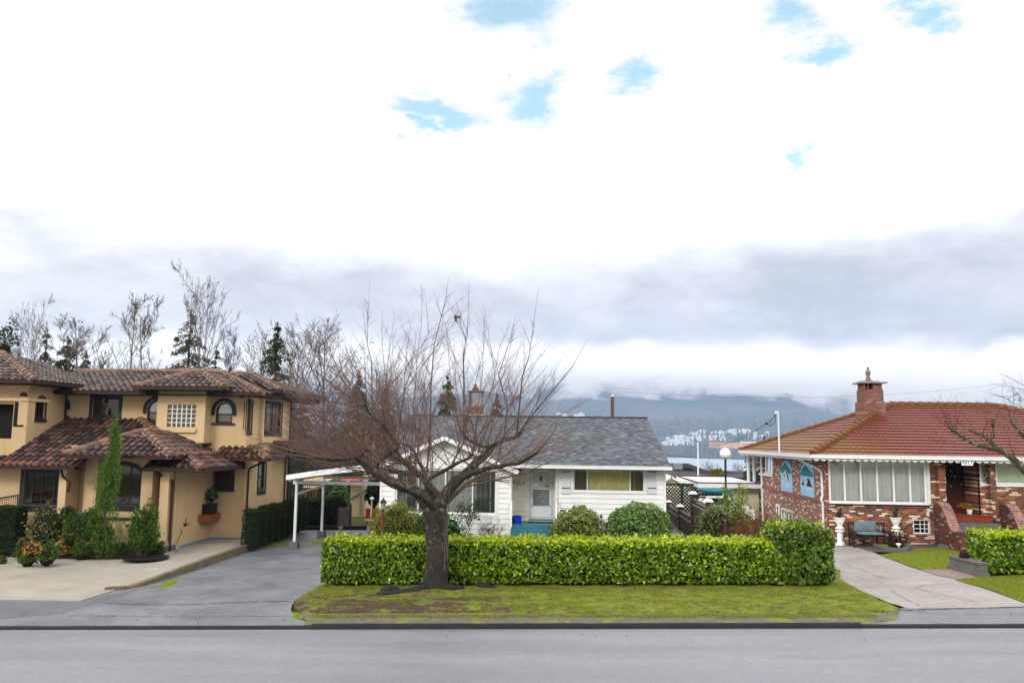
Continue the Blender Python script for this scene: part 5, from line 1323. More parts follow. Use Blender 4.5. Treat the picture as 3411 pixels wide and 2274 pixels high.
# lantern by the door
l0 = P(3283, 1578, YB-.35); mb = MB(); mb.tube([(l0.x+.1, YB-.3, l0.z+.1), (l0.x+.1, YB-.4, l0.z+.2), (l0.x-.02, YB-.45, l0.z+.17)], .02, 6); mb.lathe((l0.x-.03, YB-.45, l0.z-.1), [(.10, 0), (.05, .17), (.02, .22)], 8); mb.box(l0.x+.08, l0.x+.13, YB-.33, YB-.29, l0.z-.15, l0.z+.2); mb.build('wall_lamp', M['iron'], BH)
l1 = P(3095, 1702, YB-.15); mb = MB(); mb.lathe((l1.x, l1.y, l1.z-.05), [(.05, 0), (.09, .1), (.09, .14)], 10); mb.box(l1.x-.06, l1.x+.02, YB-.12, YB-.003, l1.z-.2, l1.z-.02); mb.build('floodlight', M['milk'], BH)
# wreath-like dark evergreen with little lights hung by the door
wr = thing('door_garland', 'dark evergreen garland with small white lights hanging before the wooden door', 'garland', (xat(3168, 1590, YB+.6), YB+.9, dfl+1.9))
c0 = (xat(3168, 1590, YB+.9), YB+.95, zat(3168, 1580, YB+.9)); p_, o_ = ell_pts(900, c0, .42, .18, .75, .2, 5)
soup('foliage', leaves(p_, .10, o_, .4, .3), 6, M['cedar'], wr)
mb = MB(); rr = random.Random(8)
for i in range(14): mb.ball((c0[0]+rr.uniform(-.35, .35), c0[1]-.2, c0[2]+rr.uniform(-.6, .55)), .022, n=6, m=4)
mb.build('light_bulb', M['milk'], wr)
# murals on the side wall: arched painted panels with orcas
def mural(pxa, pxb, pt, pb, label, kind):
    y1_, y0_ = sy(pxa, 1590), sy(pxb, 1590); pm = (pxa+pxb)/2
    zt, zb = sz(pm, pt), sz(pm, pb); w_ = y1_-y0_; h = zt-zb
    t = thing('mural_panel', label, 'mural', (XB-.02, (y0_+y1_)/2, zb), 'arched orca panels on the brick side wall')
    # pointed-oval head: u from 0 (far) to 1 (near)
    def yy(u): return y1_-(y1_-y0_)*u
    N = 12
    head = [(0, .62)]+[(u, .62+.38*(1-abs(2*u-1)**2.2)**.5*1.0) for u in [i/N for i in range(1, N)]]+[(1, .62)]
    def emit(pts, d, m, nm, th=.004):
        mb = MB(); mb.prism([(XB-d, yy(u), zb+v*h) for u, v in pts], (-th, 0, 0)); return mb.build(nm, m, t)
    sky_, grn, sea, blk, wht, blu = [MATS.get(k) or pmat(k, *v) for k, v in {'paint_sky': ((.50, .66, .80), (.34, .55, .78), 3), 'paint_green': ((.02, .33, .20), (.01, .22, .30), 6), 'paint_sea': ((.52, .68, .80), (.33, .53, .76), 3), 'paint_black': ((.015, .015, .02),), 'paint_white': ((.75, .75, .73),), 'paint_blue': ((.03, .16, .35), (.02, .25, .32), 6)}.items()]
    mb = MB(); mb.prism([(XB-.005, yy(u), zb+v*h) for u, v in [(0, 0)]+head+[(1, 0)]], (-.02, 0, 0)); mb.build('panel', sky_, t)
    def headv(u): return .62+.38*max(0, (1-abs(2*u-1)**2.2))**.5
    mt_ = [(.02, .62), (.02, .64)]+[(u, min(headv(u)-.012, .70+.24*max(0, 1-abs(u-.42)/.5))) for u in [i/12 for i in range(1, 12)]]+[(.98, .64), (.98, .62)]
    emit(mt_, .0255, blu, 'painted_mountain')
    emit([(.02, .60), (.03, .66), (.2, .72), (.45, .76), (.7, .70), (.97, .65), (.98, .60)], .030, grn, 'painted_shore')
    if kind == 0:
        emit([(.30, .48), (.36, .60), (.46, .67), (.60, .62), (.66, .50), (.72, .36), (.64, .34), (.56, .46), (.44, .50)], .030, blk, 'painted_orca')
        emit([(.34, .58), (.42, .69), (.50, .66), (.58, .46), (.66, .36), (.60, .35), (.48, .46)], .035, wht, 'painted_belly')
        emit([(.52, .12), (.60, .34), (.66, .12)], .030, wht, 'painted_spray')
    else:
        emit([(.50, .30), (.48, .36), (.58, .42), (.52, .50), (.62, .56), (.68, .46), (.74, .56), (.76, .42), (.92, .30)], .030, blk, 'painted_orca')
        emit([(.06, .32), (.16, .38), (.24, .46), (.28, .36), (.34, .32)], .030, blk, 'painted_orca')
        emit([(.50, .27), (.70, .30), (.95, .27), (.70, .24)], .030, wht, 'painted_spray')
    emit([(.0, .0), (.0, .16), (.3, .20), (.6, .15), (1, .19), (1, .0)], .027, pmat('paint_deep', (.30, .50, .75), (.40, .60, .80), 5), 'painted_water')
mural(2603, 2640, 1534, 1636, 'arched painted panel of a leaping orca on the brick side wall, further from the street', 0)
mural(2668, 2712, 1541, 1652, 'arched painted panel of three orca fins on the brick side wall, nearer the street', 1)
p_ = (sy(2598, 1690), sy(2586, 1690)); q = sz(2592, 1711), sz(2592, 1678)
mb = MB(); mb.box(XB-.03, XB-.002, min(p_), max(p_), q[0], q[1]); wp = tag(mb.build('wall_plaque', M['milk']), 'small white plaque with grey swirl low on the brick side wall', 'plaque')
mb = MB(); cyp, czp = sum(p_)/2, sum(q)/2; mb.tube([(XB-.035, cyp+.10*math.cos(a)*(.4+a/8), czp+.22*math.sin(a)*(.4+a/8)) for a in np.linspace(0, 5.5, 14)], .02, 5); mb.build('swirl', M['iron'], wp)
# ================================================================== LEFT HOUSE (stucco, barrel tile roofs)
YF, XS, YU, XU = 32.4, -15.5, 36.0, -14.05       # front wing wall, its side wall, upper wall, upper side wall
LH = thing('stucco_house', 'large ochre stucco house with brown barrel tile roofs and dark arched windows', 'house', (-18, YU, -.1))
gL = -.15
zE1 = zat(120, 1553, 31.5); zEA = zat(375, 1518, 31.0)
zU = zat(600, 1298, 35.3); 
def fx(px, Y=YF): return xat(px, 1620, Y)
XT = -22.5                                        # tower side wall
# --- walls, lower front wing
lw_ = [fx(77, 32.3), fx(197, 32.3), zat(140, 1683, 32.3), zat(140, 1569, 32.3)]
mb = MB()
wall(mb, 'F', 32.3, -30, fx(225, 32.3), gL, zE1+.1, [tuple(lw_)])
wall(mb, 'R', fx(225, 32.3), 32.3, 33.0, gL, zE1+.1)
aw = (fx(324, 32.9), fx(468, 32.9), zat(400, 1684, 32.9), zat(400, 1543, 32.9), .42)
wall(mb, 'F', 33.0, fx(225, 33.0), XS, gL, zEA+.35, [aw])
wall(mb, 'R', XS, YF, YU, gL, zE1+.42)
mb.quad((fx(505, YF), YF+.6, gL), (fx(505, YF), YF+.6, zEA), (XS, YF+.6, zEA), (XS, YF+.6, gL))
mb.build('lower_wall', M['stucco'], LH)
# pilasters
for (a, b, y, zt) in ((195, 220, 32.0, zE1+.02), (280, 322, 32.55, zEA), (470, 507, 32.2, zEA-.02), (533, 562, 32.0, zE1+.02)):
    mb = MB(); x0, x1 = fx(a, y), fx(b, y); mb.box(x0, x1, y, y+.9, gL, zt); mb.build('pilaster', M['stucco_light'], LH)
mb = MB(); mb.box(fx(25, 31.9), fx(72, 31.9)-.3, 31.8, 32.28, gL, gL+1.6); 
# dark plinth band under the left windows
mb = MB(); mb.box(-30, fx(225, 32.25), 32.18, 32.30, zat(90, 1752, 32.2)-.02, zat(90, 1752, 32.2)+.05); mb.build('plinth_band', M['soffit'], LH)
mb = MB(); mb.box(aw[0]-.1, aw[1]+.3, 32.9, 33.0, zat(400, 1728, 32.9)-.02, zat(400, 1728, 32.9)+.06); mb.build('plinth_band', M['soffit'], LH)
# --- upper wall and its side
mb = MB()
uw = (fx(288, YU), fx(380, YU), zat(335, 1389, YU), zat(335, 1322, YU))
ar1 = (fx(474, YU), fx(533, YU), zat(500, 1404, YU), zat(500, 1332, YU), .42)
ar2 = (fx(705, YU), fx(762, YU), zat(733, 1408, YU), zat(733, 1338, YU), .42)
ar0 = (fx(172, YU), fx(202, YU), zat(190, 1384, YU), zat(190, 1335, YU), .2)
wall(mb, 'F', YU, XT, XU, zE1+.5, zU+.1, [ar0, uw, ar1, ar2])
mb.build('upper_wall', M['stucco'], LH)
# lower recessed wall (between the wings) with small arched window
sw = (xat(712, 1590, YU), xat(775, 1590, YU), zat(740, 1622, YU), zat(740, 1555, YU), .30)
mb = MB(); wall(mb, 'F', YU-.02, XS, XU, gL, zE1+.95, [sw])
v0, v1 = xat(736, 1762, YU), xat(757, 1762, YU)
mb.build('recess_wall', M['stucco'], LH)
mb = MB(); mb.box(v0, v1, YU-.06, YU-.022, zat(745, 1772, YU), zat(745, 1750, YU)); mb.build('wall_vent', M['stucco_light'], LH)
window(LH, 'F', YU-.02, sw[0], sw[1], sw[2], sw[3], .07, 'dark_trim', (), (), arch=.28, setb=.06, gm='glass_dark', curtain='blind_brown', trim=.10, name='arched_window', sill=.12, sillm='dark_trim', wave=.003)
# side wall towards the driveway
tw = (PX(872, 1580, XU).y, PX(862, 1580, XU).y)
ty0, ty1 = PX(860, 1580, XU).y, PX(884, 1580, XU).y
tz0, tz1 = PX(870, 1632, XU).z, PX(870, 1540, XU).z
uy0, uy1 = PX(822, 1380, XU).y, PX(839, 1380, XU).y
mb = MB(); YEND = PX(958, 1600, XU).y
wall(mb, 'R', XU, YU, YEND, gL-.4, zU+.1, [(ty0, ty1, tz0, tz1), (uy0+.12, uy1-.02, PX(830, 1437, XU).z, PX(830, 1335, XU).z)])
mb.quad((XU, YEND, gL-.4), (-26, YEND, gL-.4), (-26, YEND, zU), (XU, YEND, zU))
mb.build('side_wall', M['stucco'], LH)
window(LH, 'R', XU, ty0, ty1, tz0, tz1, .09, 'dark_trim', (), [(tz0+tz1)/2], setb=.05, curtain='blind_white', trim=.08, name='side_window', wave=.003, sill=.05, sillm='dark_trim')
window(LH, 'R', XU, uy0+.12, uy1-.02, PX(830, 1437, XU).z, PX(830, 1335, XU).z, .09, 'dark_trim', (), (), setb=.05, gm='glass_dark', curtain='blind_brown', trim=.06, name='side_window', wave=.003, sill=.05, sillm='dark_trim')
# projecting upper bay towards the driveway
bxX = xat(875, 1400, 37.3); by0 = 37.3; by1 = PX(951, 1400, bxX).y; bz0 = zat(860, 1474, by0)
gy0_, gy1_ = PX(884, 1380, bxX).y, PX(917, 1380, bxX).y; gz0_, gz1_ = PX(900, 1440, bxX).z, PX(900, 1340, bxX).z
mb = MB(); wall(mb, 'R', bxX, by0, by1, bz0, zU+.1, [(gy0_, by1-.6, gz0_, gz1_)])
mb.quad((XU, by0, bz0), (bxX, by0, bz0), (bxX, by0, zU+.1), (XU, by0, zU+.1)); mb.quad((XU, by0, bz0), (bxX, by0, bz0), (bxX, by1, bz0), (XU, by1, bz0)); mb.quad((XU, by1, bz0), (bxX, by1, bz0), (bxX, by1, zU), (XU, by1, zU))
mb.build('side_bay', M['stucco_light'], LH)
window(LH, 'R', bxX, gy0_, by1-.6, gz0_, gz1_, .08, 'dark_trim', [gy0_+(by1-.6-gy0_)/2], (), setb=.04, curtain='curtain_darkgrey', trim=.07, name='side_window', sill=.05, sillm='dark_trim')
# front bay with the glass block window
YY = YU-.65; fbx0, fbx1 = xat(522, 1380, YY), xat(683, 1380, YY); fz0 = zat(640, 1474, YY)
gb = (xat(557, 1380, YY), xat(652, 1380, YY), zat(600, 1422, YY), zat(600, 1347, YY))
mb = MB(); wall(mb, 'F', YY, fbx0, fbx1, fz0, zU+.15, [gb], rev=.09)
mb.quad((fbx1, YY, fz0), (fbx1, YU, fz0), (fbx1, YU, zU+.1), (fbx1, YY, zU+.1)); mb.quad((fbx0, YY, fz0), (fbx0, YU, fz0), (fbx0, YU, zU+.1), (fbx0, YY, zU+.1))
mb.quad((fbx0, YY, fz0), (fbx1, YY, fz0), (fbx1, YU, fz0), (fbx0, YU, fz0))
mb.prism([(gb[0]-.15, YY-.002, gb[2]-.05), (gb[1]+.08, YY-.002, gb[2]-.05), (gb[1]+.05, YY-.002, gb[2]-.23), (gb[0]-.12, YY-.002, gb[2]-.23)], (0, -.09, 0))
mb.build('front_bay', M['stucco_light'], LH)
mb = MB(); nx, nz = 6, 5; bw_, bh_ = (gb[1]-gb[0])/nx, (gb[3]-gb[2])/nz
for i in range(1, nx): mb.box(gb[0]+i*bw_-.022, gb[0]+i*bw_+.022, YY+.02, YY+.07, gb[2], gb[3])
for i in range(1, nz): mb.box(gb[0], gb[1], YY+.024, YY+.068, gb[2]+i*bh_-.014, gb[2]+i*bh_+.014)
gw = mb.build('glass_block_window', M['white_paint'], LH)
mb = MB()
for i in range(nx):
    for j in range(nz):
        x0, z0 = gb[0]+i*bw_+.02, gb[2]+j*bh_+.016; mb.box(x0, x0+bw_-.04, YY+.035, YY+.085, z0, z0+bh_-.03)
mb.build('glass_block', M['glassblock'], gw)
# added dark board: shade under the front bay put into its colour
mb = MB(); mb.box(fbx0, fbx1+.1, YY-.02, YU, fz0-.07, fz0-.005); mb.build('bay_shade_board', M['soffit'], LH)
# windows of the upper front
window(LH, 'F', YU, *uw, .10, 'dark_trim', (), (), setb=.07, gm='glass_dark', curtain='blind_brown', trim=.12, name='window', sill=.14, sillm='dark_trim', wave=.004)
def archhood(a, b, q, r, arch, parent, y, w_=.14):
    mb = MB(); cx, hw, zs = (a+b)/2, (b-a)/2, r-arch; n = 14; s0, s1 = [], []
    for i in range(n+1):
        t = math.pi*i/n; s0.append((cx+(hw+.03)*math.cos(t), zs+(arch+.03)*math.sin(t))); s1.append((cx+(hw+.03+w_)*math.cos(t), zs+(arch+.03+w_)*math.sin(t)))
    s0 = [(s0[0][0], zs-.18)]+s0+[(s0[-1][0], zs-.18)]; s1 = [(s1[0][0], zs-.18)]+s1+[(s1[-1][0], zs-.18)]
    for i in range(len(s0)-1):
        A, B, C, D_ = s0[i], s0[i+1], s1[i+1], s1[i]
        mb.quad((A[0], y-.07, A[1]), (B[0], y-.07, B[1]), (C[0], y-.07, C[1]), (D_[0], y-.07, D_[1]))
        mb.quad((D_[0], y-.07, D_[1]), (C[0], y-.07, C[1]), (C[0], y, C[1]), (D_[0], y, D_[1])); mb.quad((A[0], y-.07, A[1]), (B[0], y-.07, B[1]), (B[0], y, B[1]), (A[0], y, A[1]))
    for k in (0, -1):
        A, D_ = s0[k], s1[k]; mb.quad((A[0], y-.07, A[1]), (D_[0], y-.07, D_[1]), (D_[0], y, D_[1]), (A[0], y, A[1]))
    mb.build('arch_hood', M['dark_trim'], parent)
for i, ar in enumerate((ar0, ar1, ar2)):
    wn = window(LH, 'F', YU, *ar[:4], .065, 'dark_trim', (), [ar[3]-ar[4]-.12] if i else (), arch=ar[4], setb=.06, gm='glass' if i else 'glass_dark', curtain='blind_tan' if i else 'interior', cz=(ar[2]+.06, ar[3]-ar[4]-.14) if i else None, name='arched_window', sill=.14, sillm='dark_trim', wave=.003)
    if i: mb = MB(); mb.poly([(u, YU+.15, z) for u, z in outline(ar[0]+.04, ar[1]-.04, ar[3]-ar[4]-.12, ar[3]-.04, ar[4]-.04)]); mb.build('fan_light', M['blind_white'], wn)
    archhood(*ar, wn, YU)
# ground floor windows
window(LH, 'F', 32.3, *lw_, .09, 'dark_trim', [(lw_[0]+lw_[1])/2, lw_[0]+.35, lw_[1]-.25], (), setb=.06, gm='glass_dark', curtain='blind_brown', cz=(lw_[2]+.1, lw_[2]+.75), trim=.12, name='window', sill=.10, sillm='dark_trim', wave=.004)
wn = window(LH, 'F', 33.0, *aw[:4], .09, 'dark_trim', [aw[0]+.45, aw[1]-.52], [aw[2]+.95], arch=aw[4], setb=.06, gm='glass_dark', curtain='blind_brown', cz=(aw[2]+.08, aw[2]+.93), trim=.10, name='arched_window', sill=.10, sillm='dark_trim', wave=.004)
# --- tower at the far left
XTf = XT; YT0 = 33.3
zT = zat(120, 1270, 34.5)
tA = (PX(121, 1360, XTf).y, PX(150, 1360, XTf).y, PX(135, 1392, XTf).z, PX(135, 1322, XTf).z, .28)
mb = MB(); wall(mb, 'R', XTf, YT0, YU, zE1-.2, zT, [tA]); wall(mb, 'F', YT0, -29, XTf, gL, zT, [(-29+.2, XTf-.45, zat(10, 1460, YT0), zat(10, 1345, YT0))])
mb.box(XTf-.5, XTf+.12, YT0-.12, YT0+.35, zE1-.2, zat(20, 1335, YT0))
mb.build('tower_wall', M['stucco'], LH)
mb = MB(); mb.box(-29, XTf+.18, YT0-.18, YT0+1.2, zat(20, 1335, YT0), zat(20, 1335, YT0)+.13); mb.box(-29, XTf+.10, YT0-.1, YT0+1.3, zat(20, 1290, YT0), zat(20, 1290, YT0)+.09); mb.build('cornice', M['stucco_light'], LH)
mb = MB(); ny0, ny1 = PX(40, 1380, XTf).y+.1, PX(77, 1380, XTf).y
mb.box(XTf+.005, XTf+.03, ny0, ny0+.22, PX(50, 1418, XTf).z, PX(50, 1338, XTf).z); mb.box(XTf+.005, XTf+.06, ny0, ny1, PX(50, 1421, XTf).z, PX(50, 1414, XTf).z); mb.build('window_slot', M['dark_trim'], LH)
mb = MB(); pts = [(XTf+.02, ny0+.5+.26*math.cos(t), PX(60, 1318, XTf).z+.18*math.sin(t)) for t in [math.pi*k/8 for k in range(9)]]; mb.prism(pts, (.01, 0, 0)); mb.build('recess_shade', M['soffit'], LH)  # flat dark plate; the recess shade is put into its colour
window(LH, 'R', XTf, *tA[:4], .06, 'dark_trim', (), (), arch=tA[4], setb=.06, gm='glass_dark', curtain='interior', trim=.07, name='arched_window', sill=.12, sillm='dark_trim')
# --- roofs
rt = random.Random(21)
def tiled(name, polys, cap_lines, tile='tile', r0=.115, cw=.29):
    T, Pn, Pl = MB(), MB(), MB()
    for pl in polys: tile_roof(T, Pn, Pl, [Vector(p) for p in pl], cw, .42, r0, rt)
    o = Pn.build(name, M['pan'], LH)
    T.build('barrel_tile', M[tile], o); 
    if Pl.v: Pl.build('eave_tile_end', M['plug'], o)
    C_, Mo = MB(), MB()
    for a, b in cap_lines: caps(C_, Mo, Vector(a), Vector(b), .16, .42)
    if cap_lines: C_.build('ridge_tile', M['captile'], o); Mo.build('ridge_mortar', M['mortar'], o)
    return o
V = Vector
# lower main roof: front plane and right hip plane
eY = 31.5; Q = V((-19.0, YU+.02, zat(436, 1398, YU))); cr = V((-14.02, eY, zE1)); zr = zE1
pitch = (Q.z-zE1)/(YU-eY)
xl_end = fx(245, eY)
tiled('lower_roof', [
    [V((-30, eY, zE1)), V((xl_end, eY, zE1)), V((xl_end, eY+1.3, zE1+1.3*pitch)), V((-16.45, eY+1.3, zE1+1.3*pitch)), V((-16.45, eY, zE1)), cr, Q, V((-22.4, YU, Q.z)), V((-22.4, 32.4, zE1+.9*pitch)), V((-30, 32.4, zE1+.9*pitch))],
    [cr, V((-14.02, 35.0, zE1)), V((-15.4, YU, zE1+(.28)*1.38*1.0+.0)), V((-19.0, YU+.02, Q.z))] if False else [cr, V((-14.02, YU-.1, zE1)), Q],
], [(cr, Q)], 'tile_lower')
# raised entry roof in front
apx = V((-17.35, 33.3, zat(452, 1436, 33.3))); a0, a1 = V((-19.3, 31.0, zEA)), V((-15.0, 31.0, zEA))
bk = V((-17.35, 35.6, apx.z)); 
tiled('entry_roof', [[a0, a1, apx], [a1, V((-15.0, 35.0, zEA)), V((-17.35, 35.6, apx.z)), apx], [V((-19.3, 34.5, zEA)), a0, apx, V((-17.35, 35.6, apx.z))]], [(a0, apx), (a1, apx)], 'tile_lower')
# small roof over the recess window
zC = zat(830, 1527, 35.0); c0_, c1_ = V((xat(700, 1520, 35.0), 35.0, zC)), V((xat(893, 1527, 35.0), 35.0, zC)); ctp = V((xat(800, 1485, YU), YU, zC+.45)); 
tiled('side_roof', [[c0_, c1_, V((c1_.x-.95, YU, zC+.45)), V((c0_.x, YU, zC+.45))], [c1_, V((c1_.x, 36.9, zC)), V((XU, 36.9, zC+.38)), V((c1_.x-.95, YU, zC+.45))]], [(c1_, V((c1_.x-.95, YU, zC+.45)))], 'tile_lower')
# roof over the far end of the side wall
zD = zat(980, 1493, 39.0); 
tiled('side_roof', [[V((XU+1.25, 38.7, zD)), V((XU+1.25, 42.6, zD)), V((XU, 42.6, zD+.32)), V((XU, 38.7, zD+.32))]], [], 'tile')
# upper roofs
ux0, ux1, uy0_, uy1_ = -24.2, -13.2, 35.1, 43.9; rz = zat(560, 1240, 39.5)
m0_, m1_ = V((-21.0, 39.5, rz)), V((-16.9, 39.5, rz)); zM = zat(300, 1304, uy0_)
pM = (rz-zM)/(39.5-uy0_); bx0n, bx1n = xat(470, 1290, 35), xat(735, 1290, 35)
tiled('upper_roof', [[V((ux0, uy0_, zM)), V((bx0n, uy0_, zM)), V((bx0n, uy0_+1.2, zM+1.2*pM)), V((bx1n, uy0_+1.2, zM+1.2*pM)), V((bx1n, uy0_, zM)), V((ux1, uy0_, zM)), m1_, m0_, V((ux0, 39.4, rz-.05))], [V((ux1, uy0_, zM)), V((ux1, uy1_, zM)), m1_], [V((ux0+.1, uy1_, zM)), V((ux1, uy1_, zM)), m1_, m0_]], [(V((ux1, uy0_, zM)), m1_), (m1_, V((ux0, 39.45, rz-.04)))])
zB_ = zat(600, 1290, 34.6); bx0_, bx1_ = xat(452, 1290, 34.6), xat(745, 1290, 34.6); bc = V(((bx0_+bx1_)/2, 36.7, zat(612, 1238, 36.7)))
tiled('bay_roof', [[V((bx0_, 34.6, zB_)), V((bx1_, 34.6, zB_)), bc], [V((bx1_, 34.6, zB_)), V((bx1_, 37.6, zB_+.1)), V((bc.x, 39.0, bc.z)), bc], [V((bx0_, 37.6, zB_+.1)), V((bx0_, 34.6, zB_)), bc, V((bc.x, 39.0, bc.z))]], [(V((bx0_, 34.6, zB_)), bc), (V((bx1_, 34.6, zB_)), bc)])
sx1_ = xat(985, 1300, 38.2); zS = zat(930, 1300, 36.6); sc0 = V((xat(836, 1246, 40.5), 40.5, zat(836, 1248, 40.5))); e0 = V((xat(935, 1300, 36.6), 36.6, zS))
tiled('side_bay_roof', [[V((ux1-.3, 36.6, zS)), e0, sc0, V((-16.5, 40.4, sc0.z))], [e0, V((e0.x, 43.6, zS)), sc0]], [(e0, sc0), (sc0, V((-16.8, 40.4, sc0.z)))])
# tower roof
tz_ = zat(100, 1268, 32.6); tx1 = XT+.75; t0 = V((-29, 32.5, tz_+.02)); t1 = V((tx1, 32.5, tz_)); tap = V((-25.6, 35.9, zat(30, 1180, 35.9)))
tiled('tower_roof', [[t0, t1, tap, V((-29, 35.9, tap.z))], [t1, V((tx1, 37.6, tz_)), V((-24.6, 37.6, tap.z-.35)), tap]], [(t1, tap), (tap, V((-29, 35.9, tap.z)))])
# eaves: gutters and soffits
mb = MB()
for a, b in ((V((-30, eY-.06, zE1-.03)), V((xl_end+.05, eY-.06, zE1-.03))), (V((-16.45, eY-.06, zE1-.03)), V((-13.95, eY-.06, zE1-.03))), (V((-13.95, eY-.06, zE1-.03)), V((-13.95, YU-1.0, zE1-.03))), (a0+V((-.05, -.06, -.03)), a1+V((.05, -.06, -.03))), (a1+V((.06, 0, -.03)), V((-14.94, 31.6, zEA-.03))), (c0_+V((0, -.06, -.03)), c1_+V((.06, -.06, -.03))), (c1_+V((.06, -.06, -.03)), V((c1_.x+.06, 36.9, zC-.03)))):
    gutter(mb, a, b, .14, .12)
mb.build('lower_gutter', M['brown_metal'], LH)
mb = MB()
for a, b in ((V((ux0, uy0_-.06, zM-.03)), V((bx0_+.3, uy0_-.06, zM-.03))), (V((bx1_-.3, uy0_-.06, zM-.03)), V((ux1+.05, uy0_-.06, zM-.03))), (V((bx0_-.04, 34.54, zB_-.03)), V((bx1_+.04, 34.54, zB_-.03))), (V((bx1_+.05, 34.54, zB_-.03)), V((bx1_+.05, 35.1, zB_-.03))), (V((ux1-.3, 36.54, zS-.03)), V((e0.x+.05, 36.54, zS-.03))), (V((e0.x+.05, 36.54, zS-.03)), V((e0.x+.05, 43.6, zS-.03))), (V((-29, 32.44, tz_-.03)), V((tx1+.05, 32.44, tz_-.03))), (V((tx1+.05, 32.44, tz_-.03)), V((tx1+.05, 37.6, tz_-.03))), (V((XU+1.3, 38.7, zD-.03)), V((XU+1.3, 42.6, zD-.03)))):
    gutter(mb, a, b, .15, .12)
mb.build('upper_gutter', M['brown_metal'], LH)
mb = MB()
mb.box(-30, xl_end, eY, 32.3-.003, zE1-.10, zE1-.07); mb.box(a0.x, a1.x, 31.0, 33.0, zEA-.10, zEA-.07); mb.box(-16.45, -14.0, eY, YF+.5, zE1-.12, zE1-.09); mb.box(XS, -14.0, YF, YU-.05, zE1-.13, zE1-.10)
mb.box(ux0, ux1, uy0_, YU-.003, zM-.12, zM-.08); mb.box(XU, ux1, YU, uy1_, zM-.12, zM-.08); mb.box(bx0_, bx1_, 34.6, YY-.003, zB_-.12, zB_-.08); mb.box(bxX, e0.x, 36.6, 43.6, zS-.12, zS-.08); mb.box(XT+.003, tx1, 32.5, 37.6, tz_-.12, tz_-.08); mb.box(-29, tx1, 32.5, 33.2, tz_-.125, tz_-.085)
mb.build('soffit', M['soffit'], LH)
# brackets under the side eaves
mb = MB(); mb.bar((XU-.02, YU+.03, zU-.02), (XU-.02, YU-.85, zM-.14), .10, .16); mb.bar((fbx0-.08, YU-.02, zM-.5), (fbx0-.08, YU-.8, zM-.15), .10, .12); mb.build('bracket', M['soffit'], LH)
# downpipes
def pipe(pts, r=.045, nm='downpipe'): MB().tube(pts, r, 8).build(nm, M['brown_metal'], LH)
pipe([(XS-.4, eY, zE1-.1), (XS-.35, YF-.3, zE1-.35), (XS+.02, YF-.25, zE1-.50), (XS+.02, YF-.25, .3), (XS+.10, YF-.3, .1), (XS+.10, YF-.3, gL)])
pipe([(fx(200, eY), eY, zE1-.1), (fx(212, 32.0), 31.9, zE1-.4), (fx(235, 32), 31.95, zE1-.62), (fx(230, 32), 31.95, zE1-1.0)])
pipe([(XT+.04, YU-.12, zT-.1), (XT+.10, YU-.12, zE1+1.5)])
pipe([(XU+.8, 36.3, zC-.1), (XU+.10, 36.2, zC-.45), (XU+.06, 36.2, zC-.6), (XU+.06, 36.2, gL)])
pipe([(XU+.05, YEND-.08, zU-.2), (XU+.05, YEND-.08, gL-.3)]); pipe([(XU+.05, YU-.06, zU-.3), (XU+.05, YU-.06, zE1+1.6)])
pipe([(XU+1.2, 40.5, zD-.1), (XU+.3, 40.9, zD-.35), (XU+.08, 41.0, zD-.5), (XU+.08, 41.0, -.3)])
# metal flue on the tower roof
f0 = P(50, 1195, 35.4); mb = MB(); mb.lathe((f0.x, 35.4, f0.z-.5), [(.10, 0), (.10, .85), (.17, .86), (.17, 1.0), (.12, 1.05)], 14); mb.build('flue', M['galv'], LH)
# tile coloured vent stack on the upper roof
mb = MB(); mb.box(xat(604, 1225, 40), xat(668, 1225, 40), 39.9, 40.5, rz, rz+.28); mb.build('chimney', M['captile'], LH)
# blue membrane strip at the foot of the walls, stone foot of the corner pilaster
mb = MB(); mb.box(XS+.003, XS+.04, YF+.7, YU-.06, gL-.1, .02+gL+.12); mb.box(XS+.003, XU, YU-.07, YU-.023, gL-.1, gL+.16); mb.build('foundation_membrane', pmat('membrane_blue', (.10, .24, .36), (.16, .28, .36), 4, .6), LH)
mb = MB(); mb.box(fx(530, 31.95), fx(566, 31.95), 31.9, 32.7, gL, gL+.25); mb.build('stone_foot', M['concrete_dark'], LH)
# railing at the far left entrance
RA = thing('entry_railing', 'dark metal stair railing at the far left of the stucco house', 'railing', tuple(G(30, 1700, .3)))
mb = MB(); a = P(-20, 1662, 31.2); b = P(60, 1648, 31.2); c_ = P(60, 1687, 31.2); mb.bar(a, b, .05, .06); mb.bar(a-V((0, 0, .55)), b-V((0, 0, .5)), .03, .03); mb.bar(a-V((0, 0, .08)), b-V((0, 0, .08)), .03, .02)
mb.build('rail', M['iron'], RA)
for i in range(12):
    p = a.lerp(b, i/11); MB().tube([p, p-V((0, 0, .56))], .011, 5).build('baluster', M['iron'], RA)
MB().tube([b, b-V((0, 0, 1.2))], .025, 6).build('post', M['iron'], RA); MB().tube([a, a-V((0, 0, 1.3))], .025, 6).build('post', M['iron'], RA)
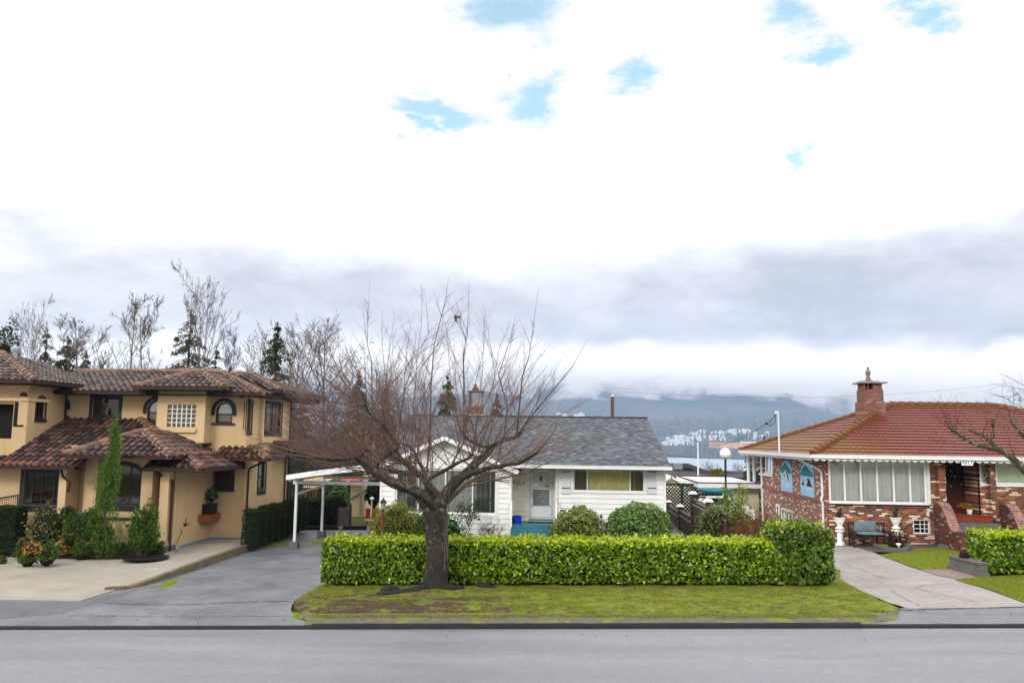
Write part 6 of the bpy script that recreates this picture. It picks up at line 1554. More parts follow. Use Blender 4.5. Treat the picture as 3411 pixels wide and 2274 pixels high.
# wall-hung wooden planter with dark box and climbing foliage
pl = thing('wall_planter', 'orange brown wooden planter box hung in the corner of the stucco walls', 'planter', (XS+.4, 35.3, 1.0))
yA = YU-.09; pz0, pz1 = zat(700, 1733, 35.2), zat(700, 1711, 35.2); pxr = xat(733, 1720, 35.6); 
mb = MB(); x0 = XS+.01; x1 = xat(702, 1720, 34.6); x2 = pxr; ya, yb = 34.55, YU-.08
F_ = [(XS+.01, 34.65, 0), (XS+.42, 34.95, 0), (XS+.44, 35.9, 0), (XS+.01, 35.9, 0)]
mb.prism([(p[0], p[1], pz0) for p in F_], (0, 0, pz1-pz0-.05)); 
n = len(F_)
for i in range(n-1):
    A, B = V((F_[i][0], F_[i][1], pz1-.03)), V((F_[i+1][0], F_[i+1][1], pz1-.03)); 
    if i < 2: mb.bar(A, B, .05, .06)
mb.build('box', M['wood_orange'], pl)
bb = thing('storage_box', 'black lidded box sitting in the wall planter', 'box', (XS+.6, 35.4, pz1))
mb = MB(); mb.box(XS+.04, XS+.36, 35.0, 35.75, pz1-.045, pz1+.36); mb.build('body', M['black'], bb); mb = MB(); mb.box(XS+.02, XS+.39, 34.97, 35.78, pz1+.363, pz1+.43); mb.build('lid', M['iron'], bb)
shrub('potted_vine', 'dusty green climbing plant above the wall planter', 'plant', (XS+.22, 35.45, pz1+.78), .22, .34, .36, 'camellia', 500, .09, 31, baseZ=pz1+.43)
# hose bracket with hose
ho = PX(618, 1749, XS+.05)
t = thing('garden_hose', 'dark wall bracket with thin hose hanging on the stucco side wall', 'hose', tuple(ho))
mb = MB(); mb.box(XS+.003, XS+.03, ho.y-.08, ho.y+.18, ho.z-.03, ho.z+.06); mb.bar(ho+V((0, -.05, 0)), ho+V((.05, -.05, .25)), .02, .03); mb.bar(ho+V((0, .16, 0)), ho+V((.06, .2, .08)), .02, .03); mb.build('bracket', M['iron'], t)
b2 = PX(604, 1764, XS+.06); g0 = G(588, 1826, .30)
mb = MB(); mb.tube([b2+V((0, -.1, .02)), b2, b2+V((.03, .02, -.15)), V((XS+.12, b2.y-.1, .55)), V((XS+.15, b2.y-.5, .2)), V((XS+.2, b2.y-.8, gL+.05)), V((XS+.5, b2.y-1.0, gL+.05)), V((XS+.4, b2.y-1.3, gL+.05))], .013, 6); mb.build('hose', M['iron'], t)

# near-black backing planes stand in for unlit rooms behind the glass
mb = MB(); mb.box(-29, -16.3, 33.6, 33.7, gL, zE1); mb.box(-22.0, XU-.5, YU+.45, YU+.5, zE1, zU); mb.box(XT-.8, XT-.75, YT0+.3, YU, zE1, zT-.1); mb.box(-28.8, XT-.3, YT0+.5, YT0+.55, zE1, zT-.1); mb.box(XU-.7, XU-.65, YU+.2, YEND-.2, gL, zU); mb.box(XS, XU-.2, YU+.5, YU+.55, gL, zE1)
mb.build('unlit_backing', M['interior'], LH)
mb = MB(); mb.box(xL+.1, xR-.1, YE+.6, YE+.65, -.1, eave-.05); mb.build('unlit_backing', M['interior'], WB)
mb = MB(); mb.box(XB+.6, XBR-.2, YB+.7, YB+.75, -.2, ez_-.05) if False else None
# ================================================================== HEDGES
def hedge_pts(x0, x1, y0, y1, zf, zt, dens, seed, top=True, wob=.05):
    """points on the front, back, ends and top of a clipped hedge; zf(x) ground, zt(x) top height"""
    r = random.Random(seed); P_, O_ = [], []
    def nz(a, b, c): return mnoise.noise(Vector((a, b, c+seed)))
    H = zt((x0+x1)/2)-zf((x0+x1)/2)
    def emit(n, f):
        for _ in range(int(n)): 
            q = f()
            if q: P_.append(q[0]); O_.append(q[1])
    def depth(): return abs(r.gauss(0, .05))
    def front():
        x = r.uniform(x0, x1); v = r.random(); z = zf(x)+.03+v*(zt(x)-zf(x))
        bulge = wob*1.6*nz(x*1.1, z*1.5, 0)+wob*nz(x*3.5, z*4, 5)-.10*max(0, (v-.88)/.12)**2+(.06 if v > .2 else -.05)
        return (x, y0-bulge+depth(), z), (0, -1, .25)
    def back():
        x = r.uniform(x0, x1); v = r.random(); z = zf(x)+.1+v*(zt(x)-zf(x)); return (x, y1-depth(), z), (0, 1, .25)
    def endl():
        y = r.uniform(y0, y1); v = r.random(); z = zf(x0)+.05+v*(zt(x0)-zf(x0)); return (x0-wob*nz(y*2, z*2, 1)+depth()-.04*(1-v), y, z), (-1, 0, .2)
    def endr():
        y = r.uniform(y0, y1); v = r.random(); z = zf(x1)+.05+v*(zt(x1)-zf(x1)); return (x1+wob*2*nz(y*2, z*2, 1)-depth(), y, z), (1, 0, .2)
    def topf():
        x = r.uniform(x0, x1); y = r.uniform(y0-.05, y1); return (x, y, zt(x)+.05*nz(x*1.7, y*2, 2)+.05*nz(x*6, y*6, 2)-depth()*.6), (0, -.15, 1)
    emit((x1-x0)*H*dens, front); emit((x1-x0)*H*dens*.35, back); emit((y1-y0)*H*dens, endl); emit((y1-y0)*H*dens, endr)
    nf = len(P_)
    if top: emit((x1-x0)*(y1-y0)*dens*.8, topf)
    return np.array(P_), np.array(O_), nf
def hedge(name, label, x0, x1, y0, y1, zf, zt, dens, seed, mat, mat_top, size=.10, wob=.05, group=None, cat='hedge'):
    t = thing(name, label, cat, ((x0+x1)/2, (y0+y1)/2, zf((x0+x1)/2)), group)
    p, o, nf = hedge_pts(x0, x1, y0, y1, zf, zt, dens, seed, wob=wob)
    lv = leaves(p, size, o, .42, .52, droop=-.25)
    # the topmost leaves are young growth
    zr = np.array([zt(a)-.11 for a in p[:, 0]]); young = (np.arange(len(p)) >= nf) | ((p[:, 2] > zr) & (rng.random(len(p)) < .75))
    soup('foliage', lv[~young], 6, M[mat], t); soup('young_leaves', lv[young], 6, M[mat_top], t)
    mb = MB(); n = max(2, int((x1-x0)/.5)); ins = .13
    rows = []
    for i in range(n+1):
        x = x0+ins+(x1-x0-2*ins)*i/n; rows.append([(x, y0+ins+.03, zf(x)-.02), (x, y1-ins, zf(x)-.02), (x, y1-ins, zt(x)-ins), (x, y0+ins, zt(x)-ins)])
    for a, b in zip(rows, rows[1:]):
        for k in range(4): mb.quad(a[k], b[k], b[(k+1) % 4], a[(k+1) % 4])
    mb.poly(rows[0]); mb.poly(rows[-1][::-1]); mb.build('shade_core', M['hedge_core'], t)  # dark filler box paints the shade inside the hedge
    return t
yh = 24.9
hx0, hx1 = P(1072, 1870, yh).x, P(2640, 1870, yh).x
zg0, zg1 = P(1100, 1948, yh).z, P(2640, 1948, yh).z; zt0, zt1 = P(1100, 1792, yh+.4).z, P(2600, 1798, yh+.4).z
zfH = lambda x: zg0+(zg1-zg0)*(x-hx0)/(hx1-hx0)+.02
ztH = lambda x: zt0+(zt1-zt0)*(x-hx0)/(hx1-hx0)-.02
hedge('laurel_hedge', 'long clipped bright green laurel hedge behind the bare cherry tree', hx0, hx1+.2, yh, yh+1.15, zfH, ztH, 760, 3, 'laurel', 'laurel_top', .104)
hx2 = P(2782, 1870, yh).x
zt2 = P(2700, 1752, yh).z
hedge('laurel_hedge', 'taller rounder dark green laurel clump at the right end of the long hedge', hx1-.55, hx2-.05, yh-.05, yh+1.5, zfH, lambda x: zt2-.20*((x-(hx1-.55+hx2)/2)/.9)**2+.06*mnoise.noise(Vector((x*2.5, 3, 0))), 620, 9, 'laurel_end', 'laurel_end', .115, .09)
# loose shoots sticking out of the hedge top
sh = []
r = random.Random(2)
for px in [1160, 1245, 1290, 1340, 1360, 1700, 1748, 1760, 1810, 1850, 2020, 2075, 2160, 2240, 2310, 2330, 2420, 2455, 2520, 2545, 2580, 2560, 2600, 2690, 2720, 2740]+[r.uniform(1090, 2620) for _ in range(60)]:
    y = yh+r.uniform(.2, .9); x = xat(px, 1780, y); z0 = ztH(x) if px < 2560 else zt2-.05; h = r.uniform(.06, .17)+(.12 if px in (1245, 1748, 2545) else 0)
    for k in range(9): sh.append((x+r.gauss(0, .045), y+r.gauss(0, .045), z0+h*k/8))
tH = [o for o in COL.objects if o.name == 'laurel_hedge'][0]
soup('young_leaves', leaves(np.array(sh), .12, None, .5, .42, droop=1.2), 6, M['laurel_top'], tH)
# hedge on the right
yr = 27.5
rx0, rx1 = P(3222, 1850, 28.9).x, P(3640, 1850, yr).x
zfR = lambda x: gz(x)+.10; ztR = lambda x: P(3320, 1780, yr).z+.012*(x-rx0)
hedge('laurel_hedge', 'yellow green laurel hedge at the right edge beside the small concrete wall', rx0, rx1, yr, yr+1.4, zfR, ztR, 560, 5, 'laurel', 'laurel_top', .13)
# low retaining wall beside it
rw = MB(); a, b, c_ = G(3168, 1912, .06), G(3262, 1922, .06), None
p0 = G(3166, 1893, .06); p1 = G(3278, 1921, .06); h0 = .42
rw.bar(p0+V((.1, 0, .16)), p1+V((0, 0, .16)), .26, h0-.05); rw.bar(p0+V((.1, 0, .40)), p1+V((0, 0, .40)), .32, .07); rw.bar(p0+V((.1, 0, .05)), p1+V((0, 0, .05)), .40, .12)
tag(rw.build('garden_wall', M['concrete_dark']), 'low weathered concrete garden wall end beside the right hedge', 'wall')
# ================================================================== SHRUBS AND SMALL PLANTS
def gp(px, py, dz=.0): return G(px, py, dz)
def at(px, py, Y): return P(px, py, Y)
def shr(label, px, pt, pb, halfw, Y, mat, n, size, seed, cat='shrub', name='shrub', group=None, **k):
    c = at(px, (pt+pb)/2, Y); rz_ = (pb-pt)/2/FPX*Y; rx = halfw/FPX*Y
    return shrub(name, label, cat, tuple(c), rx, k.pop('ry', rx*.9), rz_, mat, n, size, seed, group, **k)
shr('large round yellow green shrub behind the brown lamp post', 1318, 1672, 1862, 92, 31.5, 'yellow_green', 9000, .07, 41, aspect=.35, lump=.1, inner=.72)
shr('dark green camellia shrub between the round shrub and the trunk', 1420, 1692, 1870, 62, 32.2, 'camellia', 2600, .10, 42, lump=.22)
shr('dark green camellia shrub just right of the cherry trunk', 1500, 1712, 1870, 48, 32.0, 'camellia', 1800, .10, 43, lump=.22)
shr('yellowish rhododendron bush right of the porch steps', 1925, 1692, 1860, 92, 32.8, 'rhodo_yellow', 6500, .12, 44, aspect=.34, lump=.12, inner=.78)
shr('big dark green rhododendron bush in front of the right corner of the bungalow', 2128, 1676, 1860, 112, 32.3, 'rhodo', 9000, .12, 45, aspect=.34, lump=.11, inner=.78)
# rose bush and bare shrubs against the bungalow wall
def wiry(name, label, cat, base, n, h, spread, mat, seed, leafm=None, nleaf=0, lsz=.08, r0=.012, group=None, sub=3, lean=(0, 0), lo=.4):
    t = thing(name, label, cat, tuple(base), group); r = random.Random(seed); mb = MB(); tips = []
    for i in range(n):
        a = r.uniform(0, 6.28); q = spread*r.uniform(.25, 1); hh = h*r.uniform(.6, 1)
        e = Vector(base)+V((q*math.cos(a)+lean[0]*hh, q*.7*math.sin(a)+lean[1]*hh, hh)); m_ = Vector(base).lerp(e, .5)+V((r.gauss(0, .06), r.gauss(0, .06), h*.10))
        mb.tube([Vector(base)+V((r.gauss(0, .05), r.gauss(0, .05), 0)), m_, e], [r0, r0*.7, r0*.3], 4, False); tips += [m_, m_.lerp(e, .5), e]
        for k in range(sub):
            s_ = m_.lerp(e, r.uniform(.1, .8)); b = s_+V((r.gauss(0, .18), r.gauss(0, .15), r.uniform(.08, .3)))*1.0; mb.tube([s_, s_.lerp(b, .5)+V((0, 0, .02)), b], [r0*.5, r0*.4, r0*.2], 3, False); tips += [b, s_.lerp(b, .6)]
    mb.build('branches', M[mat], t)
    if leafm:
        pts = np.array([tuple(tips[r.randrange(len(tips))]+V((r.gauss(0, .05), r.gauss(0, .05), r.gauss(0, .05)))) for _ in range(nleaf)])
        soup('foliage', leaves(pts, lsz, None, .5, .5), 6, M[leafm], t)
    return t
b0 = at(1560, 1815, 32.9)
wiry('rose_bush', 'leggy rose bush with few leaves below the picture window', 'rose bush', at(1545, 1812, 33.0), 9, 1.75, .75, 'brown_twig', 51, 'rose_leaf', 420, .09, lean=(.28, 0))
wiry('bare_shrub', 'low bare pinkish twiggy shrub left of the porch steps', 'shrub', at(1640, 1815, 33.1), 26, .85, .75, 'red_twig', 52, r0=.008, sub=5)
wiry('bare_shrub', 'thin bare rose stems against the white wall under the window', 'shrub', at(1585, 1815, 33.2), 7, 1.1, .8, 'brown_twig', 53, 'rose_leaf', 60, .06, lean=(.3, 0))
# planting between the driveway fence and the brick house
shr('rounded mottled olive shrub left of the tall feathery bush', 2385, 1680, 1860, 70, 30.6, 'olive_green', 2600, .08, 61, lump=.22)
def spindly(label, px, pt, pb, halfw, Y, mat, seed, n=40, twig='brown_twig', name='shrub', leaf_n=2600, lsz=.07, wisp=.35, lean=0):
    c = at(px, pb, Y); h = (pb-pt)/FPX*Y; w_ = halfw/FPX*Y; t = thing(name, label, 'shrub', tuple(c)); r = random.Random(seed); mb = MB(); pts = []
    for i in range(n):
        a = r.uniform(0, 6.28); q = w_*r.random()**.6; hh = h*r.uniform(.45, 1)*(1-.35*(q/w_)**2)
        e = V((c.x+q*math.cos(a)+lean*hh, c.y+q*.8*math.sin(a), c.z+hh)); s_ = V((c.x+q*.35*math.cos(a), c.y+q*.35*math.sin(a), c.z-.03)); m_ = s_.lerp(e, .5)+V((r.gauss(0, .05), r.gauss(0, .05), .05))
        mb.tube([s_, m_, e], [.014, .009, .003], 4, False)
        for k in range(int(leaf_n/n)):
            f = r.uniform(.25, 1); p = (s_.lerp(m_, f*2) if f < .5 else m_.lerp(e, f*2-1)); sp = .12*(1.15-f*.8)
            pts.append((p.x+r.gauss(0, sp), p.y+r.gauss(0, sp), p.z+r.gauss(0, .05)))
    mb.build('branches', M[twig], t); 
    if leaf_n: soup('foliage', leaves(np.array(pts), lsz, None, .5, .45, droop=.6), 6, M[mat], t)
    return t
spindly('tall feathery green bush in front of the globe lamp', 2448, 1598, 1865, 92, 30.8, 'spindly', 62, 60, leaf_n=8500, lsz=.08)
spindly('reddish brown twiggy bush beside the brick side wall', 2520, 1668, 1865, 95, 30.0, 'rust_leaf', 63, 170, 'red_twig', leaf_n=1500, lsz=.06, name='twiggy_bush')
wiry('twiggy_bush', 'low tangle of rust coloured stems behind the taller hedge end', 'shrub', at(2490, 1868, 29.6), 40, 1.4, 1.1, 'red_twig', 64, 'rust_leaf', 160, .06, r0=.009, lean=(-.1, 0), sub=4)
spindly('yellow tipped shrub rising behind the taller hedge end', 2640, 1700, 1850, 95, 28.5, 'spindly', 65, 34, leaf_n=1700, lsz=.09)
# ---- left garden
DZ = .31
def bush(label, px, pt, pb, hw, mat, n, sz, seed, Y=None, dz=.12, **k):
    Yb = Y if Y else G(px, pb, dz).y
    return shr(label, px, pt, pb, hw, Yb, mat, n, sz, seed, **k)
bush('round pale green shrub at the left of the mulch bed', 88, 1820, 1872, 40, 'fresh_green', 1100, .06, 71, lump=.25)
bush('amber leaved shrub at the back left of the mulch bed', 108, 1806, 1860, 30, 'amber_leaf', 600, .06, 72, Y=27.0, lump=.3)
bush('dense dark green shrub in the middle of the mulch bed', 158, 1800, 1893, 40, 'fresh_green', 1800, .055, 73, lump=.25)
bush('small low green shrub at the front of the mulch bed', 92, 1838, 1893, 30, 'fresh_green', 900, .055, 74, lump=.2)
bush('amber and gold leaved shrub right of the dark one in the mulch bed', 213, 1793, 1868, 32, 'amber_leaf', 900, .06, 75, lump=.28)
bush('small upright green shrub at the right end of the mulch bed', 266, 1798, 1874, 24, 'fresh_green', 1100, .055, 76, lump=.2)
bush('tiny round dark shrub at the left picture edge', 8, 1850, 1885, 16, 'fresh_green', 350, .05, 77)
bush('variegated yellow spotted shrub under the left windows', 158, 1685, 1835, 66, 'variegated', 1600, .085, 78, Y=30.8, lump=.35, inner=.35)
bush('small gold tipped sprig at the edge of the low left hedge', 85, 1785, 1822, 24, 'variegated', 260, .07, 82, Y=29.8, lump=.4, inner=.3)
bush('bright mossy green conifer shrub left of the weeping cedar', 255, 1705, 1838, 50, 'fresh_green', 2400, .06, 79, Y=30.6, lump=.16)
bush('dark rounded yew below the weeping cedar', 345, 1740, 1835, 34, 'cedar', 1500, .06, 81, Y=30.9, lump=.12)
spindly('dark bushy evergreen shrub with upright shoots right of the weeping cedar', 470, 1655, 1845, 66, 30.5, 'fresh_green', 80, 34, leaf_n=5200, lsz=.085)
def box_hedge(label, a, b, w_, h, mat, seed, dens=700, sz=.055, name='low_hedge', n=None):
    a, b = V(a), V(b); L = (b-a).length; d = (b-a)/L; sd_ = V((-d.y, d.x, 0)).normalized(); r = random.Random(seed)
    t = thing(name, label, 'hedge', tuple((a+b)/2)); P_, O_ = [], []
    for _ in range(int(dens*(L*h*2+L*w_+2*w_*h))):
        s_ = r.random()*L; k = r.random(); 
        if k < .40: p = a+d*s_-sd_*(w_/2)+V((0, 0, r.random()*h)); o = -sd_
        elif k < .85: p = a+d*s_+sd_*r.uniform(-.5, .5)*w_+V((0, 0, h)); o = V((0, 0, 1))
        elif k < .95: p = a+sd_*r.uniform(-.5, .5)*w_+V((0, 0, r.random()*h))+(d*L if r.random() < .5 else V()); o = d
        else: p = a+d*s_+sd_*(w_/2)+V((0, 0, r.random()*h)); o = sd_
        q = .04*mnoise.noise(p*2.0)+r.gauss(0, .018); P_.append(tuple(p+o*q)); O_.append(tuple(o))
    soup('foliage', leaves(np.array(P_), sz, np.array(O_), .3, .5), 6, M[mat], t)
    mb = MB(); mb.bar(a+V((0, 0, h/2-.02))+d*.04, b+V((0, 0, h/2-.02))-d*.04, w_-.09, h-.07); mb.build('shade_core', M['hedge_core'], t); return t  # dark bar stands in for the shade behind the leaves
box_hedge('low clipped box hedge in front of the ochre pilasters', G(292, 1853, .3), G(540, 1845, .3), .55, .42, 'boxwood', 91)
box_hedge('low clipped box hedge at the far left beside the path', G(-60, 1822, .3), G(88, 1848, .3), .6, .42, 'boxwood', 92)
box_hedge('tall dark clipped yew block at the far left picture edge', V((P(-40, 1700, 31).x, 31.2, gL)), V((P(66, 1700, 31).x, 31.2, gL)), .8, zat(30, 1690, 31)-gL, 'cedar', 93, 420, .08, 'clipped_yew')
for (px, pt, pb, seed, lab) in ((147, 1690, 1765, 94, 'left'), (225, 1685, 1765, 95, 'x')):
    bush('dark yew ball behind the variegated shrub' if lab == 'left' else 'dark yew ball left of the ochre corner pilaster', px, pt, pb, 30, 'cedar', 900, .07, seed, Y=31.6, lump=.1, inner=.8)
bush('dark flat topped yew behind the weeping cedar', 300, 1690, 1800, 42, 'cedar', 1300, .07, 96, Y=31.7, lump=.1, inner=.8)
# weeping cedar: narrow drooping column
wy = 30.3; wb = P(358, 1840, wy); wt = P(382, 1385, wy)
t = thing('weeping_cedar', 'slender weeping cedar with hanging bright green sprays before the arched window', 'tree', tuple(wb))
mb = MB(); mid = P(345, 1620, wy); tp = P(385, 1380, wy); mb.tube([wb, wb.lerp(mid, .5), mid, P(372, 1480, wy), tp], [.06, .05, .035, .025, .008], 7); mb.build('trunk', M['bark_twig'], t)
r = random.Random(3); pts = []
for i in range(480):
    f = r.random()**1.15; ppy = 1395+(1830-1395)*f; cx = 384-38*min(1, f*1.2)+(8*math.sin(f*9)); wid = 9+56*min(1, f*1.5)*(.75+.35*math.sin(f*17+1)); 
    px_ = cx+r.uniform(-1, 1)*wid; s_ = P(px_, ppy, wy+r.uniform(-.28, .28)*min(1, f*2+.2)); L = r.uniform(.35, .95)
    for k in range(13): pts.append((s_.x+r.gauss(0, .03)+.04*(px_-cx)/wid*k/8, s_.y+r.gauss(0, .03), s_.z-L*k/12))
for i in range(40): p = P(390+r.gauss(0, 5), 1372+r.uniform(-4, 30), wy); pts.append(tuple(p))
soup('foliage', leaves(np.array(pts), .085, None, .5, .3, droop=2.2), 6, M['weeping'], t)
# row of clipped cedars along the driveway wall
proto = None
cr_ = random.Random(6)
spots = [(xat(825, 1700, 34.6), 34.6)]
Cx0, Cy0, Cx1, Cy1 = xat(836, 1795, 33.9), 33.9, xat(1000, 1720, 40.5), 40.5
N = 9
rel = None
for i in range(N):
    f = i/(N-1); x = Cx0+(Cx1-Cx0)*f; y = Cy0+(Cy1-Cy0)*f; z = gz(x)+.22; hh = 1.38+.05*cr_.gauss(0, 1)
    if i == 0:
        t = thing('clipped_cedar', '', 'cedar', (x, y, z), 'clipped cedars along the slab wall')
        r = random.Random(4); P_, O_ = [], []
        for _ in range(1900):
            a = r.uniform(0, 6.28); v = r.random(); rr_ = .36*(1-.25*max(0, v-.8)/.2)*(1+.16*mnoise.noise(V((math.cos(a)*1.5, math.sin(a)*1.5, v*3)))); 
            if r.random() < .18: q = r.random()**.5; P_.append((x+rr_*q*math.cos(a), y+rr_*q*math.sin(a), z+1.45+r.gauss(0, .03)+.06*mnoise.noise(V((a, q, 2))))); O_.append((0, 0, 1))
            else: P_.append((x+rr_*math.cos(a), y+rr_*math.sin(a), z+.02+v*1.45)); O_.append((math.cos(a), math.sin(a), .1))
        soup('foliage', leaves(np.array(P_), .085, np.array(O_), .35, .4, droop=.6), 6, M['cedar'], t)
        mb = MB(); mb.lathe((x, y, z-.05), [(.27, 0), (.28, .7), (.22, 1.42)], 10); mb.build('shade_core', M['hedge_core'], t)  # dark solid core, shade within the cedar put into its colour
        proto = t
    else:
        t = proto.copy(); COL.objects.link(t); t.location = (x, y, z); t.rotation_euler.z = cr_.uniform(0, 6.28); t.scale = (1, 1, hh/1.38)
        for ch in list(proto.children): c_ = ch.copy(); COL.objects.link(c_); c_.parent = t
    t['label'] = ['nearest', 'second', 'third', 'fourth', 'fifth', 'sixth', 'seventh', 'eighth', 'farthest'][i]+' dark clipped cedar in the row along the driveway slab wall'
# ---- right garden: bed with stone edging, maroon shrub, ball, little lamps
bd = thing('planter_bed', 'small curved stone edged flower bed in front of the bench', 'flower bed', tuple(G(2975, 1835, .07)))
edge = [(2912, 1822), (2925, 1828), (2950, 1835), (2990, 1840), (3018, 1838), (3032, 1828), (3030, 1818), (3010, 1812)]
mb = MB(); ep = [G(x, y, .07) for x, y in edge]
for a, b in zip(ep, ep[1:]): mb.bar(a+V((0, 0, .07)), b+V((0, 0, .07)), .10, .17)
mb.build('stone_edging', M['concrete_dark'], bd)
mb = MB(); mb.poly([p+V((0, 0, .10)) for p in ep]); mb.build('soil', M['lawn'], bd)
c_ = G(2985, 1828, .1)
spindly('dark maroon shrub in the stone edged bed', 2988, 1766, 1828, 34, c_.y, 'maroon_leaf', 101, 30, leaf_n=1500, lsz=.07)
for i, (px, pt, pb, lab) in enumerate(((2994, 1810, 1834, 'short white garden light at the front of the stone edged bed'), (3010, 1795, 1820, 'short white garden light beside the maroon shrub'))):
    b = G(px, pb, .1); h = (pb-pt)/FPX*b.y; t = thing('garden_light', lab, 'garden light', tuple(b), 'small white garden lights')
    MB().lathe(b, [(.035, 0), (.035, h*.6)], 8).build('stake', M['galv'], t); MB().lathe(b+V((0, 0, h*.62)), [(.05, 0), (.06, h*.2), (.10, h*.22), (.09, h*.33), (.02, h*.4)], 10).build('cap', M['milk'], t)
b = G(2922, 1817, .07); h = (1817-1758)/FPX*b.y
t = thing('garden_lamp', 'slim dark post lamp with domed cap at the left of the flower bed', 'garden lamp', tuple(b))
MB().lathe(b, [(.035, 0), (.03, h*.8), (.05, h*.82)], 8).build('post', M['iron'], t); MB().lathe(b+V((0, 0, h*.82)), [(.11, 0), (.14, .06), (.13, .13), (.05, .19)], 12).build('lamp_head', M['concrete_dark'], t)
bush('small clipped golden ball shrub beside the brick steps', 3158, 1780, 1816, 20, 'yellow_green', 900, .05, 102, Y=G(3158, 1820, .07).y, lump=.06, inner=.8)
mb = MB(); a, b = G(3128, 1822, .07), G(3215, 1832, .07); mb.bar(a+V((0, 0, .05)), b+V((0, 0, .05)), .12, .13)
tag(mb.build('bed_edging', M['concrete_dark']), 'short stone edging strip in front of the golden ball shrub', 'edging')
bush('small golden shrub at the foot of the steps above the right hedge', 3320, 1762, 1790, 20, 'yellow_green', 500, .05, 103, Y=33.0, lump=.1)
bush('dark maroon rounded shrub at the left end of the right hedge', 3213, 1833, 1882, 15, 'maroon_leaf', 700, .06, 104, Y=28.2, lump=.15)
# little dark figurine by the wall
b = G(3083, 1803, .07); t = thing('figurine', 'small dark garden figurine near the basement window', 'figurine', tuple(b)); 
mb = MB(); mb.ball(b+V((0, 0, .14)), .11, .10, .15); mb.ball(b+V((-.03, -.02, .32)), .06, .06, .07); mb.tube([b+V((-.05, 0, .36)), b+V((-.06, 0, .44))], [.02, .005], 5); mb.tube([b+V((.0, 0, .36)), b+V((.0, 0, .44))], [.02, .005], 5)
mb.build('body', M['iron'], t, smooth=True); MB().lathe(b, [(.13, 0), (.12, .03)], 10).build('base', M['iron'], t)
# urns with dark birds
def urn(px, pb, lab, lab2):
    b = G(px, pb, .07); b = V((b.x, YB-.45, gz(b.x)+.07)); x = xat(px, 1750, b.y); b.x = x; s_ = (zat(px, 1723, b.y)-b.z)/1.0
    t = thing('urn', lab, 'urn', tuple(b), 'white pedestal urns by the bench')
    MB().lathe(b, [(.17*s_, 0), (.17*s_, .05*s_), (.12*s_, .10*s_), (.105*s_, .14*s_), (.105*s_, .46*s_), (.17*s_, .50*s_), (.17*s_, .54*s_), (.10*s_, .57*s_)], 4).build('pedestal', M['milk'], t)
    MB().lathe(b+V((0, 0, .57*s_)), [(.08*s_, 0), (.17*s_, .05*s_), (.08*s_, .12*s_), (.12*s_, .2*s_), (.17*s_, .30*s_), (.18*s_, .38*s_), (.215*s_, .40*s_), (.215*s_, .43*s_), (.15*s_, .43*s_)], 14).build('bowl', M['milk'], t)
    q = b+V((0, 0, s_*1.0)); g_ = thing('bird_figurine', lab2, 'figurine', tuple(q), 'dark bird figurines on urns')
    mb = MB(); mb.ball(q+V((0, 0, .17)), .085, .08, .16); mb.ball(q+V((.06, -.02, .34)), .055, .05, .055); mb.tube([q+V((.10, -.02, .345)), q+V((.16, -.03, .34))], [.02, .003], 5); mb.tube([q+V((-.05, 0, .16)), q+V((-.13, 0, .0))], [.04, .02], 5)
    mb.build('body', M['iron'], g_, smooth=True); MB().lathe(q, [(.08, -.01), (.07, .03)], 10).build('base', M['iron'], g_)
urn(2797, 1793, 'white classical pedestal urn left of the iron bench', 'dark bird figurine on the left white urn')
urn(2984, 1790, 'white classical pedestal urn right of the iron bench', 'dark bird figurine on the right white urn')
# bench with grey-blue cushion
bx0, bx1_, by_ = xat(2832, 1760, YB-.7), xat(2955, 1760, YB-.7), YB-.75
bz_ = gz(bx0)+.07
t = thing('garden_bench', 'dark cast iron garden bench against the brick wall', 'bench', ((bx0+bx1_)/2, by_, bz_))
for x in (bx0+.03, bx1_-.03):
    mb = MB(); mb.bar((x, by_-.25, bz_), (x, by_-.22, bz_+.6), .05, .05, (0, 1, 0)); mb.bar((x, by_+.28, bz_), (x, by_+.36, bz_+.95), .05, .05, (0, 1, 0)); mb.bar((x, by_-.24, bz_+.6), (x, by_+.32, bz_+.62), .05, .05); mb.bar((x, by_-.25, bz_+.4), (x, by_+.3, bz_+.4), .05, .05)
    mb.build('side_frame', M['iron'], t)
mb = MB()
for i in range(6): mb.box(bx0, bx1_, by_-.24+.085*i, by_-.18+.085*i, bz_+.42, bz_+.445)
mb.build('seat', M['iron'], t)
mb = MB(); n = 14
for i in range(n+1): x = bx0+(bx1_-bx0)*i/n; mb.bar((x, by_+.30, bz_+.45), (x, by_+.35, bz_+.86), .025, .02, (0, 1, 0))
mb.bar((bx0, by_+.36, bz_+.9), (bx1_, by_+.36, bz_+.9), .03, .07); mb.bar((bx0, by_+.30, bz_+.5), (bx1_, by_+.30, bz_+.5), .03, .04); mb.build('backrest', M['iron'], t)
t2 = thing('seat_cushion', 'grey blue cushion folded on the iron bench', 'cushion', ((bx0+bx1_)/2, by_, bz_+.45))
def pillow(mb, c, ax, ay, az, hx, hy, hz):
    n = 8; base = len(mb.v); ax, ay, az = V(ax).normalized(), V(ay).normalized(), V(az).normalized()
    for sgn in (1, -1):
        for i in range(n+1):
            for j in range(n+1):
                u, v = i/n*2-1, j/n*2-1; k = (1-abs(u)**4)**.5*(1-abs(v)**4)**.5
                mb.v.append(tuple(V(c)+ax*hx*u+ay*hy*v+az*hz*sgn*k))
    for s_ in (0, 1):
        o = base+s_*(n+1)**2
        for i in range(n):
            for j in range(n): q = o+i*(n+1)+j; mb.f.append((q, q+1, q+n+2, q+n+1)); mb.mi.append(0)
mb = MB(); cxx = (bx0+bx1_)/2+.05; pillow(mb, (cxx, by_, bz_+.52), (1, 0, 0), (0, 1, 0), (0, 0, 1), .52, .26, .075); mb.build('seat_pad', M['cushion'], t2, smooth=True)
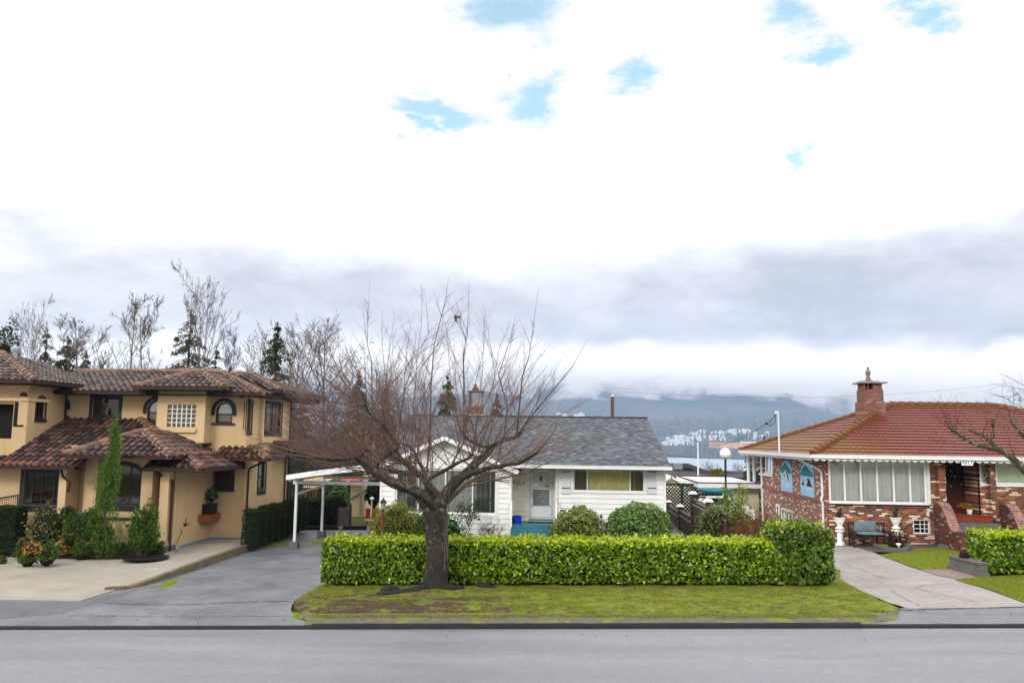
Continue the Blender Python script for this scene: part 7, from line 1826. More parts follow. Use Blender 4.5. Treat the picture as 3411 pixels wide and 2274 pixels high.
mb = MB(); pillow(mb, (cxx-.12, by_+.22, bz_+.78), (1, 0, .0), (0, .2, 1), (0, 1, -.2), .42, .22, .07); mb.build('back_pad', M['cushion'], t2, smooth=True)
# plant pot on the steps
b = P(3230, 1713, YB+.35); t = thing('flower_pot', 'white plant pot with dry yellow foliage beside the front door', 'plant pot', (b.x, YB+.35, dfl+.013))
MB().lathe((b.x, YB+.35, dfl+.014), [(.085, 0), (.12, .17), (.125, .19), (.10, .19)], 14).build('pot', M['milk'], t)
p_, o_ = ell_pts(420, (b.x-.12, YB+.40, dfl+.30), .32, .2, .15, .2, 7); soup('foliage', leaves(p_, .09, None, .5, .25), 6, M['amber_leaf'], t)
# red and white thing by the hedge end: a covered red post box
b = G(2764, 1806, .07); b = V((b.x, 33.5, gz(b.x)+.05))
t = thing('garden_post', 'short red post with a rounded white cap at the right end of the hedge', 'post', tuple(b)); x0 = xat(2764, 1800, 33.5)
zt_p = zat(2764, 1782, 33.5); MB().tube([(x0, 33.5, b.z), (x0, 33.5, zt_p)], .05, 8).build('post', pmat('red_paint', (.35, .02, .02), None, 4, .5), t); mb = MB(); mb.ball((x0-.1, 33.5, zt_p), .22, .12, .06); mb.build('cap', M['milk'], t)

# ================================================================== LAMPS
b = P(1271, 1870, 28.5); b.z = gz(b.x)+.02; zt_ = zat(1271, 1702, 28.5)
t = thing('lamp_post', 'brown post with small black lantern beside the round yellow green shrub', 'lamp post', tuple(b))
MB().tube([b, (b.x, b.y, zt_)], .055, 10).build('post', M['post_brown'], t)
ln = MB(); ln.lathe((b.x, b.y, zt_), [(.05, 0), (.04, .05), (.065, .07)], 6); lo = ln.build('lantern_base', M['iron'], t)
MB().lathe((b.x, b.y, zt_+.07), [(.055, 0), (.105, .22)], 6).build('lantern_glass', M['lampglass'], t)
MB().lathe((b.x, b.y, zt_+.292), [(.135, 0), (.13, .015), (.07, .09), (.03, .12), (.025, .15), (.01, .17)], 6).build('lantern_roof', M['iron'], t)
b = P(2419, 1700, 34.5); b.z = gz(b.x); zc = zat(2419, 1510, 34.5)
t = thing('globe_lamp', 'white globe lamp on slim dark green pole between the houses', 'lamp post', tuple(b))
MB().tube([b, (b.x, b.y, zc-.2)], .045, 10).build('pole', M['green_iron'], t); MB().lathe((b.x, b.y, b.z), [(.09, 0), (.09, zat(2419, 1655, 34.5)-b.z), (.045, zat(2419, 1645, 34.5)-b.z)], 10).build('pole_base', M['green_iron'], t)
MB().ball((b.x, b.y, zc), .222, n=24, m=16).build('globe', M['milk'], t, smooth=True)
# ================================================================== CHERRY TREE (bare, wide crown)
TY = 24.2
CT = thing('cherry_tree', 'large bare cherry tree with mossy limbs and fine reddish twigs on the verge', 'tree', (TREE.x, TREE.y, vergez(TREE.x, TREE.y)-.03))
tm = MB()
def tp(px, py, dy=0.0): return P(px, py, TY+dy)
def trunk(mb, ctr, seed=0):
    """ctr: list of (point, radius); lobed, knotty cross-sections"""
    n = 22; base = len(mb.v)
    for i, (p, r) in enumerate(ctr):
        fl = max(0, 1-i/3.0)
        for k in range(n):
            a = 2*math.pi*k/n
            rr_ = r*(1+.07*mnoise.noise(V((math.cos(a)*1.3, math.sin(a)*1.3, p.z*1.6+seed)))+.05*mnoise.noise(V((math.cos(a)*3, math.sin(a)*3, p.z*4+seed)))+fl*.26*max(0, math.cos(5*a+.6))+.0)
            mb.v.append((p.x+rr_*math.cos(a), p.y+rr_*math.sin(a), p.z))
    for i in range(len(ctr)-1):
        for k in range(n): q = base+i*n; k2 = (k+1) % n; mb.f.append((q+k, q+k2, q+n+k2, q+n+k)); mb.mi.append(0)
    q = base+(len(ctr)-1)*n; mb.f.append(tuple(q+k for k in range(n))); mb.mi.append(0)
prof = [(1450, 1985, .60), (1450, 1972, .50), (1450, 1955, .42), (1452, 1930, .36), (1455, 1900, .335), (1455, 1860, .325), (1456, 1820, .325), (1455, 1780, .325), (1452, 1745, .33), (1450, 1715, .35), (1448, 1698, .36), (1448, 1686, .30)]
raw = [(tp(a, b), r) for a, b, r in prof]; fine = []
for (p, r), (q, s_) in zip(raw, raw[1:]):
    for k in range(4): fine.append((p.lerp(q, k/4), r+(s_-r)*k/4))
fine.append(raw[-1]); trunk(tm, fine)
LIMBS = []
def limb(pts, r0, r1, n=10, store=True):
    """pts: (px, py, dy)"""
    c = [tp(*p) for p in pts]; sm = []
    for i in range(len(c)-1):
        a, b = c[i], c[i+1]; pa = c[max(i-1, 0)]; pb = c[min(i+2, len(c)-1)]
        for k in range(4):
            t = k/4; t2, t3 = t*t, t*t*t
            sm.append(0.5*((2*a)+(b-pa)*t+(2*pa-5*a+4*b-pb)*t2+(-pa+3*a-3*b+pb)*t3))
    sm.append(c[-1]); L = len(sm)
    out = [p+V((mnoise.noise(p*2.1), mnoise.noise(p*2.1+V((7, 0, 0))), mnoise.noise(p*2.1+V((0, 9, 0)))))*.035 for p in sm]
    rr_ = [(r0+(r1-r0)*(i/(L-1))**.8)*(1+.16*mnoise.noise(out[i]*3.3)+.08*mnoise.noise(out[i]*9)) for i in range(L)]
    tm.tube(out, rr_, n)
    if store: LIMBS.append((out, rr_))
    return out
limb([(1440, 1725, 0), (1418, 1672, 0), (1390, 1640, 0), (1335, 1616, -.2), (1287, 1596, -.4), (1239, 1566, -.6), (1205, 1535, -.8), (1180, 1518, -1.0)], .22, .085, 12)
limb([(1245, 1570, -.6), (1262, 1535, -.5), (1296, 1508, -.4), (1325, 1486, -.3)], .10, .07)
limb([(1325, 1486, -.3), (1287, 1429, -.4), (1236, 1380, -.5), (1212, 1345, -.6)], .055, .03)
limb([(1180, 1520, -1.0), (1140, 1530, -1.3), (1096, 1531, -1.7), (1040, 1525, -2.1)], .07, .035)
limb([(1190, 1525, -.9), (1215, 1500, -.7), (1212, 1488, -.6)], .07, .05)
limb([(1468, 1675, .2), (1459, 1652, .2), (1421, 1606, .3), (1383, 1568, .5), (1354, 1544, .7), (1306, 1520, 1.0), (1290, 1480, 1.3)], .13, .06)
limb([(1452, 1700, .3), (1440, 1660, .5), (1424, 1610, .8), (1405, 1585, 1.1), (1370, 1578, 1.5), (1310, 1570, 2.0), (1250, 1560, 2.4)], .13, .05)
limb([(1421, 1598, .3), (1440, 1588, .2), (1478, 1568, 0), (1516, 1544, -.2), (1555, 1528, -.4), (1575, 1510, -.5)], .065, .04)
limb([(1462, 1712, 0), (1472, 1662, 0), (1497, 1630, 0), (1531, 1594, 0), (1564, 1566, .1), (1588, 1539, .2), (1622, 1508, .3), (1641, 1486, .3)], .20, .10, 12)
limb([(1641, 1486, .3), (1679, 1466, .4), (1722, 1450, .5), (1740, 1425, .5)], .085, .04)
limb([(1641, 1486, .3), (1600, 1483, .5), (1560, 1462, .7), (1530, 1430, .8)], .06, .035)
limb([(1531, 1596, 0), (1574, 1577, -.3), (1622, 1561, -.7), (1679, 1549, -1.1), (1736, 1537, -1.5), (1790, 1505, -1.8)], .095, .04)
limb([(1505, 1605, 0), (1506, 1585, -.05), (1505, 1572, -.05)], .035, .022, store=False)
limb([(1455, 1695, -.15), (1400, 1655, -.9), (1350, 1630, -1.9), (1290, 1600, -2.9)], .11, .04)
limb([(1460, 1690, .3), (1520, 1640, 1.2), (1570, 1600, 2.2), (1620, 1560, 3.0)], .11, .04)
limb([(1450, 1690, .3), (1430, 1620, 1.3), (1400, 1540, 2.2), (1360, 1480, 2.8)], .10, .04)
# surface roots
for pts in ([(1430, 1958, -.2), (1370, 1968, -.5), (1310, 1982, -.6), (1255, 1988, -.6)], [(1470, 1955, -.2), (1510, 1958, -.1), (1545, 1966, 0)]):
    c = [tp(*p) for p in pts]; c = [V((p.x, p.y, vergez(p.x, p.y)+.01)) for p in c]; tm.tube(c, [.16, .11, .09, .04][:len(c)], 8)
c = [V((p.x, p.y, vergez(p.x, p.y)-.01)) for p in (G(1590, 1962), G(1620, 1958), G(1655, 1968))]; 
rks = []
for (px, py, a, b_) in ((1300, 1978, .30, .15), (1620, 1963, .30, .10)):
    rootknob = MB(); rks.append(rootknob)
    p = G(px, py, .1); p.z = vergez(p.x, p.y); n = 14; m_ = 8; base = len(rootknob.v)
    rootknob.ball((p.x, p.y, p.z), a, .16, b_, 16, 8)
    rootknob.v = [tuple(V(v)+V((mnoise.noise(V(v)*3), mnoise.noise(V(v)*3+V((5, 0, 0))), mnoise.noise(V(v)*4+V((0, 5, 0)))))*.08) for v in rootknob.v]
trunk_o = tm.build('trunk', M['cherry_bark'], CT, smooth=True)
for k_ in rks: k_.build('surface_root', M['cherry_bark'], CT, smooth=True)
# ---- crown of long shoots
shoot, twig = MB(), MB()
R = random.Random(77)
CC = tp(1425, 1600, 0); EX, EYr, EZ = 5.55, 4.2, 5.7
def inside(p):
    return ((p.x-CC.x)/EX)**2+((p.y-CC.y)/EYr)**2+((p.z-CC.z)/EZ)**2
def reach(p, d, mx=6.5):
    s_ = 0.0
    while s_ < mx and inside(p+d*s_) < 1.0: s_ += .12
    return s_
cnt = [0]
def grow(p, d, L, r, lev):
    """a nearly straight shoot bending gently upwards, with alternating laterals"""
    n = max(3, int(L/(.42 if lev < 2 else .25))); pts = [p]; q = p.copy(); dd = d.copy()
    for i in range(n):
        dd = (dd+V((R.gauss(0, .05), R.gauss(0, .05), .03 if lev == 0 else .03+R.gauss(0, .04)))).normalized()
        q = q+dd*(L/n); pts.append(q.copy())
    rr_ = [r*(1-.85*(i/n)) for i in range(n+1)]
    (shoot if lev == 0 else twig).tube(pts, rr_, 5 if lev == 0 else 3, False); cnt[0] += 1
    if lev >= 3: return
    k = {0: max(5, int(L*4.8)), 1: max(3, int(L*5.2)), 2: max(1, int(L*4.5))}[lev]
    for j in range(k):
        f = R.uniform(.18 if lev == 0 else .12, .97); i = min(n-1, int(f*n)); s_ = pts[i].lerp(pts[i+1], f*n-i); dl = (pts[i+1]-pts[i]).normalized()
        perp = dl.cross(V((R.gauss(0, 1), R.gauss(0, 1), R.gauss(0, 1)))).normalized(); ang = R.uniform(.45, .95)
        nd = (dl*math.cos(ang)+perp*math.sin(ang)+V((0, 0, .15))).normalized()
        ll = L*(1-f*.75)*R.uniform(.22, .5) if lev == 0 else L*R.uniform(.22, .55)*(1-f*.4)
        ll = min(ll, {0: 1.9, 1: .7, 2: .28}[lev])
        if ll < .08: continue
        if inside(s_+nd*ll) > 1.12: ll *= .5
        grow(s_, nd, ll, max(.002, min(rr_[i]*.55, {0: .009, 1: .0048, 2: .003}[lev])), lev+1)
def leader(pts, r0, r1):
    c = [tp(*p) for p in pts]; shoot.tube(c, [.72*(r0+(r1-r0)*i/(len(c)-1)) for i in range(len(c))], 6, False)
    for i in range(len(c)-1):
        L = (c[i+1]-c[i]).length
        for k in range(int(L*3.4)):
            f = R.random(); s_ = c[i].lerp(c[i+1], f); dl = (c[i+1]-c[i]).normalized(); perp = dl.cross(V((R.gauss(0, 1), R.gauss(0, 1), R.gauss(0, 1)))).normalized(); ang = R.uniform(.5, 1.0)
            nd = (dl*math.cos(ang)+perp*math.sin(ang)+V((0, 0, .12))).normalized(); ll = min(R.uniform(.5, 2.0), reach(s_, nd)*.9)
            if ll > .2: grow(s_, nd, ll, .010, 1)
leader([(1415, 1640, .4), (1432, 1460, .4), (1436, 1283, .3), (1446, 1149, .2), (1484, 1000, .1), (1494, 925, 0)], .05, .005)
leader([(1505, 1545, .3), (1545, 1474, .3), (1545, 1283, .2), (1543, 1183, .1), (1557, 1114, 0), (1563, 932, 0)], .045, .005)
leader([(1721, 1453, .5), (1733, 1321, .3), (1741, 1252, .2), (1763, 1183, 0), (1795, 950, -.1)], .045, .004)
leader([(1325, 1486, -.3), (1332, 1390, -.3), (1351, 1283, -.3), (1378, 1221, -.4), (1432, 1100, -.4)], .045, .005)
leader([(1240, 1400, -.5), (1238, 1206, -.5), (1223, 1145, -.5), (1231, 938, -.5)], .035, .004)
leader([(1680, 1464, .4), (1690, 1350, .6), (1660, 1250, .8), (1700, 1130, .9), (1720, 1040, .9)], .04, .005)
leader([(1740, 1425, .5), (1790, 1360, .3), (1850, 1290, .1), (1910, 1215, 0), (1955, 1135, -.1)], .04, .005)
leader([(1790, 1505, -1.8), (1850, 1430, -1.8), (1860, 1385, -1.8), (1960, 1335, -1.9)], .03, .005)
leader([(1575, 1510, -.5), (1590, 1400, -.6), (1640, 1300, -.8), (1665, 1150, -.9)], .035, .005)
leader([(1212, 1345, -.6), (1160, 1270, -.7), (1100, 1180, -.8), (1020, 1060, -.9)], .03, .004)
leader([(1096, 1531, -1.7), (1050, 1420, -1.8), (1040, 1300, -1.8), (990, 1200, -1.9)], .032, .004)
leader([(1180, 1518, -1), (1120, 1430, -1.1), (1020, 1330, -1.2), (915, 1240, -1.3)], .035, .004)
leader([(1290, 1480, 1.3), (1260, 1380, 1.5), (1200, 1250, 1.7), (1150, 1120, 1.9)], .035, .004)
for (pts, rr_) in LIMBS:
    for i in range(2, len(pts)):
        f = i/len(pts)
        m_ = .88 if f > .45 else .22
        for k in range(2 if R.random() < m_-1 else (1 if R.random() < m_ else 0)):
            p = pts[i]; rad_ = V((p.x-CC.x+R.gauss(0, 1.9), (p.y-CC.y)*1.0+R.gauss(0, 1.6), 0))*.6+V((0, 0, R.uniform(.5, 3.2)))
            d = rad_.normalized(); L = reach(p, d)*R.uniform(.5, 1.0)
            if L > .6: grow(p, d, L, min(.019, .006+L*.0026), 0)
# outward sprays at the sides
for k in range(60):
    pts, rr_ = LIMBS[R.choice([0, 3, 6, 11, 13, 14, 2, 5])]; p = pts[R.randrange(len(pts)//2, len(pts))]
    s_ = 1 if p.x > CC.x else -1
    d = V((s_*R.uniform(.6, 1.4), R.gauss(0, .5), R.uniform(-.05, .75))).normalized(); L = reach(p, d)*R.uniform(.7, 1.0)
    if L > .5: grow(p, d, L, .008+L*.004, 0)
# small wispy twigs lower down on the big limbs
for (pts, rr_) in LIMBS:
    for k in range(9):
        i = R.randrange(2, len(pts)); d = V((R.gauss(0, 1), R.gauss(0, .8), R.uniform(-.15, 1))).normalized(); grow(pts[i], d, R.uniform(.3, 1.1), .007, 2 if R.random() < .4 else 1)
# shoot rising from the trunk base
c = [tp(1490, 1860, -.35), tp(1486, 1780, -.4), tp(1493, 1700, -.42), tp(1500, 1610, -.45)]; shoot.tube(c, [.02, .015, .012, .006], 5, False)
c = [tp(1480, 1900, -.38), tp(1482, 1760, -.40), tp(1478, 1690, -.42)]; shoot.tube(c, [.014, .01, .006], 5, False)
shoot.build('branches', M['shoot_bark'] if 'shoot_bark' in M else pmat('shoot_bark', (.19, .13, .09), (.12, .085, .06), 3, .7), CT, smooth=True)
tw = twig.build('twigs', M['cherry_twig'], CT)
# withered leaves left hanging near the top
q = tp(1521, 1060, 0); pp = np.array([tuple(q+V((R.gauss(0, .05), 0, R.gauss(0, .07)))) for _ in range(14)]); soup('dead_leaves', leaves(pp, .12, None, .5, .5), 6, M['maroon_leaf'], CT)

# ================================================================== RIGHT-HAND TREE (trunk just outside the picture)
RY_ = 26.0
RT = thing('mossy_tree', 'bare tree with lichen covered limbs reaching in from the right edge', 'tree', tuple(G(3640, 2000, .05)))
mb = MB(); b = P(3640, 1990, RY_); b.z = gz(b.x)
def rp(px, py, dy=0): return P(px, py, RY_+dy)
trunk(mb, [(b, .40), (b+V((0, 0, .4)), .30), (b+V((-.05, 0, 1.6)), .26), (b+V((-.1, 0, 2.2)), .24)], 4)
def rl(pts, r0, r1, n=9):
    c = [rp(*p) for p in pts]; mb.tube([p+V((mnoise.noise(p*3), 0, mnoise.noise(p*3+V((4, 0, 0)))))*.04 for p in c], [(r0+(r1-r0)*i/(len(c)-1))*(1+.15*mnoise.noise(c[i]*4)) for i in range(len(c))], n); return c
rl1 = rl([(3600, 1760), (3510, 1650), (3440, 1590), (3411, 1565), (3386, 1537), (3347, 1511), (3317, 1490), (3299, 1468), (3271, 1447), (3230, 1435)], .15, .035)
rl2 = rl([(3325, 1497), (3290, 1490), (3258, 1483), (3212, 1458), (3182, 1437), (3164, 1427)], .07, .045)
rl3 = rl([(3560, 1560), (3480, 1490), (3411, 1450), (3386, 1427), (3365, 1396)], .08, .03)
rl4 = rl([(3620, 1700), (3560, 1560), (3500, 1400), (3440, 1300)], .14, .05)
mb.tube([rp(3182, 1437), rp(3172, 1432)], [.06, .09], 7); mb.tube([rp(3308, 1424), rp(3306, 1395)], [.04, .06], 7); mb.tube([rp(3312, 1460), rp(3308, 1424)], [.02, .03], 6)
mb.build('trunk', M['mossy_bark'], RT, smooth=True)
shoot, twig = MB(), MB(); CC = rp(3500, 1560); EX, EYr, EZ = 4.2, 3.5, 4.6
R = random.Random(12)
for c in (rl1, rl2, rl3, rl4):
    for k in range(16 if c is not rl4 else 10):
        i = R.randrange(1, len(c)); p = c[i]; d = V((-R.uniform(-.2, .9), R.gauss(0, .6), R.uniform(.0, .9))).normalized(); grow(p, d, R.uniform(.5, 1.6), .010, 1)
def rsh(pts, r): shoot.tube([rp(*p) for p in pts], [r, r*.6, r*.3][:len(pts)], 5, False); c = [rp(*p) for p in pts]; [grow(c[-2].lerp(c[-1], R.random()), V((R.gauss(0, 1), R.gauss(0, .6), R.uniform(-.1, 1))).normalized(), R.uniform(.3, .8), .006, 2) for _ in range(9)]
rsh([(3386, 1430), (3378, 1360), (3374, 1283)], .014); rsh([(3400, 1440), (3360, 1330), (3338, 1318)], .012); rsh([(3411, 1400), (3320, 1370), (3215, 1381)], .010); rsh([(3220, 1460), (3165, 1475), (3120, 1470)], .010); rsh([(3411, 1380), (3395, 1340), (3411, 1300)], .012)
shoot.build('branches', M['grey_twig'], RT); twig.build('twigs', M['red_twig'], RT)
# ================================================================== BACKGROUND TREES
def conifer_proto(name, h, w_, n_wh, dens, mat, seed, droop=.35, sparse=0.0, leafsz=.17):
    t = bpy.data.objects.new(name, None); COL.objects.link(t); r = random.Random(seed)
    mb = MB(); mb.tube([(0, 0, -.5), (0, 0, h*.5), (0, 0, h)], [h*.013+.04, h*.008+.02, .015], 7); P_ = []
    for i in range(n_wh):
        f = (i+r.random()*.6)/n_wh; z = h*(.10+.89*f); R_ = 1.4*w_*((1-f)**.75)*(1+.22*r.gauss(0, 1)*(1-f))+.10
        k = r.randint(4, 6)
        for j in range(k):
            if r.random() < sparse: continue
            a = r.uniform(0, 6.28); L = R_*r.uniform(.65, 1.12); 
            mb.tube([(0, 0, z), (L*.5*math.cos(a), L*.5*math.sin(a), z-L*droop*.2), (L*math.cos(a), L*math.sin(a), z-L*droop*.75)], [.035, .022, .008], 3, False)
            for q in range(int(L*dens*2.3)+5):
                g_ = r.random()**.8; sp = .11*L*(1-g_*.6)*.5+.03
                P_.append((L*g_*math.cos(a)+r.gauss(0, sp), L*g_*math.sin(a)+r.gauss(0, sp), z-L*droop*g_*(.4+.4*g_)-abs(r.gauss(0, .12))-.04))
    for q in range(20): P_.append((r.gauss(0, .05), r.gauss(0, .05), h-r.random()*.7))
    mb.build('trunk', M['bark_twig'], t); soup('crown', leaves(np.array(P_), leafsz, None, .5, .42, droop=-.9, r=np.random.default_rng(seed)), 6, M[mat], t)
    return t
def put(proto, label, x, y, z, s_, rot, cat='tree', group=None, name=None, first=None, sz=None):
    if first is not None and not first[0]: t = proto; first[0] = True
    else:
        t = proto.copy(); COL.objects.link(t)
        for ch in list(proto.children): c_ = ch.copy(); COL.objects.link(c_); c_.parent = t
    t.location = (x, y, z); t.scale = (s_, s_, sz or s_); t.rotation_euler.z = rot
    t['label'] = label; t['category'] = cat
    if group: t['group'] = group
    elif 'group' in t: del t['group']
    return t
cA = conifer_proto('spruce_tree', 12, 2.3, 34, 24, 'conifer', 1, .42, .12); cB = conifer_proto('fir_tree', 12, 3.0, 36, 30, 'conifer', 2, .28, .0); cC = conifer_proto('pale_spruce_tree', 12, 2.7, 30, 17, 'conifer_pale', 3, .4, .2)
fA, fB, fC = [False], [False], [False]
def con(pr, fl, label, px, ptop, Y, wscale=1.0, rot=0.0):
    top = P(px, ptop, Y); z0 = landz(top.x, Y)-.1; s_ = (top.z-z0)/12.0
    t = put(pr, label, top.x, Y, z0, s_*wscale, rot, sz=s_, first=fl, group='evergreen trees beyond the houses'); return t
con(cC, fC, 'pale spruce rising behind the left tower roof beside the thin bare tree', 159, 1093, 62, .75, .3)
con(cB, fB, 'full dark fir left of centre behind the tile roof, next to the pale spruce', 229, 1116, 58, .80, 1.1)
con(cB, fB, 'small fir just right of the full dark fir behind the tile roof', 287, 1166, 60, .6, 2.2)
con(cA, fA, 'smallest evergreen tip between the dark firs and the bare trees', 338, 1204, 60, .7, 2.9)
con(cC, fC, 'tall spruce in front of the tallest bare tree', 638, 1028, 60, 1.0, 1.6)
con(cA, fA, 'dark narrow spruce spire over the right end of the tile roof', 926, 1074, 58, .95, .6)
con(cC, fC, 'shorter pale spruce right of the tallest bare tree', 722, 1150, 61, .85, 2.0)
con(cC, fC, 'low pale spruce further right of the tallest bare tree', 770, 1210, 63, .8, 5.0)
con(cA, fA, 'dark fir tip seen through the left side of the cherry crown', 1196, 1236, 60, .95, 4.1)
con(cB, fB, 'dark fir seen through the cherry crown left of the brick chimney', 1492, 1240, 56, .65, 3.2)
con(cB, fB, 'low dark fir seen through the cherry crown right of the brick chimney', 1656, 1306, 58, .6, .9)
con(cB, fB, 'small fir tip seen through the cherry crown near its centre', 1290, 1300, 60, .7, 5.5)
con(cB, fB, 'dark fir half hidden behind the carport end', 1010, 1330, 66, .9, 4.4)
con(cA, fA, 'young evergreen behind the porch posts of the brick house', 2492, 1478, 54, .7, 1.9)
con(cB, fB, 'green fir top showing over the mossy end of the red roof', 2545, 1448, 58, .8, 2.5)
# dense dark evergreen at the left picture edge
c0 = P(14, 1180, 44); shrub('evergreen_tree', 'dense dark evergreen at the left picture edge above the tower roof', 'tree', (c0.x, 44, 5.5), 1.05, 1.0, 5.0, 'cedar', 5200, .16, 120, lump=.12, inner=.6, baseZ=landz(c0.x, 44))
# bare trees
def bare_proto(name, h, spread, seed, fork=.35, lean=.0, levels=3, up=.5, mat='grey_twig', nb=15, twr=.011, r0=.17, tw=1.0, stems=1):
    t = bpy.data.objects.new(name, None); COL.objects.link(t); r = random.Random(seed); tr, tw_ = MB(), MB()
    def br(p, d, L, rad_, lev):
        n = 8 if lev == 0 else 5 if lev < 2 else 3; pts = [p]; q = p.copy(); dd = d.copy()
        for i in range(n):
            w_b = .075 if lev else .035; dd = (dd+V((r.gauss(0, w_b), r.gauss(0, w_b), .10*up+r.gauss(0, .06)))).normalized(); q = q+dd*L/n; pts.append(q.copy())
        rr_ = [max(twr*.5, rad_*(1-(.75 if lev else .96)*i/n)) for i in range(n+1)]
        (tr if lev < 2 else tw_).tube(pts, rr_, 6 if lev < 2 else 3, False)
        if lev >= levels: return
        k = {0: nb, 1: 9, 2: 7, 3: 4}.get(lev, 3)
        for j in range(int(k*tw) if lev else k):
            f = r.uniform(fork if lev == 0 else .15, 1.0); i = min(n-1, int(f*n)); s_ = pts[i].lerp(pts[i+1], min(1, f*n-i)); dl = (pts[i+1]-pts[i]).normalized()
            pp = dl.cross(V((r.gauss(0, 1), r.gauss(0, 1), r.gauss(0, 1)))).normalized(); ang = r.uniform(.45, 1.0)
            nd = (dl*math.cos(ang)+pp*math.sin(ang)).normalized()
            ll = (spread*(1.15-.7*(f-fork)/(1-fork+.01)) if lev == 0 else L*.5*(1.15-f*.5))*r.uniform(.6, 1.1)
            br(s_, nd, ll, max(rr_[i]*.5, .013 if lev else .02), lev+1)
    for s in range(stems):
        a = r.uniform(0, 6.28); d = V((math.cos(a)*.22*(stems > 1)+lean, math.sin(a)*.22*(stems > 1), 1)).normalized(); br(V((0, 0, -.3)), d, h*(1 if s == 0 else r.uniform(.75, .95)), r0*(1 if stems == 1 else .7), 0)
    tr.build('trunk', M[mat], t, smooth=True); tw_.build('crown', M[mat], t)
    zt_ = max(v[2] for v in tr.v+tw_.v); t['top'] = zt_; return t
bA = bare_proto('bare_tree', 11, 4.6, 6, .5, nb=15, up=1.5, levels=4, tw=.75, twr=.009); bB = bare_proto('bare_tree', 12, 3.4, 8, .25, stems=3, nb=15, up=1.1); bC = bare_proto('bare_tree', 10, 4.8, 13, .35, nb=22, up=1.0, levels=4, tw=.62, twr=.010)
tops = {o.name: o['top'] for o in (bA, bB, bC)}
for o in (bA, bB, bC): del o['top']
gA, gB, gC = [False], [False], [False]
def bt(pr, fl, label, px, ptop, Y, wscale=1.0, rot=0.0):
    top = P(px, ptop, Y); z0 = landz(top.x, Y)-.1; s_ = (top.z-z0)/tops[pr_names[id(pr)]]
    return put(pr, label, top.x, Y, z0, s_*wscale, rot, sz=s_, first=fl, group='bare trees beyond the houses')
pr_names = {id(bA): bA.name, id(bB): bB.name, id(bC): bC.name}
bt(bA, gA, 'tallest bare tree, crown high above the tile roof behind the spruces', 688, 872, 58, .62, .4)
bt(bB, gB, 'bare multi stemmed tree above the centre of the tile roof', 478, 948, 56, 1.0, 1.0)
bt(bB, gB, 'lower spreading bare tree left of the multi stemmed one', 368, 1052, 58, 1.15, 2.6)
bt(bA, gA, 'thin bare tree rising behind the left tower roof', 108, 974, 60, .5, 3.0)
bt(bA, gA, 'leaning bare tree at the far left behind the dark evergreen', 48, 1040, 62, .55, 5.0)
bt(bC, gC, 'broad round crowned bare tree behind the left side of the cherry', 1100, 1030, 64, 1.0, .2)
bt(bC, gC, 'bare tree between the dark spruce spire and the broad round crown', 1000, 1060, 62, .9, 2.0)
bt(bC, gC, 'faint bare crown left of the dark spruce spire', 868, 1068, 70, .9, 4.0)
bt(bC, gC, 'low bare tree behind the carport', 980, 1270, 66, .8, 1.2)
bt(bB, gB, 'bare tree low behind the right end of the tile roof', 780, 1090, 72, .6, 3.9)
bt(bC, gC, 'bare tree behind the chimney of the bungalow', 1260, 1200, 74, .75, 3.2)
# far shoreline trees seen between the houses
bt(bC, gC, 'small bare tree by the water left of the globe lamp', 2365, 1528, 150, 1.3, 1.0)
bt(bC, gC, 'small bare tree by the water right of the globe lamp', 2450, 1532, 150, 1.2, 3.0)
# tangled woods behind the carport: one mass nobody could count
r = random.Random(31); mb = MB(); wp = []
for i in range(900):
    Y = r.uniform(58, 84); px = r.uniform(880, 1380); x = xat(px, 1500, Y); z0 = landz(x, Y); h = r.uniform(2.5, 7.5)*(1 if px < 1250 else .75)
    mb.tube([(x, Y, z0), (x+r.gauss(0, .5), Y, z0+h*.5), (x+r.gauss(0, 1.0), Y, z0+h)], [.05, .035, .008], 3, False)
    for k in range(7):
        f = r.uniform(.3, .95); a = V((x, Y, z0+h*f)); e = a+V((r.gauss(0, .9), r.gauss(0, .5), r.uniform(.1, 1.1))); mb.tube([a, a.lerp(e, .5)+V((0, 0, .1)), e], [.02, .014, .005], 3, False); wp.append(tuple(e))
o = mb.build('woodland_thicket', M['brown_twig']); o['kind'] = 'stuff'; o['label'] = 'brown tangle of bare woodland behind the carport'
P_ = []
for i in range(16000):
    Y = r.uniform(60, 80); px = r.uniform(880, 1400); x = xat(px, 1500, Y); z0 = landz(x, Y); k = mnoise.noise(V((x*.35, Y*.2, 0))); 
    if r.random() < .5+k: P_.append((x, Y, z0+abs(r.gauss(0, 1))*(2.4+2.2*k)))
o = soup('woodland_leaves', leaves(np.array(P_), .32, None, .5, .5), 6, M['olive_green']); o['kind'] = 'stuff'; o['label'] = 'green undergrowth of the woodland behind the carport'

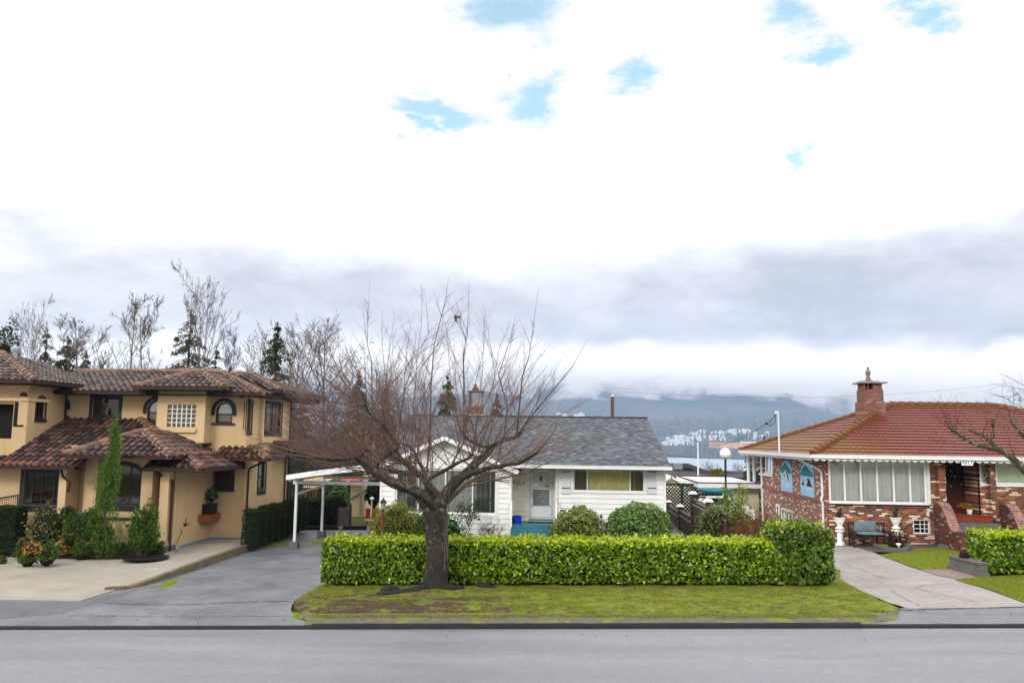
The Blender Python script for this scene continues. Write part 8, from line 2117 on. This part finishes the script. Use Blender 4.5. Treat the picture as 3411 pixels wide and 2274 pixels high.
# ================================================================== BEYOND THE CARPORT
def simple_house(name, label, x0, x1, y0, y1, z0, ze, zr, wallm, roofm, ridge='x', over=.5, loc=None, chim=False, hip=0.0, fascia=None):
    t = thing(name, label, 'house', ((x0+x1)/2, y0, z0))
    mb = MB(); mb.box(x0, x1, y0, y1, z0, ze); 
    if ridge == 'y' and not hip: mb.add([(x0, y0, ze), (x1, y0, ze), ((x0+x1)/2, y0, zr), (x0, y1, ze), (x1, y1, ze), ((x0+x1)/2, y1, zr)], [(0, 1, 2), (3, 5, 4)])
    mb.build('wall', M[wallm], t)
    mb = MB(); a0, a1, b0, b1 = x0-over, x1+over, y0-over, y1+over
    if ridge == 'x':
        ym = (b0+b1)/2; slab(mb, [(a0, b0, ze), (a1, b0, ze), (a1-hip, ym, zr), (a0+hip, ym, zr)], .12); slab(mb, [(a1, b1, ze), (a0, b1, ze), (a0+hip, ym+.002, zr), (a1-hip, ym+.002, zr)], .12)
        if hip: slab(mb, [(a1, b0, ze), (a1, b1, ze), (a1-hip, ym, zr)], .1); slab(mb, [(a0, b1, ze), (a0, b0, ze), (a0+hip, ym, zr)], .1)
    else:
        xm = (a0+a1)/2; slab(mb, [(a0, b0, ze), (xm, b0, zr), (xm, b1, zr), (a0, b1, ze)], .12); slab(mb, [(a1, b0, ze), (xm+.002, b0, zr), (xm+.002, b1, zr), (a1, b1, ze)], .12)
    rf = mb.build('roof', M[roofm], t)
    return t, rf
# ochre neighbour wall, seen through the carport
Yn = 50; x0, x1 = xat(1165, 1650, Yn), xat(1217, 1650, Yn)
t = thing('ochre_outbuilding', 'plain ochre walled outbuilding seen through the carport', 'outbuilding', ((x0+x1)/2, Yn, landz(x0, Yn)))
mb = MB(); mb.box(x0, x1, Yn, Yn+6, landz(x0, Yn)-.4, zat(1190, 1592, Yn)); mb.box(xat(1010, 1600, Yn+6), x0+.4, Yn+6.1, Yn+7, zat(1080, 1625, Yn+6), zat(1080, 1592, Yn+6)); mb.build('wall', M['stucco_light'], t)
mb = MB(); mb.bar((x0, Yn-.06, zat(1165, 1662, Yn)), (x1, Yn-.06, zat(1217, 1632, Yn)), .05, .12); mb.build('trim_board', M['galv'], t)
mb = MB(); mb.tube([(x1-.25, Yn-.08, zat(1190, 1592, Yn)), (x1-.25, Yn-.08, landz(x0, Yn))], .06, 8); mb.build('downpipe', M['galv'], t)
mb = MB(); mb.box(x1-.02, x1+.12, Yn-.1, Yn+.05, landz(x0, Yn)-.3, zat(1190, 1592, Yn)); mb.build('corner_board', M['wall_cream'], t)
# red canopy
u0 = P(1162, 1600, 49); t = thing('red_canopy', 'small red canopy glimpsed above the ochre outbuilding', 'canopy', (u0.x, 49, landz(u0.x, 49)))
mb = MB(); mb.prism([(u0.x-.55, 49, u0.z), (u0.x+.55, 49, u0.z), (u0.x+.3, 49.4, u0.z+.22), (u0.x-.35, 49.4, u0.z+.22)], (0, .7, .0)); mb.build('canopy_top', pmat('red_cloth', (.65, .12, .08), (.5, .08, .06), 4, .7), t); MB().tube([(u0.x, 49.3, u0.z), (u0.x, 49.3, landz(u0.x, 49))], .04, 6).build('pole', M['iron'], t)
# dark hedge behind the end of the drive
Yh2 = 43.5; zz = lambda x: gz(x)+.0
hedge('dark_hedge', 'tall dark hedge behind the end of the asphalt driveway', xat(1002, 1700, Yh2), xat(1136, 1700, Yh2), Yh2, Yh2+1.3, zz, lambda x: zat(1060, 1666, Yh2)+.10*(x-xat(1002, 1700, Yh2)), 260, 15, 'cedar', 'boxwood', .12, .08)
shr('bright green ivy covered bush above the dark hedge', 1130, 1612, 1720, 36, 44.5, 'camellia', 1900, .15, 130, lump=.25)
shr('light green leafy mass behind the carport beam', 1125, 1595, 1650, 42, 52, 'fresh_green', 1100, .18, 131, lump=.25)
# board fence
t = thing('board_fence', 'short weathered grey board fence before the ochre outbuilding', 'fence', tuple(P(1147, 1745, 42.5)))
a, b = P(1130, 1745, 42.5), P(1165, 1735, 43.6)
for k in range(5):
    za, zb = zat(1130, 1694, 42.5)-.24*k, zat(1165, 1683, 43.6)-.24*k; MB().bar((a.x, a.y, za-.12), (b.x, b.y, zb-.12), .04, .225).build('board', M['wood_grey'], t)
MB().box(a.x-.07, a.x+.07, a.y-.07, a.y+.07, gz(a.x)-.3, zat(1130, 1690, 42.5)).build('post', M['wood_grey'], t); MB().box(b.x-.07, b.x+.07, b.y-.07, b.y+.07, gz(b.x)-.4, zat(1165, 1680, 43.6)).build('post', M['wood_brown'], t)
# black retaining beam closing the drive
mb = MB(); a, b = G(1015, 1757, .0), G(1240, 1757, .0); a = V((a.x, 42.0, gz(a.x))); b = V((b.x, 42.0, gz(b.x))); mb.bar(a+V((0, 0, .10)), b+V((0, 0, .10)), .25, .26); tag(mb.build('retaining_beam', M['kerb_mat']), 'long low black retaining beam at the end of the asphalt driveway', 'beam')
# iron fence behind the hedge
t = thing('iron_fence', 'black iron fence in the shade beyond the carport', 'fence', tuple(P(1080, 1680, 46)))
x0, x1 = xat(1000, 1640, 46), xat(1140, 1640, 46); zt2_, zb2_ = zat(1070, 1615, 46), gz(x0)-.4
mb = MB(); mb.bar((x0, 46, zt2_), (x1, 46, zt2_), .05, .06); mb.bar((x0, 46, zt2_-.35), (x1, 46, zt2_-.35), .04, .04); mb.build('rail', M['iron'], t)
mb = MB(); [mb.box(x-.014, x+.014, 45.99, 46.01, zb2_, zt2_) for x in np.arange(x0, x1, .13)]; o = mb.build('picket', M['iron'], t); o['kind'] = 'stuff'
# orange panel fence and white rail
t = thing('orange_fence', 'bright orange board panel with white rail beside the bungalow', 'fence', tuple(P(1240, 1740, 46)))
x0, x1 = xat(1217, 1720, 46), xat(1275, 1720, 46); mb = MB(); n = 9
for i in range(n): mb.box(x0+(x1-x0)*i/n+.01, x0+(x1-x0)*(i+1)/n-.01, 46, 46.05, zat(1240, 1727, 46), zat(1240, 1692, 46))
mb.box(x0, x1, 46.051, 46.07, zat(1240, 1727, 46), zat(1240, 1694, 46)); mb.build('panel', M['orange_fence'], t)
MB().bar((x0, 45.9, zat(1240, 1731, 46)), (x1, 45.9, zat(1240, 1731, 46)), .06, .07).build('rail', M['white_paint'], t)
mb = MB(); [mb.box(x-.05, x+.05, 45.95, 46, -.6, zat(1240, 1731, 46)-.04) for x in np.arange(x0+.1, x1, .28)]; o = mb.build('baluster', pmat('pinkish', (.45, .20, .15), None, 4, .7), t); o['kind'] = 'stuff'
b = P(1236, 1690, 44.5); t = thing('garden_light', 'white domed garden light on a stake in front of the dark shrubs', 'garden light', (b.x, 44.5, b.z-.6)); MB().tube([(b.x, 44.5, b.z-.6), (b.x+.03, 44.5, b.z+.45)], .04, 6).build('stake', M['milk'], t); MB().lathe((b.x+.03, 44.5, b.z+.45), [(.13, 0), (.12, .05), (.05, .12)], 10).build('cap', M['milk'], t)
shr('dark shady shrub between the orange fence and the bungalow', 1245, 1590, 1700, 30, 48, 'cedar', 1600, .16, 132, lump=.2)
# small white saucer shaped thing at the end of the drive
b = G(1142, 1772, .05); t = thing('birdbath', 'low white dish with moss standing at the end of the driveway', 'dish', tuple(b)); MB().lathe(b, [(.42, 0), (.45, .02), (.44, .035)], 20).build('dish', M['concrete'], t); MB().lathe(b+V((-.15, .1, .036)), [(.16, 0), (.10, .1), (.12, .16)], 10).build('pedestal', M['concrete'], t); MB().ball(tuple(b+V((-.15, .1, .22))), .12, .1, .05).build('moss', M['laurel_top'], t)
# far sheds left
for i, (pxa, pxb, pt, pb, Y, lab) in enumerate(((985, 1060, 1592, 1612, 60, 'long cream outbuilding glimpsed behind the carport posts'),)):
    simple_house('outbuilding', lab, xat(pxa, pt, Y), xat(pxb, pt, Y), Y, Y+4, zat(pxa, 1680, Y), zat(pxa, pt+6, Y), zat(pxa, pt-10, Y), 'wall_cream', 'dark_roof')

# ================================================================== BETWEEN WHITE AND BRICK HOUSE
XF = 5.6
t = thing('stepped_fence', 'stepped brown wooden panel fence with capped posts beside the bungalow', 'fence', (XF, 38, gz(XF)))
secs = [(46.0, 41.3, 1.0), (41.3, 37.2, 1.12), (37.2, 33.2, 1.95), (33.2, 29.6, 1.95)]
for (ya, yb, zt) in secs:
    zb = gz(XF)-.05; mb = MB(); n = int((ya-yb)/.14)
    for i in range(n): y = yb+(ya-yb)*i/n; mb.box(XF-.02, XF+.02, y+.008, y+(ya-yb)/n-.008, zb, zt-.12)
    mb.build('panel', M['wood_brown'], t); MB().bar((XF, yb, zt-.03), (XF, ya, zt-.03), .12, .07).build('rail', M['wood_grey'], t); MB().bar((XF-.04, yb, zt-.24), (XF-.04, ya, zt-.24), .05, .05).build('rail', M['galv'], t)
for (y, zt) in ((46.0, 1.15), (41.3, 1.28), (37.2, 2.15), (33.2, 2.1)):
    o = MB().box(XF-.10, XF+.10, y-.10, y+.10, gz(XF)-.05, zt).build('post', M['wood_brown'], t); MB().add([(XF-.19, y-.19, zt), (XF+.19, y-.19, zt), (XF+.19, y+.19, zt), (XF-.19, y+.19, zt), (XF-.1, y-.1, zt+.10), (XF+.1, y-.1, zt+.10), (XF+.1, y+.1, zt+.10), (XF-.1, y+.1, zt+.10)], [(3,2,1,0),(4,5,6,7),(0,1,5,4),(1,2,6,5),(2,3,7,6),(3,0,4,7)]).build('post_cap', M['milk'], o)
# side yard
sheet('side_path', [(2215, 1900), (2400, 1900), (2400, 1745), (2215, 1690)], M['asphalt_dark'], .04)
# lattice screen
Yl = 48.5; lx0, lx1 = xat(2214, 1650, Yl), xat(2323, 1650, Yl); lz0_, lz1_ = zat(2270, 1705, Yl), zat(2270, 1614, Yl)
t = thing('lattice_screen', 'dark green diagonal lattice screen beside the flat roofed garage', 'lattice', ((lx0+lx1)/2, Yl, lz0_))
mb = MB(); st = .20; W_, H_ = lx1-lx0, lz1_-lz0_
def clipline(x, s_):   # diagonals inside the rectangle
    pts = []
    for u in (0.0, W_):
        v = (u-x)*s_
        if 0 <= v <= H_: pts.append((u, v))
    for v in (0.0, H_):
        u = x+v/s_
        if 0 <= u <= W_: pts.append((u, v))
    return pts[:2] if len(pts) >= 2 else None
k = -H_
while k < W_+H_:
    for s_ in (1, -1):
        pts = clipline(k, s_)
        if pts: mb.bar((lx0+pts[0][0], Yl-.01*s_, lz0_+pts[0][1]), (lx0+pts[1][0], Yl-.01*s_, lz0_+pts[1][1]), .018, .062, (0, 0, 1)) if abs(pts[0][0]-pts[1][0]) > .05 else None
    k += st
o = mb.build('lattice', M['lattice_green'], t)
mb = MB(); mb.box(lx0, lx1, Yl-.05, Yl+.05, lz1_-.02, lz1_+.08)
for x in (lx0+.02, lx0+W_*.53, lx1-.02): mb.box(x-.07, x+.07, Yl-.052, Yl+.048, lz0_, lz1_-.021)
mb.build('frame', M['lattice_green'], t)
# flat roofed garage
Yg0, Yg1 = 47.2, 56.0; q0, q1 = xat(2325, 1610, Yg0), xat(2540, 1610, Yg0); zr_ = zat(2420, 1608, Yg0)
t = thing('flat_garage', 'cream garage with flat pale roof and white fascia between the houses', 'garage', ((q0+q1)/2, Yg0, landz(q0, Yg0)))
MB().box(q0+.3, q1-.1, Yg0+.5, Yg1, landz(q0, 50)-.3, zr_-.25).build('wall', M['wall_cream'], t)
MB().box(lx0-.5, q0+.3, Yl+2.2, Yg1, landz(q0, 50)-.3, zr_-.5).build('wall', M['wall_cream'], t)
mb = MB(); mb.box(q0+.05, q1-.05, Yg0+.05, Yg1, zr_-.2, zr_-.03); mb.build('roof', M['membrane'], t)
mb = MB(); mb.box(q0, q1, Yg0-.03, Yg0+.04, zr_-.27, zr_-.02); mb.box(q0-.03, q0+.04, Yg0+.04, Yg1, zr_-.27, zr_-.02); mb.build('fascia', M['white_paint'], t)
mb = MB(); mb.box(q0-.06, q1, Yg0-.06, Yg0+.05, zr_-.019, zr_+.03); mb.box(q0-.06, q0+.05, Yg0+.05, Yg1, zr_-.019, zr_+.03); mb.box(q0, q1, Yg1-.05, Yg1+.05, zr_-.019, zr_+.04); mb.build('roof_edge', M['wood_brown'], t)
# low gable roof left of it
simple_house('garden_shed', 'small shed with pale gable roof behind the lattice screen', xat(2212, 1600, 53), xat(2256, 1600, 53), 53, 58, -1.5, zat(2230, 1608, 53), zat(2230, 1583, 53), 'wall_cream', 'membrane', 'y', .4)
# parked car under the shrubs with a kayak on its rack
Yc = 44.0; cx_ = xat(2328, 1660, Yc); zc_ = gz(cx_)+.02; top = zat(2352, 1652, Yc)-zc_
car = thing('parked_car', 'white parked car with dark windows mostly hidden behind the tall fence section', 'car', (cx_+2, Yc+.8, zc_))
pr = [(0, .3), (-.02, .75), (.12, .98), (.45, top), (1.5, top+.02), (1.9, 1.0), (2.7, .88), (2.85, .6), (2.83, .3)]
MB().prism([(cx_+u, Yc, zc_+v) for u, v in pr], (0, 1.65, 0)).build('body', M['milk'], car)
MB().prism([(cx_+u, Yc-.012, zc_+v) for u, v in [(.28, 1.0), (.52, top-.08), (1.45, top-.08), (1.75, 1.0)]], (0, .01, 0)).build('side_window', M['black'], car)
MB().box(cx_-.04, cx_+.06, Yc+.02, Yc+.25, zc_+.7, zc_+.95).build('tail_light', pmat('tail_red', (.30, .01, .02), None, 3, .3), car)
for u in (.6, 2.25):
    for yy_ in (Yc+.02, Yc+1.5): MB().tube([(cx_+u, yy_-.06, zc_+.31), (cx_+u, yy_+.12, zc_+.31)], .31, 18).build('wheel', M['black'], car)
for u in (.7, 1.7): MB().box(cx_+u, cx_+u+.06, Yc+.1, Yc+1.5, zc_+top, zc_+top+.14).build('roof_rack', M['black'], car)
kx = xat(2378, 1635, Yc); t = thing('kayak', 'teal kayak carried above the hidden parked car', 'kayak', (kx, Yc+.5, zc_+top+.15)); N = 12; kz = zat(2385, 1635, Yc)
mb = MB(); mb.tube([(kx-.8+1.9*i/N, Yc+.6, kz+.04*math.cos(i/N*6.28)) for i in range(N+1)], [.03+.12*math.sin(math.pi*(.08+.84*i/N)) for i in range(N+1)], 10); mb.build('hull', pmat('teal', (.04, .28, .32), (.03, .2, .25), 4, .35), t, smooth=True)
mb = MB(); mb.bar((kx-.95, Yc+.5, kz-.2), (kx+.5, Yc+.5, kz-.2), .5, .12); mb.bar((kx-.8, Yc+.5, kz-.36), (kx+.5, Yc+.5, kz-.34), .4, .05); mb.bar((kx-.5, Yc+.5, kz-.4), (kx-.5, Yc+.5, kz-.1), .05, .05, (0, 1, 0)); tag(mb.build('cargo_rack', M['black']), 'black rack stacked below the teal kayak', 'rack')
# hip roofed houses lower down the slope
def hz(label, pxa, pxb, pr0, pr1, yr_, ye_, Y, dep):
    x0, x1 = xat(pxa, ye_, Y), xat(pxb, ye_, Y); t, rf = simple_house('hip_roof_house', label, x0, x1, Y, Y+dep, landz(x0, Y)-1, zat(pxb, ye_, Y), zat(pr1, yr_, Y+dep/2), 'wall_cream', 'dark_roof', 'x', .6, hip=dep/2*.95); return t, rf
t, rf = hz('house with dark hip roof lower down the slope right of the bungalow', 2100, 2392, 2200, 2278, 1542, 1590, 68, 13)
for (px, py) in ((2258, 1548), (2291, 1560)):
    q = P(px, py, 70.8); MB().box(q.x-.35, q.x+.35, 70.6, 71.1, q.z-.35, q.z+.1).build('roof_vent', M['galv'] if px == 2258 else M['black'], rf)
hz('house with dark hip roof lower down the slope behind the globe lamp', 2398, 2640, 2450, 2560, 1569, 1592, 74, 14)
# clipped golden cedar row between the dark roofs
t = thing('cedar_clump', 'golden green cedar hedge clump between the two dark roofs', 'hedge', tuple(P(2386, 1590, 64)))
P_, O_ = [], []
for (px, pt, hw) in ((2372, 1562, 6), (2381, 1563, 6), (2390, 1561, 6), (2400, 1559, 8), (2408, 1570, 6)):
    c = P(px, 1580, 64); h = zat(px, pt, 64)-zat(px, 1592, 64)
    for k in range(420): v = r.random(); a = r.uniform(0, 6.28); rr_ = hw/FPX*64*(1-v**3)*1.1; P_.append((c.x+rr_*math.cos(a), 64+rr_*math.sin(a), zat(px, 1592, 64)-.2+v*(h+.2))); O_.append((math.cos(a), math.sin(a), .3))
soup('foliage', leaves(np.array(P_), .16, np.array(O_), .4, .4), 6, M['yellow_green'], t); MB().lathe((P(2390, 1590, 64).x, 64, landz(5, 64)), [(.6, 0), (.5, 3)], 8).build('trunk', M['bark_twig'], t)
# pale flat roofed house behind the brick house
x0, x1 = xat(2400, 1478, 85), xat(2560, 1478, 85); t = thing('flat_roof_house', 'pale flat roofed house peeping out behind the red roof corner', 'house', (x0, 85, landz(x0, 85)))
MB().box(x0, x1, 85, 92, zat(2430, 1484, 85)-.25, zat(2430, 1474, 85)).build('roof', pmat('pinkwood', (.55, .38, .32), (.62, .5, .46), 2, .7), t); MB().box(x0+3.2, x1, 84.9, 91, zat(2430, 1473, 85), zat(2430, 1470, 85)).build('roof_edge', M['milk'], t)
MB().box(x0+4.2, x1, 86, 91, landz(x0, 85)-1, zat(2430, 1484, 85)-.3).build('wall', M['wall_cream'], t)
# poles and wires
b = P(2040, 1400, 60); t = thing('utility_pole', 'brown wooden utility pole with white cap above the grey shingle roof', 'utility pole', (b.x, 60, landz(b.x, 60)))
MB().tube([(b.x, 60, landz(b.x, 60)), (b.x, 60, zat(2040, 1320, 60))], .125, 10).build('pole', M['pole_wood'], t); MB().lathe((b.x, 60, zat(2040, 1320, 60)), [(.13, 0), (.13, .05), (.03, .09)], 10).build('cap', M['milk'], t)
MB().tube([(b.x+.05, 60, zat(2040, 1320, 60)+.06), (b.x+.12, 60, zat(2048, 1304, 60)), (b.x+.3, 60, zat(2050, 1302, 60))], .02, 5).build('insulator_pin', M['milk'], t)
b = P(2326, 1600, 62); t = thing('slim_mast', 'slim white mast rising behind the flat garage roof', 'mast', (b.x, 62, landz(b.x, 62))); MB().tube([(b.x, 62, landz(b.x, 62)), (b.x, 62, zat(2324, 1476, 62))], [.07, .045], 8).build('pole', M['milk'], t); MB().ball((b.x, 62, zat(2324, 1476, 62)), .07).build('finial', M['milk'], t)
b = P(1218, 1500, 52); t = thing('utility_pole', 'grey metal pole behind the carport roof', 'utility pole', (b.x, 52, landz(b.x, 52))); MB().tube([(b.x, 52, landz(b.x, 52)), (b.x, 52, zat(1217, 1440, 52))], .06, 8).build('pole', M['galv'], t); MB().lathe((b.x, 52, zat(1217, 1440, 52)), [(.09, 0), (.09, .12), (.02, .15)], 8).build('cap', M['galv'], t)
wire('power_cable', 'single black power line passing behind the globe lamp', P(2130, 1508, 64), P(2620, 1530, 66), .15, .022)
wire('power_cable', 'faint upper power line above the far shore', P(2150, 1412, 120), P(2600, 1440, 120), .8, .013)
wire('power_cable', 'faint lower power line above the far shore', P(2150, 1424, 120), P(2600, 1452, 120), .8, .013)
wire('power_cable', 'very thin high line crossing in front of the clouds on the right', P(2046, 1303, 60), P(3500, 1255, 75), 1.0, .007)
wire('power_cable', 'upper cable running behind the carport', P(880, 1520, 56), P(1220, 1540, 52), .2, .018); wire('power_cable', 'lower cable running behind the carport', P(880, 1548, 56), P(1180, 1556, 56), .2, .018)
# gull
b = P(1698, 252, 150); t = thing('bird', 'tiny dark bird gliding high in the sky', 'bird', tuple(b)); mb = MB(); s_ = .45
mb.tube([b+V((-.35*s_, 0, 0)), b, b+V((.4*s_, 0, -.03))], [.02, .075, .02], 7); mb.build('body', M['iron'], t)
MB().prism([b+V((-.1, 0, .02)), b+V((.1, 0, .02)), b+V((-.15, -.1, .16)), b+V((-.55, -.2, .12))], (0, .02, .02)).build('wing', M['iron'], t); MB().prism([b+V((-.05, 0, .02)), b+V((.12, 0, .02)), b+V((.6, .2, -.01)), b+V((.3, .1, .10))], (0, .02, .02)).build('wing', M['iron'], t)

# ================================================================== INLET, FAR SHORE, MOUNTAIN
def watermat():
    m, g, b = newmat('water'); b.inputs['Base Color'].default_value = (.20, .27, .32, 1); b.inputs['Roughness'].default_value = .35
    bumpto(g, b, g.noise(g.vm('MULTIPLY', g.wpos(), (.01, .04, 1)), 3, 4), .1, 1.0); return m
M['water'] = watermat()
mb = MB(); mb.poly([(-6000, 1150, -46), (6000, 1150, -46), (6000, 2900, -46), (-6000, 2900, -46)]); struct(mb.build('water', M['water']))
YS = 2650
def hillz(x, y):
    u = x
    sh = YS+60*mnoise.noise(V((x*.0012, 0, 0)))+25*mnoise.noise(V((x*.006, 3, 0)))
    d = y-sh
    if d < 0: return -46+d*.05
    z = -46+82*(1-math.exp(-d/330))*1.0
    nn = mnoise.noise(V((x*.0011, y*.0011, 0)))*30+mnoise.noise(V((x*.004, y*.004, 5)))*9
    a = min(1, max(0, (d-450)/600)); z += (62+nn)*a*a*(3-2*a)
    b_ = min(1, max(0, (d-1250)/2300)); rid = 430+150*mnoise.noise(V((x*.00045, y*.0003, 2)))+80*mnoise.noise(V((x*.0013, y*.001, 8)))+25*mnoise.noise(V((x*.005, y*.004, 8)))
    # the ridge steps down behind the brick house and climbs again at the right edge
    rid -= 170*math.exp(-((x-1850)/520)**2)
    return z+rid*b_
xs = np.linspace(-5200, 5200, 210); ys = np.concatenate([np.linspace(2560, 3700, 46), np.linspace(3750, 6400, 44)])
mb = MB(); mb.add([(x, y, hillz(x, y)) for y in ys for x in xs], [(j*len(xs)+i, j*len(xs)+i+1, (j+1)*len(xs)+i+1, (j+1)*len(xs)+i) for j in range(len(ys)-1) for i in range(len(xs)-1)])
def hillmat():
    m, g, b = newmat('far_forest'); v = g.wpos()
    n = g.noise(g.vm('MULTIPLY', v, (1, .7, 2)), .006, 6, .65)
    col = g.mix(g.mapr(n, .42, .58), (.035, .085, .035), (.13, .105, .085))
    col = g.mix(g.mapr(g.noise(v, .05, 5, .7), .45, .65, 0, .7), col, (.05, .10, .04))
    g.L.new(col, b.inputs['Base Color']); b.inputs['Roughness'].default_value = 1.0; b.inputs['Specular IOR Level'].default_value = 0
    bumpto(g, b, g.noise(v, .06, 5, .7), 1.0, 12.0); return m
M['far_forest'] = hillmat()
struct(mb.build('hills', M['far_forest'], smooth=True), 'forested mountain across the inlet with its top in cloud')
# conifer crowns on the near shore and the first ridge (one forest mass)
r = random.Random(99); T1 = []
def cone(x, y, z, h, w_, n=5):
    a0 = r.random()*6; return [((x+w_*math.cos(a0+6.2832*k/n), y+w_*math.sin(a0+6.2832*k/n), z), (x+w_*math.cos(a0+6.2832*(k+1)/n), y+w_*math.sin(a0+6.2832*(k+1)/n), z), (x, y, z+h)) for k in range(n)]
cl = lambda x, y, s_, o: mnoise.noise(V((x*s_, y*s_, o)))
k = 0
while k < 11000:
    y = 2660+abs(r.gauss(0, 1))*420; x = r.uniform(-1900, 2300)*(y/2700)
    if y > 4300: continue
    z = hillz(x, y); 
    if z < -45: continue
    town = 120 < x < 900 and 2830 < y < 3120
    if town and r.random() < .80: continue
    h = r.uniform(14, 30)*(1.0+.35*cl(x, y, .004, 3)); 
    T1 += cone(x, y, z-2, h, h*r.uniform(.16, .30)); k += 1
o = soup('shore_forest', np.array(T1), 3, leafmat('far_leaf', [(0, (.022, .06, .025)), (.45, (.045, .10, .035)), (.65, (.09, .12, .045)), (.8, (.18, .13, .09)), (1, (.22, .16, .11))], .95, 0.0, .05, patch=.004)); o['kind'] = 'stuff'; o['label'] = 'conifer forest covering the far shore of the inlet'
# pale houses among the trees across the water
M['far_white'] = pmat('far_white', (.82, .80, .78), (.70, .68, .66), .1, .8); M['far_roof'] = pmat('far_roof', (.60, .60, .60), (.42, .42, .42), .05, .8)
def farhouse(k):
    t = bpy.data.objects.new('hillside_house', None); COL.objects.link(t); w_, d_, h_ = [(20, 11, 5), (26, 12, 6), (16, 12, 7)][k]
    MB().box(-w_/2, w_/2, -d_/2, d_/2, -8, h_).add([(-w_/2, -d_/2, h_), (w_/2, -d_/2, h_), (0, -d_/2, h_+4), (-w_/2, d_/2, h_), (w_/2, d_/2, h_), (0, d_/2, h_+4)], [(0, 1, 2), (3, 5, 4)]).build('wall', M['far_white'], t)
    mb = MB(); [mb.prism([(s_*w_*.56, -d_*.55, h_-.5), (0, -d_*.55, h_+4.1), (0, -d_*.55, h_+4.7), (s_*w_*.56, -d_*.55, h_+.1)], (0, d_*1.1, 0)) for s_ in (-1, 1)]; mb.build('roof', M['far_roof'], t)
    mb = MB(); [mb.box(x, x+2.2, -d_/2-.15, -d_/2-.02, z, z+2) for x in np.arange(-w_/2+1.2, w_/2-2, 4.0) for z in np.arange(1.5, h_-1, 3.6)]; o = mb.build('windows', M['black'], t); o['kind'] = 'stuff'
    return t
fh = [farhouse(k) for k in range(3)]; used = [[False], [False], [False]]
rows = [(2205, 2310, 1470, 1483, 20), (2208, 2330, 1456, 1468, 22), (2300, 2350, 1438, 1460, 8), (2362, 2415, 1438, 1466, 17), (2428, 2500, 1434, 1447, 15), (2480, 2560, 1446, 1462, 9), (1905, 1950, 1377, 1385, 5), (1860, 1885, 1380, 1386, 3)]
for (xa_, xb_, ya_, yb_, n) in rows:
    for i in range(n):
        px, py = r.uniform(xa_, xb_), r.uniform(ya_, yb_); d = ray(px, py); Y = 2700.0
        while Y < 5200:                      # walk along the sight line to the hillside
            q = CAM+d*(Y/d.y)
            if q.z <= hillz(q.x, q.y)+3: break
            Y += 12
        j = r.randrange(3); t = put(fh[j], 'pale house among the trees on the far shore', q.x, q.y, hillz(q.x, q.y)+4, r.uniform(.75, 1.05), r.uniform(-.5, .5), 'house', 'pale houses on the far shore', first=used[j])
# sandy spit
mb = MB(); c = P(2230, 1511, 2640); mb.poly([(c.x-60, 2600, -45.6), (c.x+90, 2610, -45.6), (c.x+60, 2690, -45.0), (c.x-80, 2700, -45.0)]); struct(mb.build('beach', pmat('sand', (.42, .40, .36), None, .1, .9)))

# ================================================================== AIR: haze box, and low cloud snagged on the mountain
def volbox(name, x0, x1, y0, y1, z0, z1, mat, kind='stuff', label=None):
    o = MB().box(x0, x1, y0, y1, z0, z1).build(name, mat); o['kind'] = kind
    if label: o['label'] = label
    return o
m = bpy.data.materials.new('haze'); m.use_nodes = True; g = NG(m.node_tree); m.node_tree.nodes.clear(); o_ = g.node('ShaderNodeOutputMaterial'); v_ = g.node('ShaderNodeVolumePrincipled')
v_.inputs['Color'].default_value = (.56, .70, 1, 1); v_.inputs['Density'].default_value = 1.25e-4; v_.inputs['Anisotropy'].default_value = .2; g.L.new(v_.outputs[0], o_.inputs['Volume'])
volbox('haze', -5400, 5400, -90, 4350, -62, 420, m, label='thin blue haze over the inlet')
m = bpy.data.materials.new('cloud'); m.use_nodes = True; g = NG(m.node_tree); m.node_tree.nodes.clear(); o_ = g.node('ShaderNodeOutputMaterial'); v_ = g.node('ShaderNodeVolumePrincipled')
v_.inputs['Color'].default_value = (1, .985, .95, 1); v_.inputs['Anisotropy'].default_value = -.35
v = g.wpos(); x, y, z = g.sep(v)
n = g.noise(g.vm('MULTIPLY', v, (.7, .7, 1.3)), .0045, 6, .62, .6); nb = g.noise(v, .0009, 2, .5)
low_ = g.mapr(x, 1100, 2000, 0, 120, True)
hgt = g.m('ADD', g.m('ADD', g.m('SUBTRACT', z, 228), low_), g.m('MULTIPLY', g.m('SUBTRACT', n, .5), 760)); hgt = g.m('ADD', hgt, g.m('MULTIPLY', g.m('SUBTRACT', nb, .5), 160))
d = g.m('MULTIPLY', g.mapr(hgt, 0, 40, 0, .012, True), g.mapr(g.m('ADD', z, g.m('MULTIPLY', g.m('SUBTRACT', g.noise(v, .002, 4, .6), .5), 420)), 330, 600, 1, 0, True))
g.L.new(d, v_.inputs['Density']); g.L.new(v_.outputs[0], o_.inputs['Volume'])
volbox('low_cloud', -4200, 5200, 4420, 4720, 120, 650, m, label='low cream cloud hiding the mountain top')
S.cycles.volume_bounces = 5; S.cycles.volume_step_rate = 1.0; S.cycles.volume_max_steps = 64
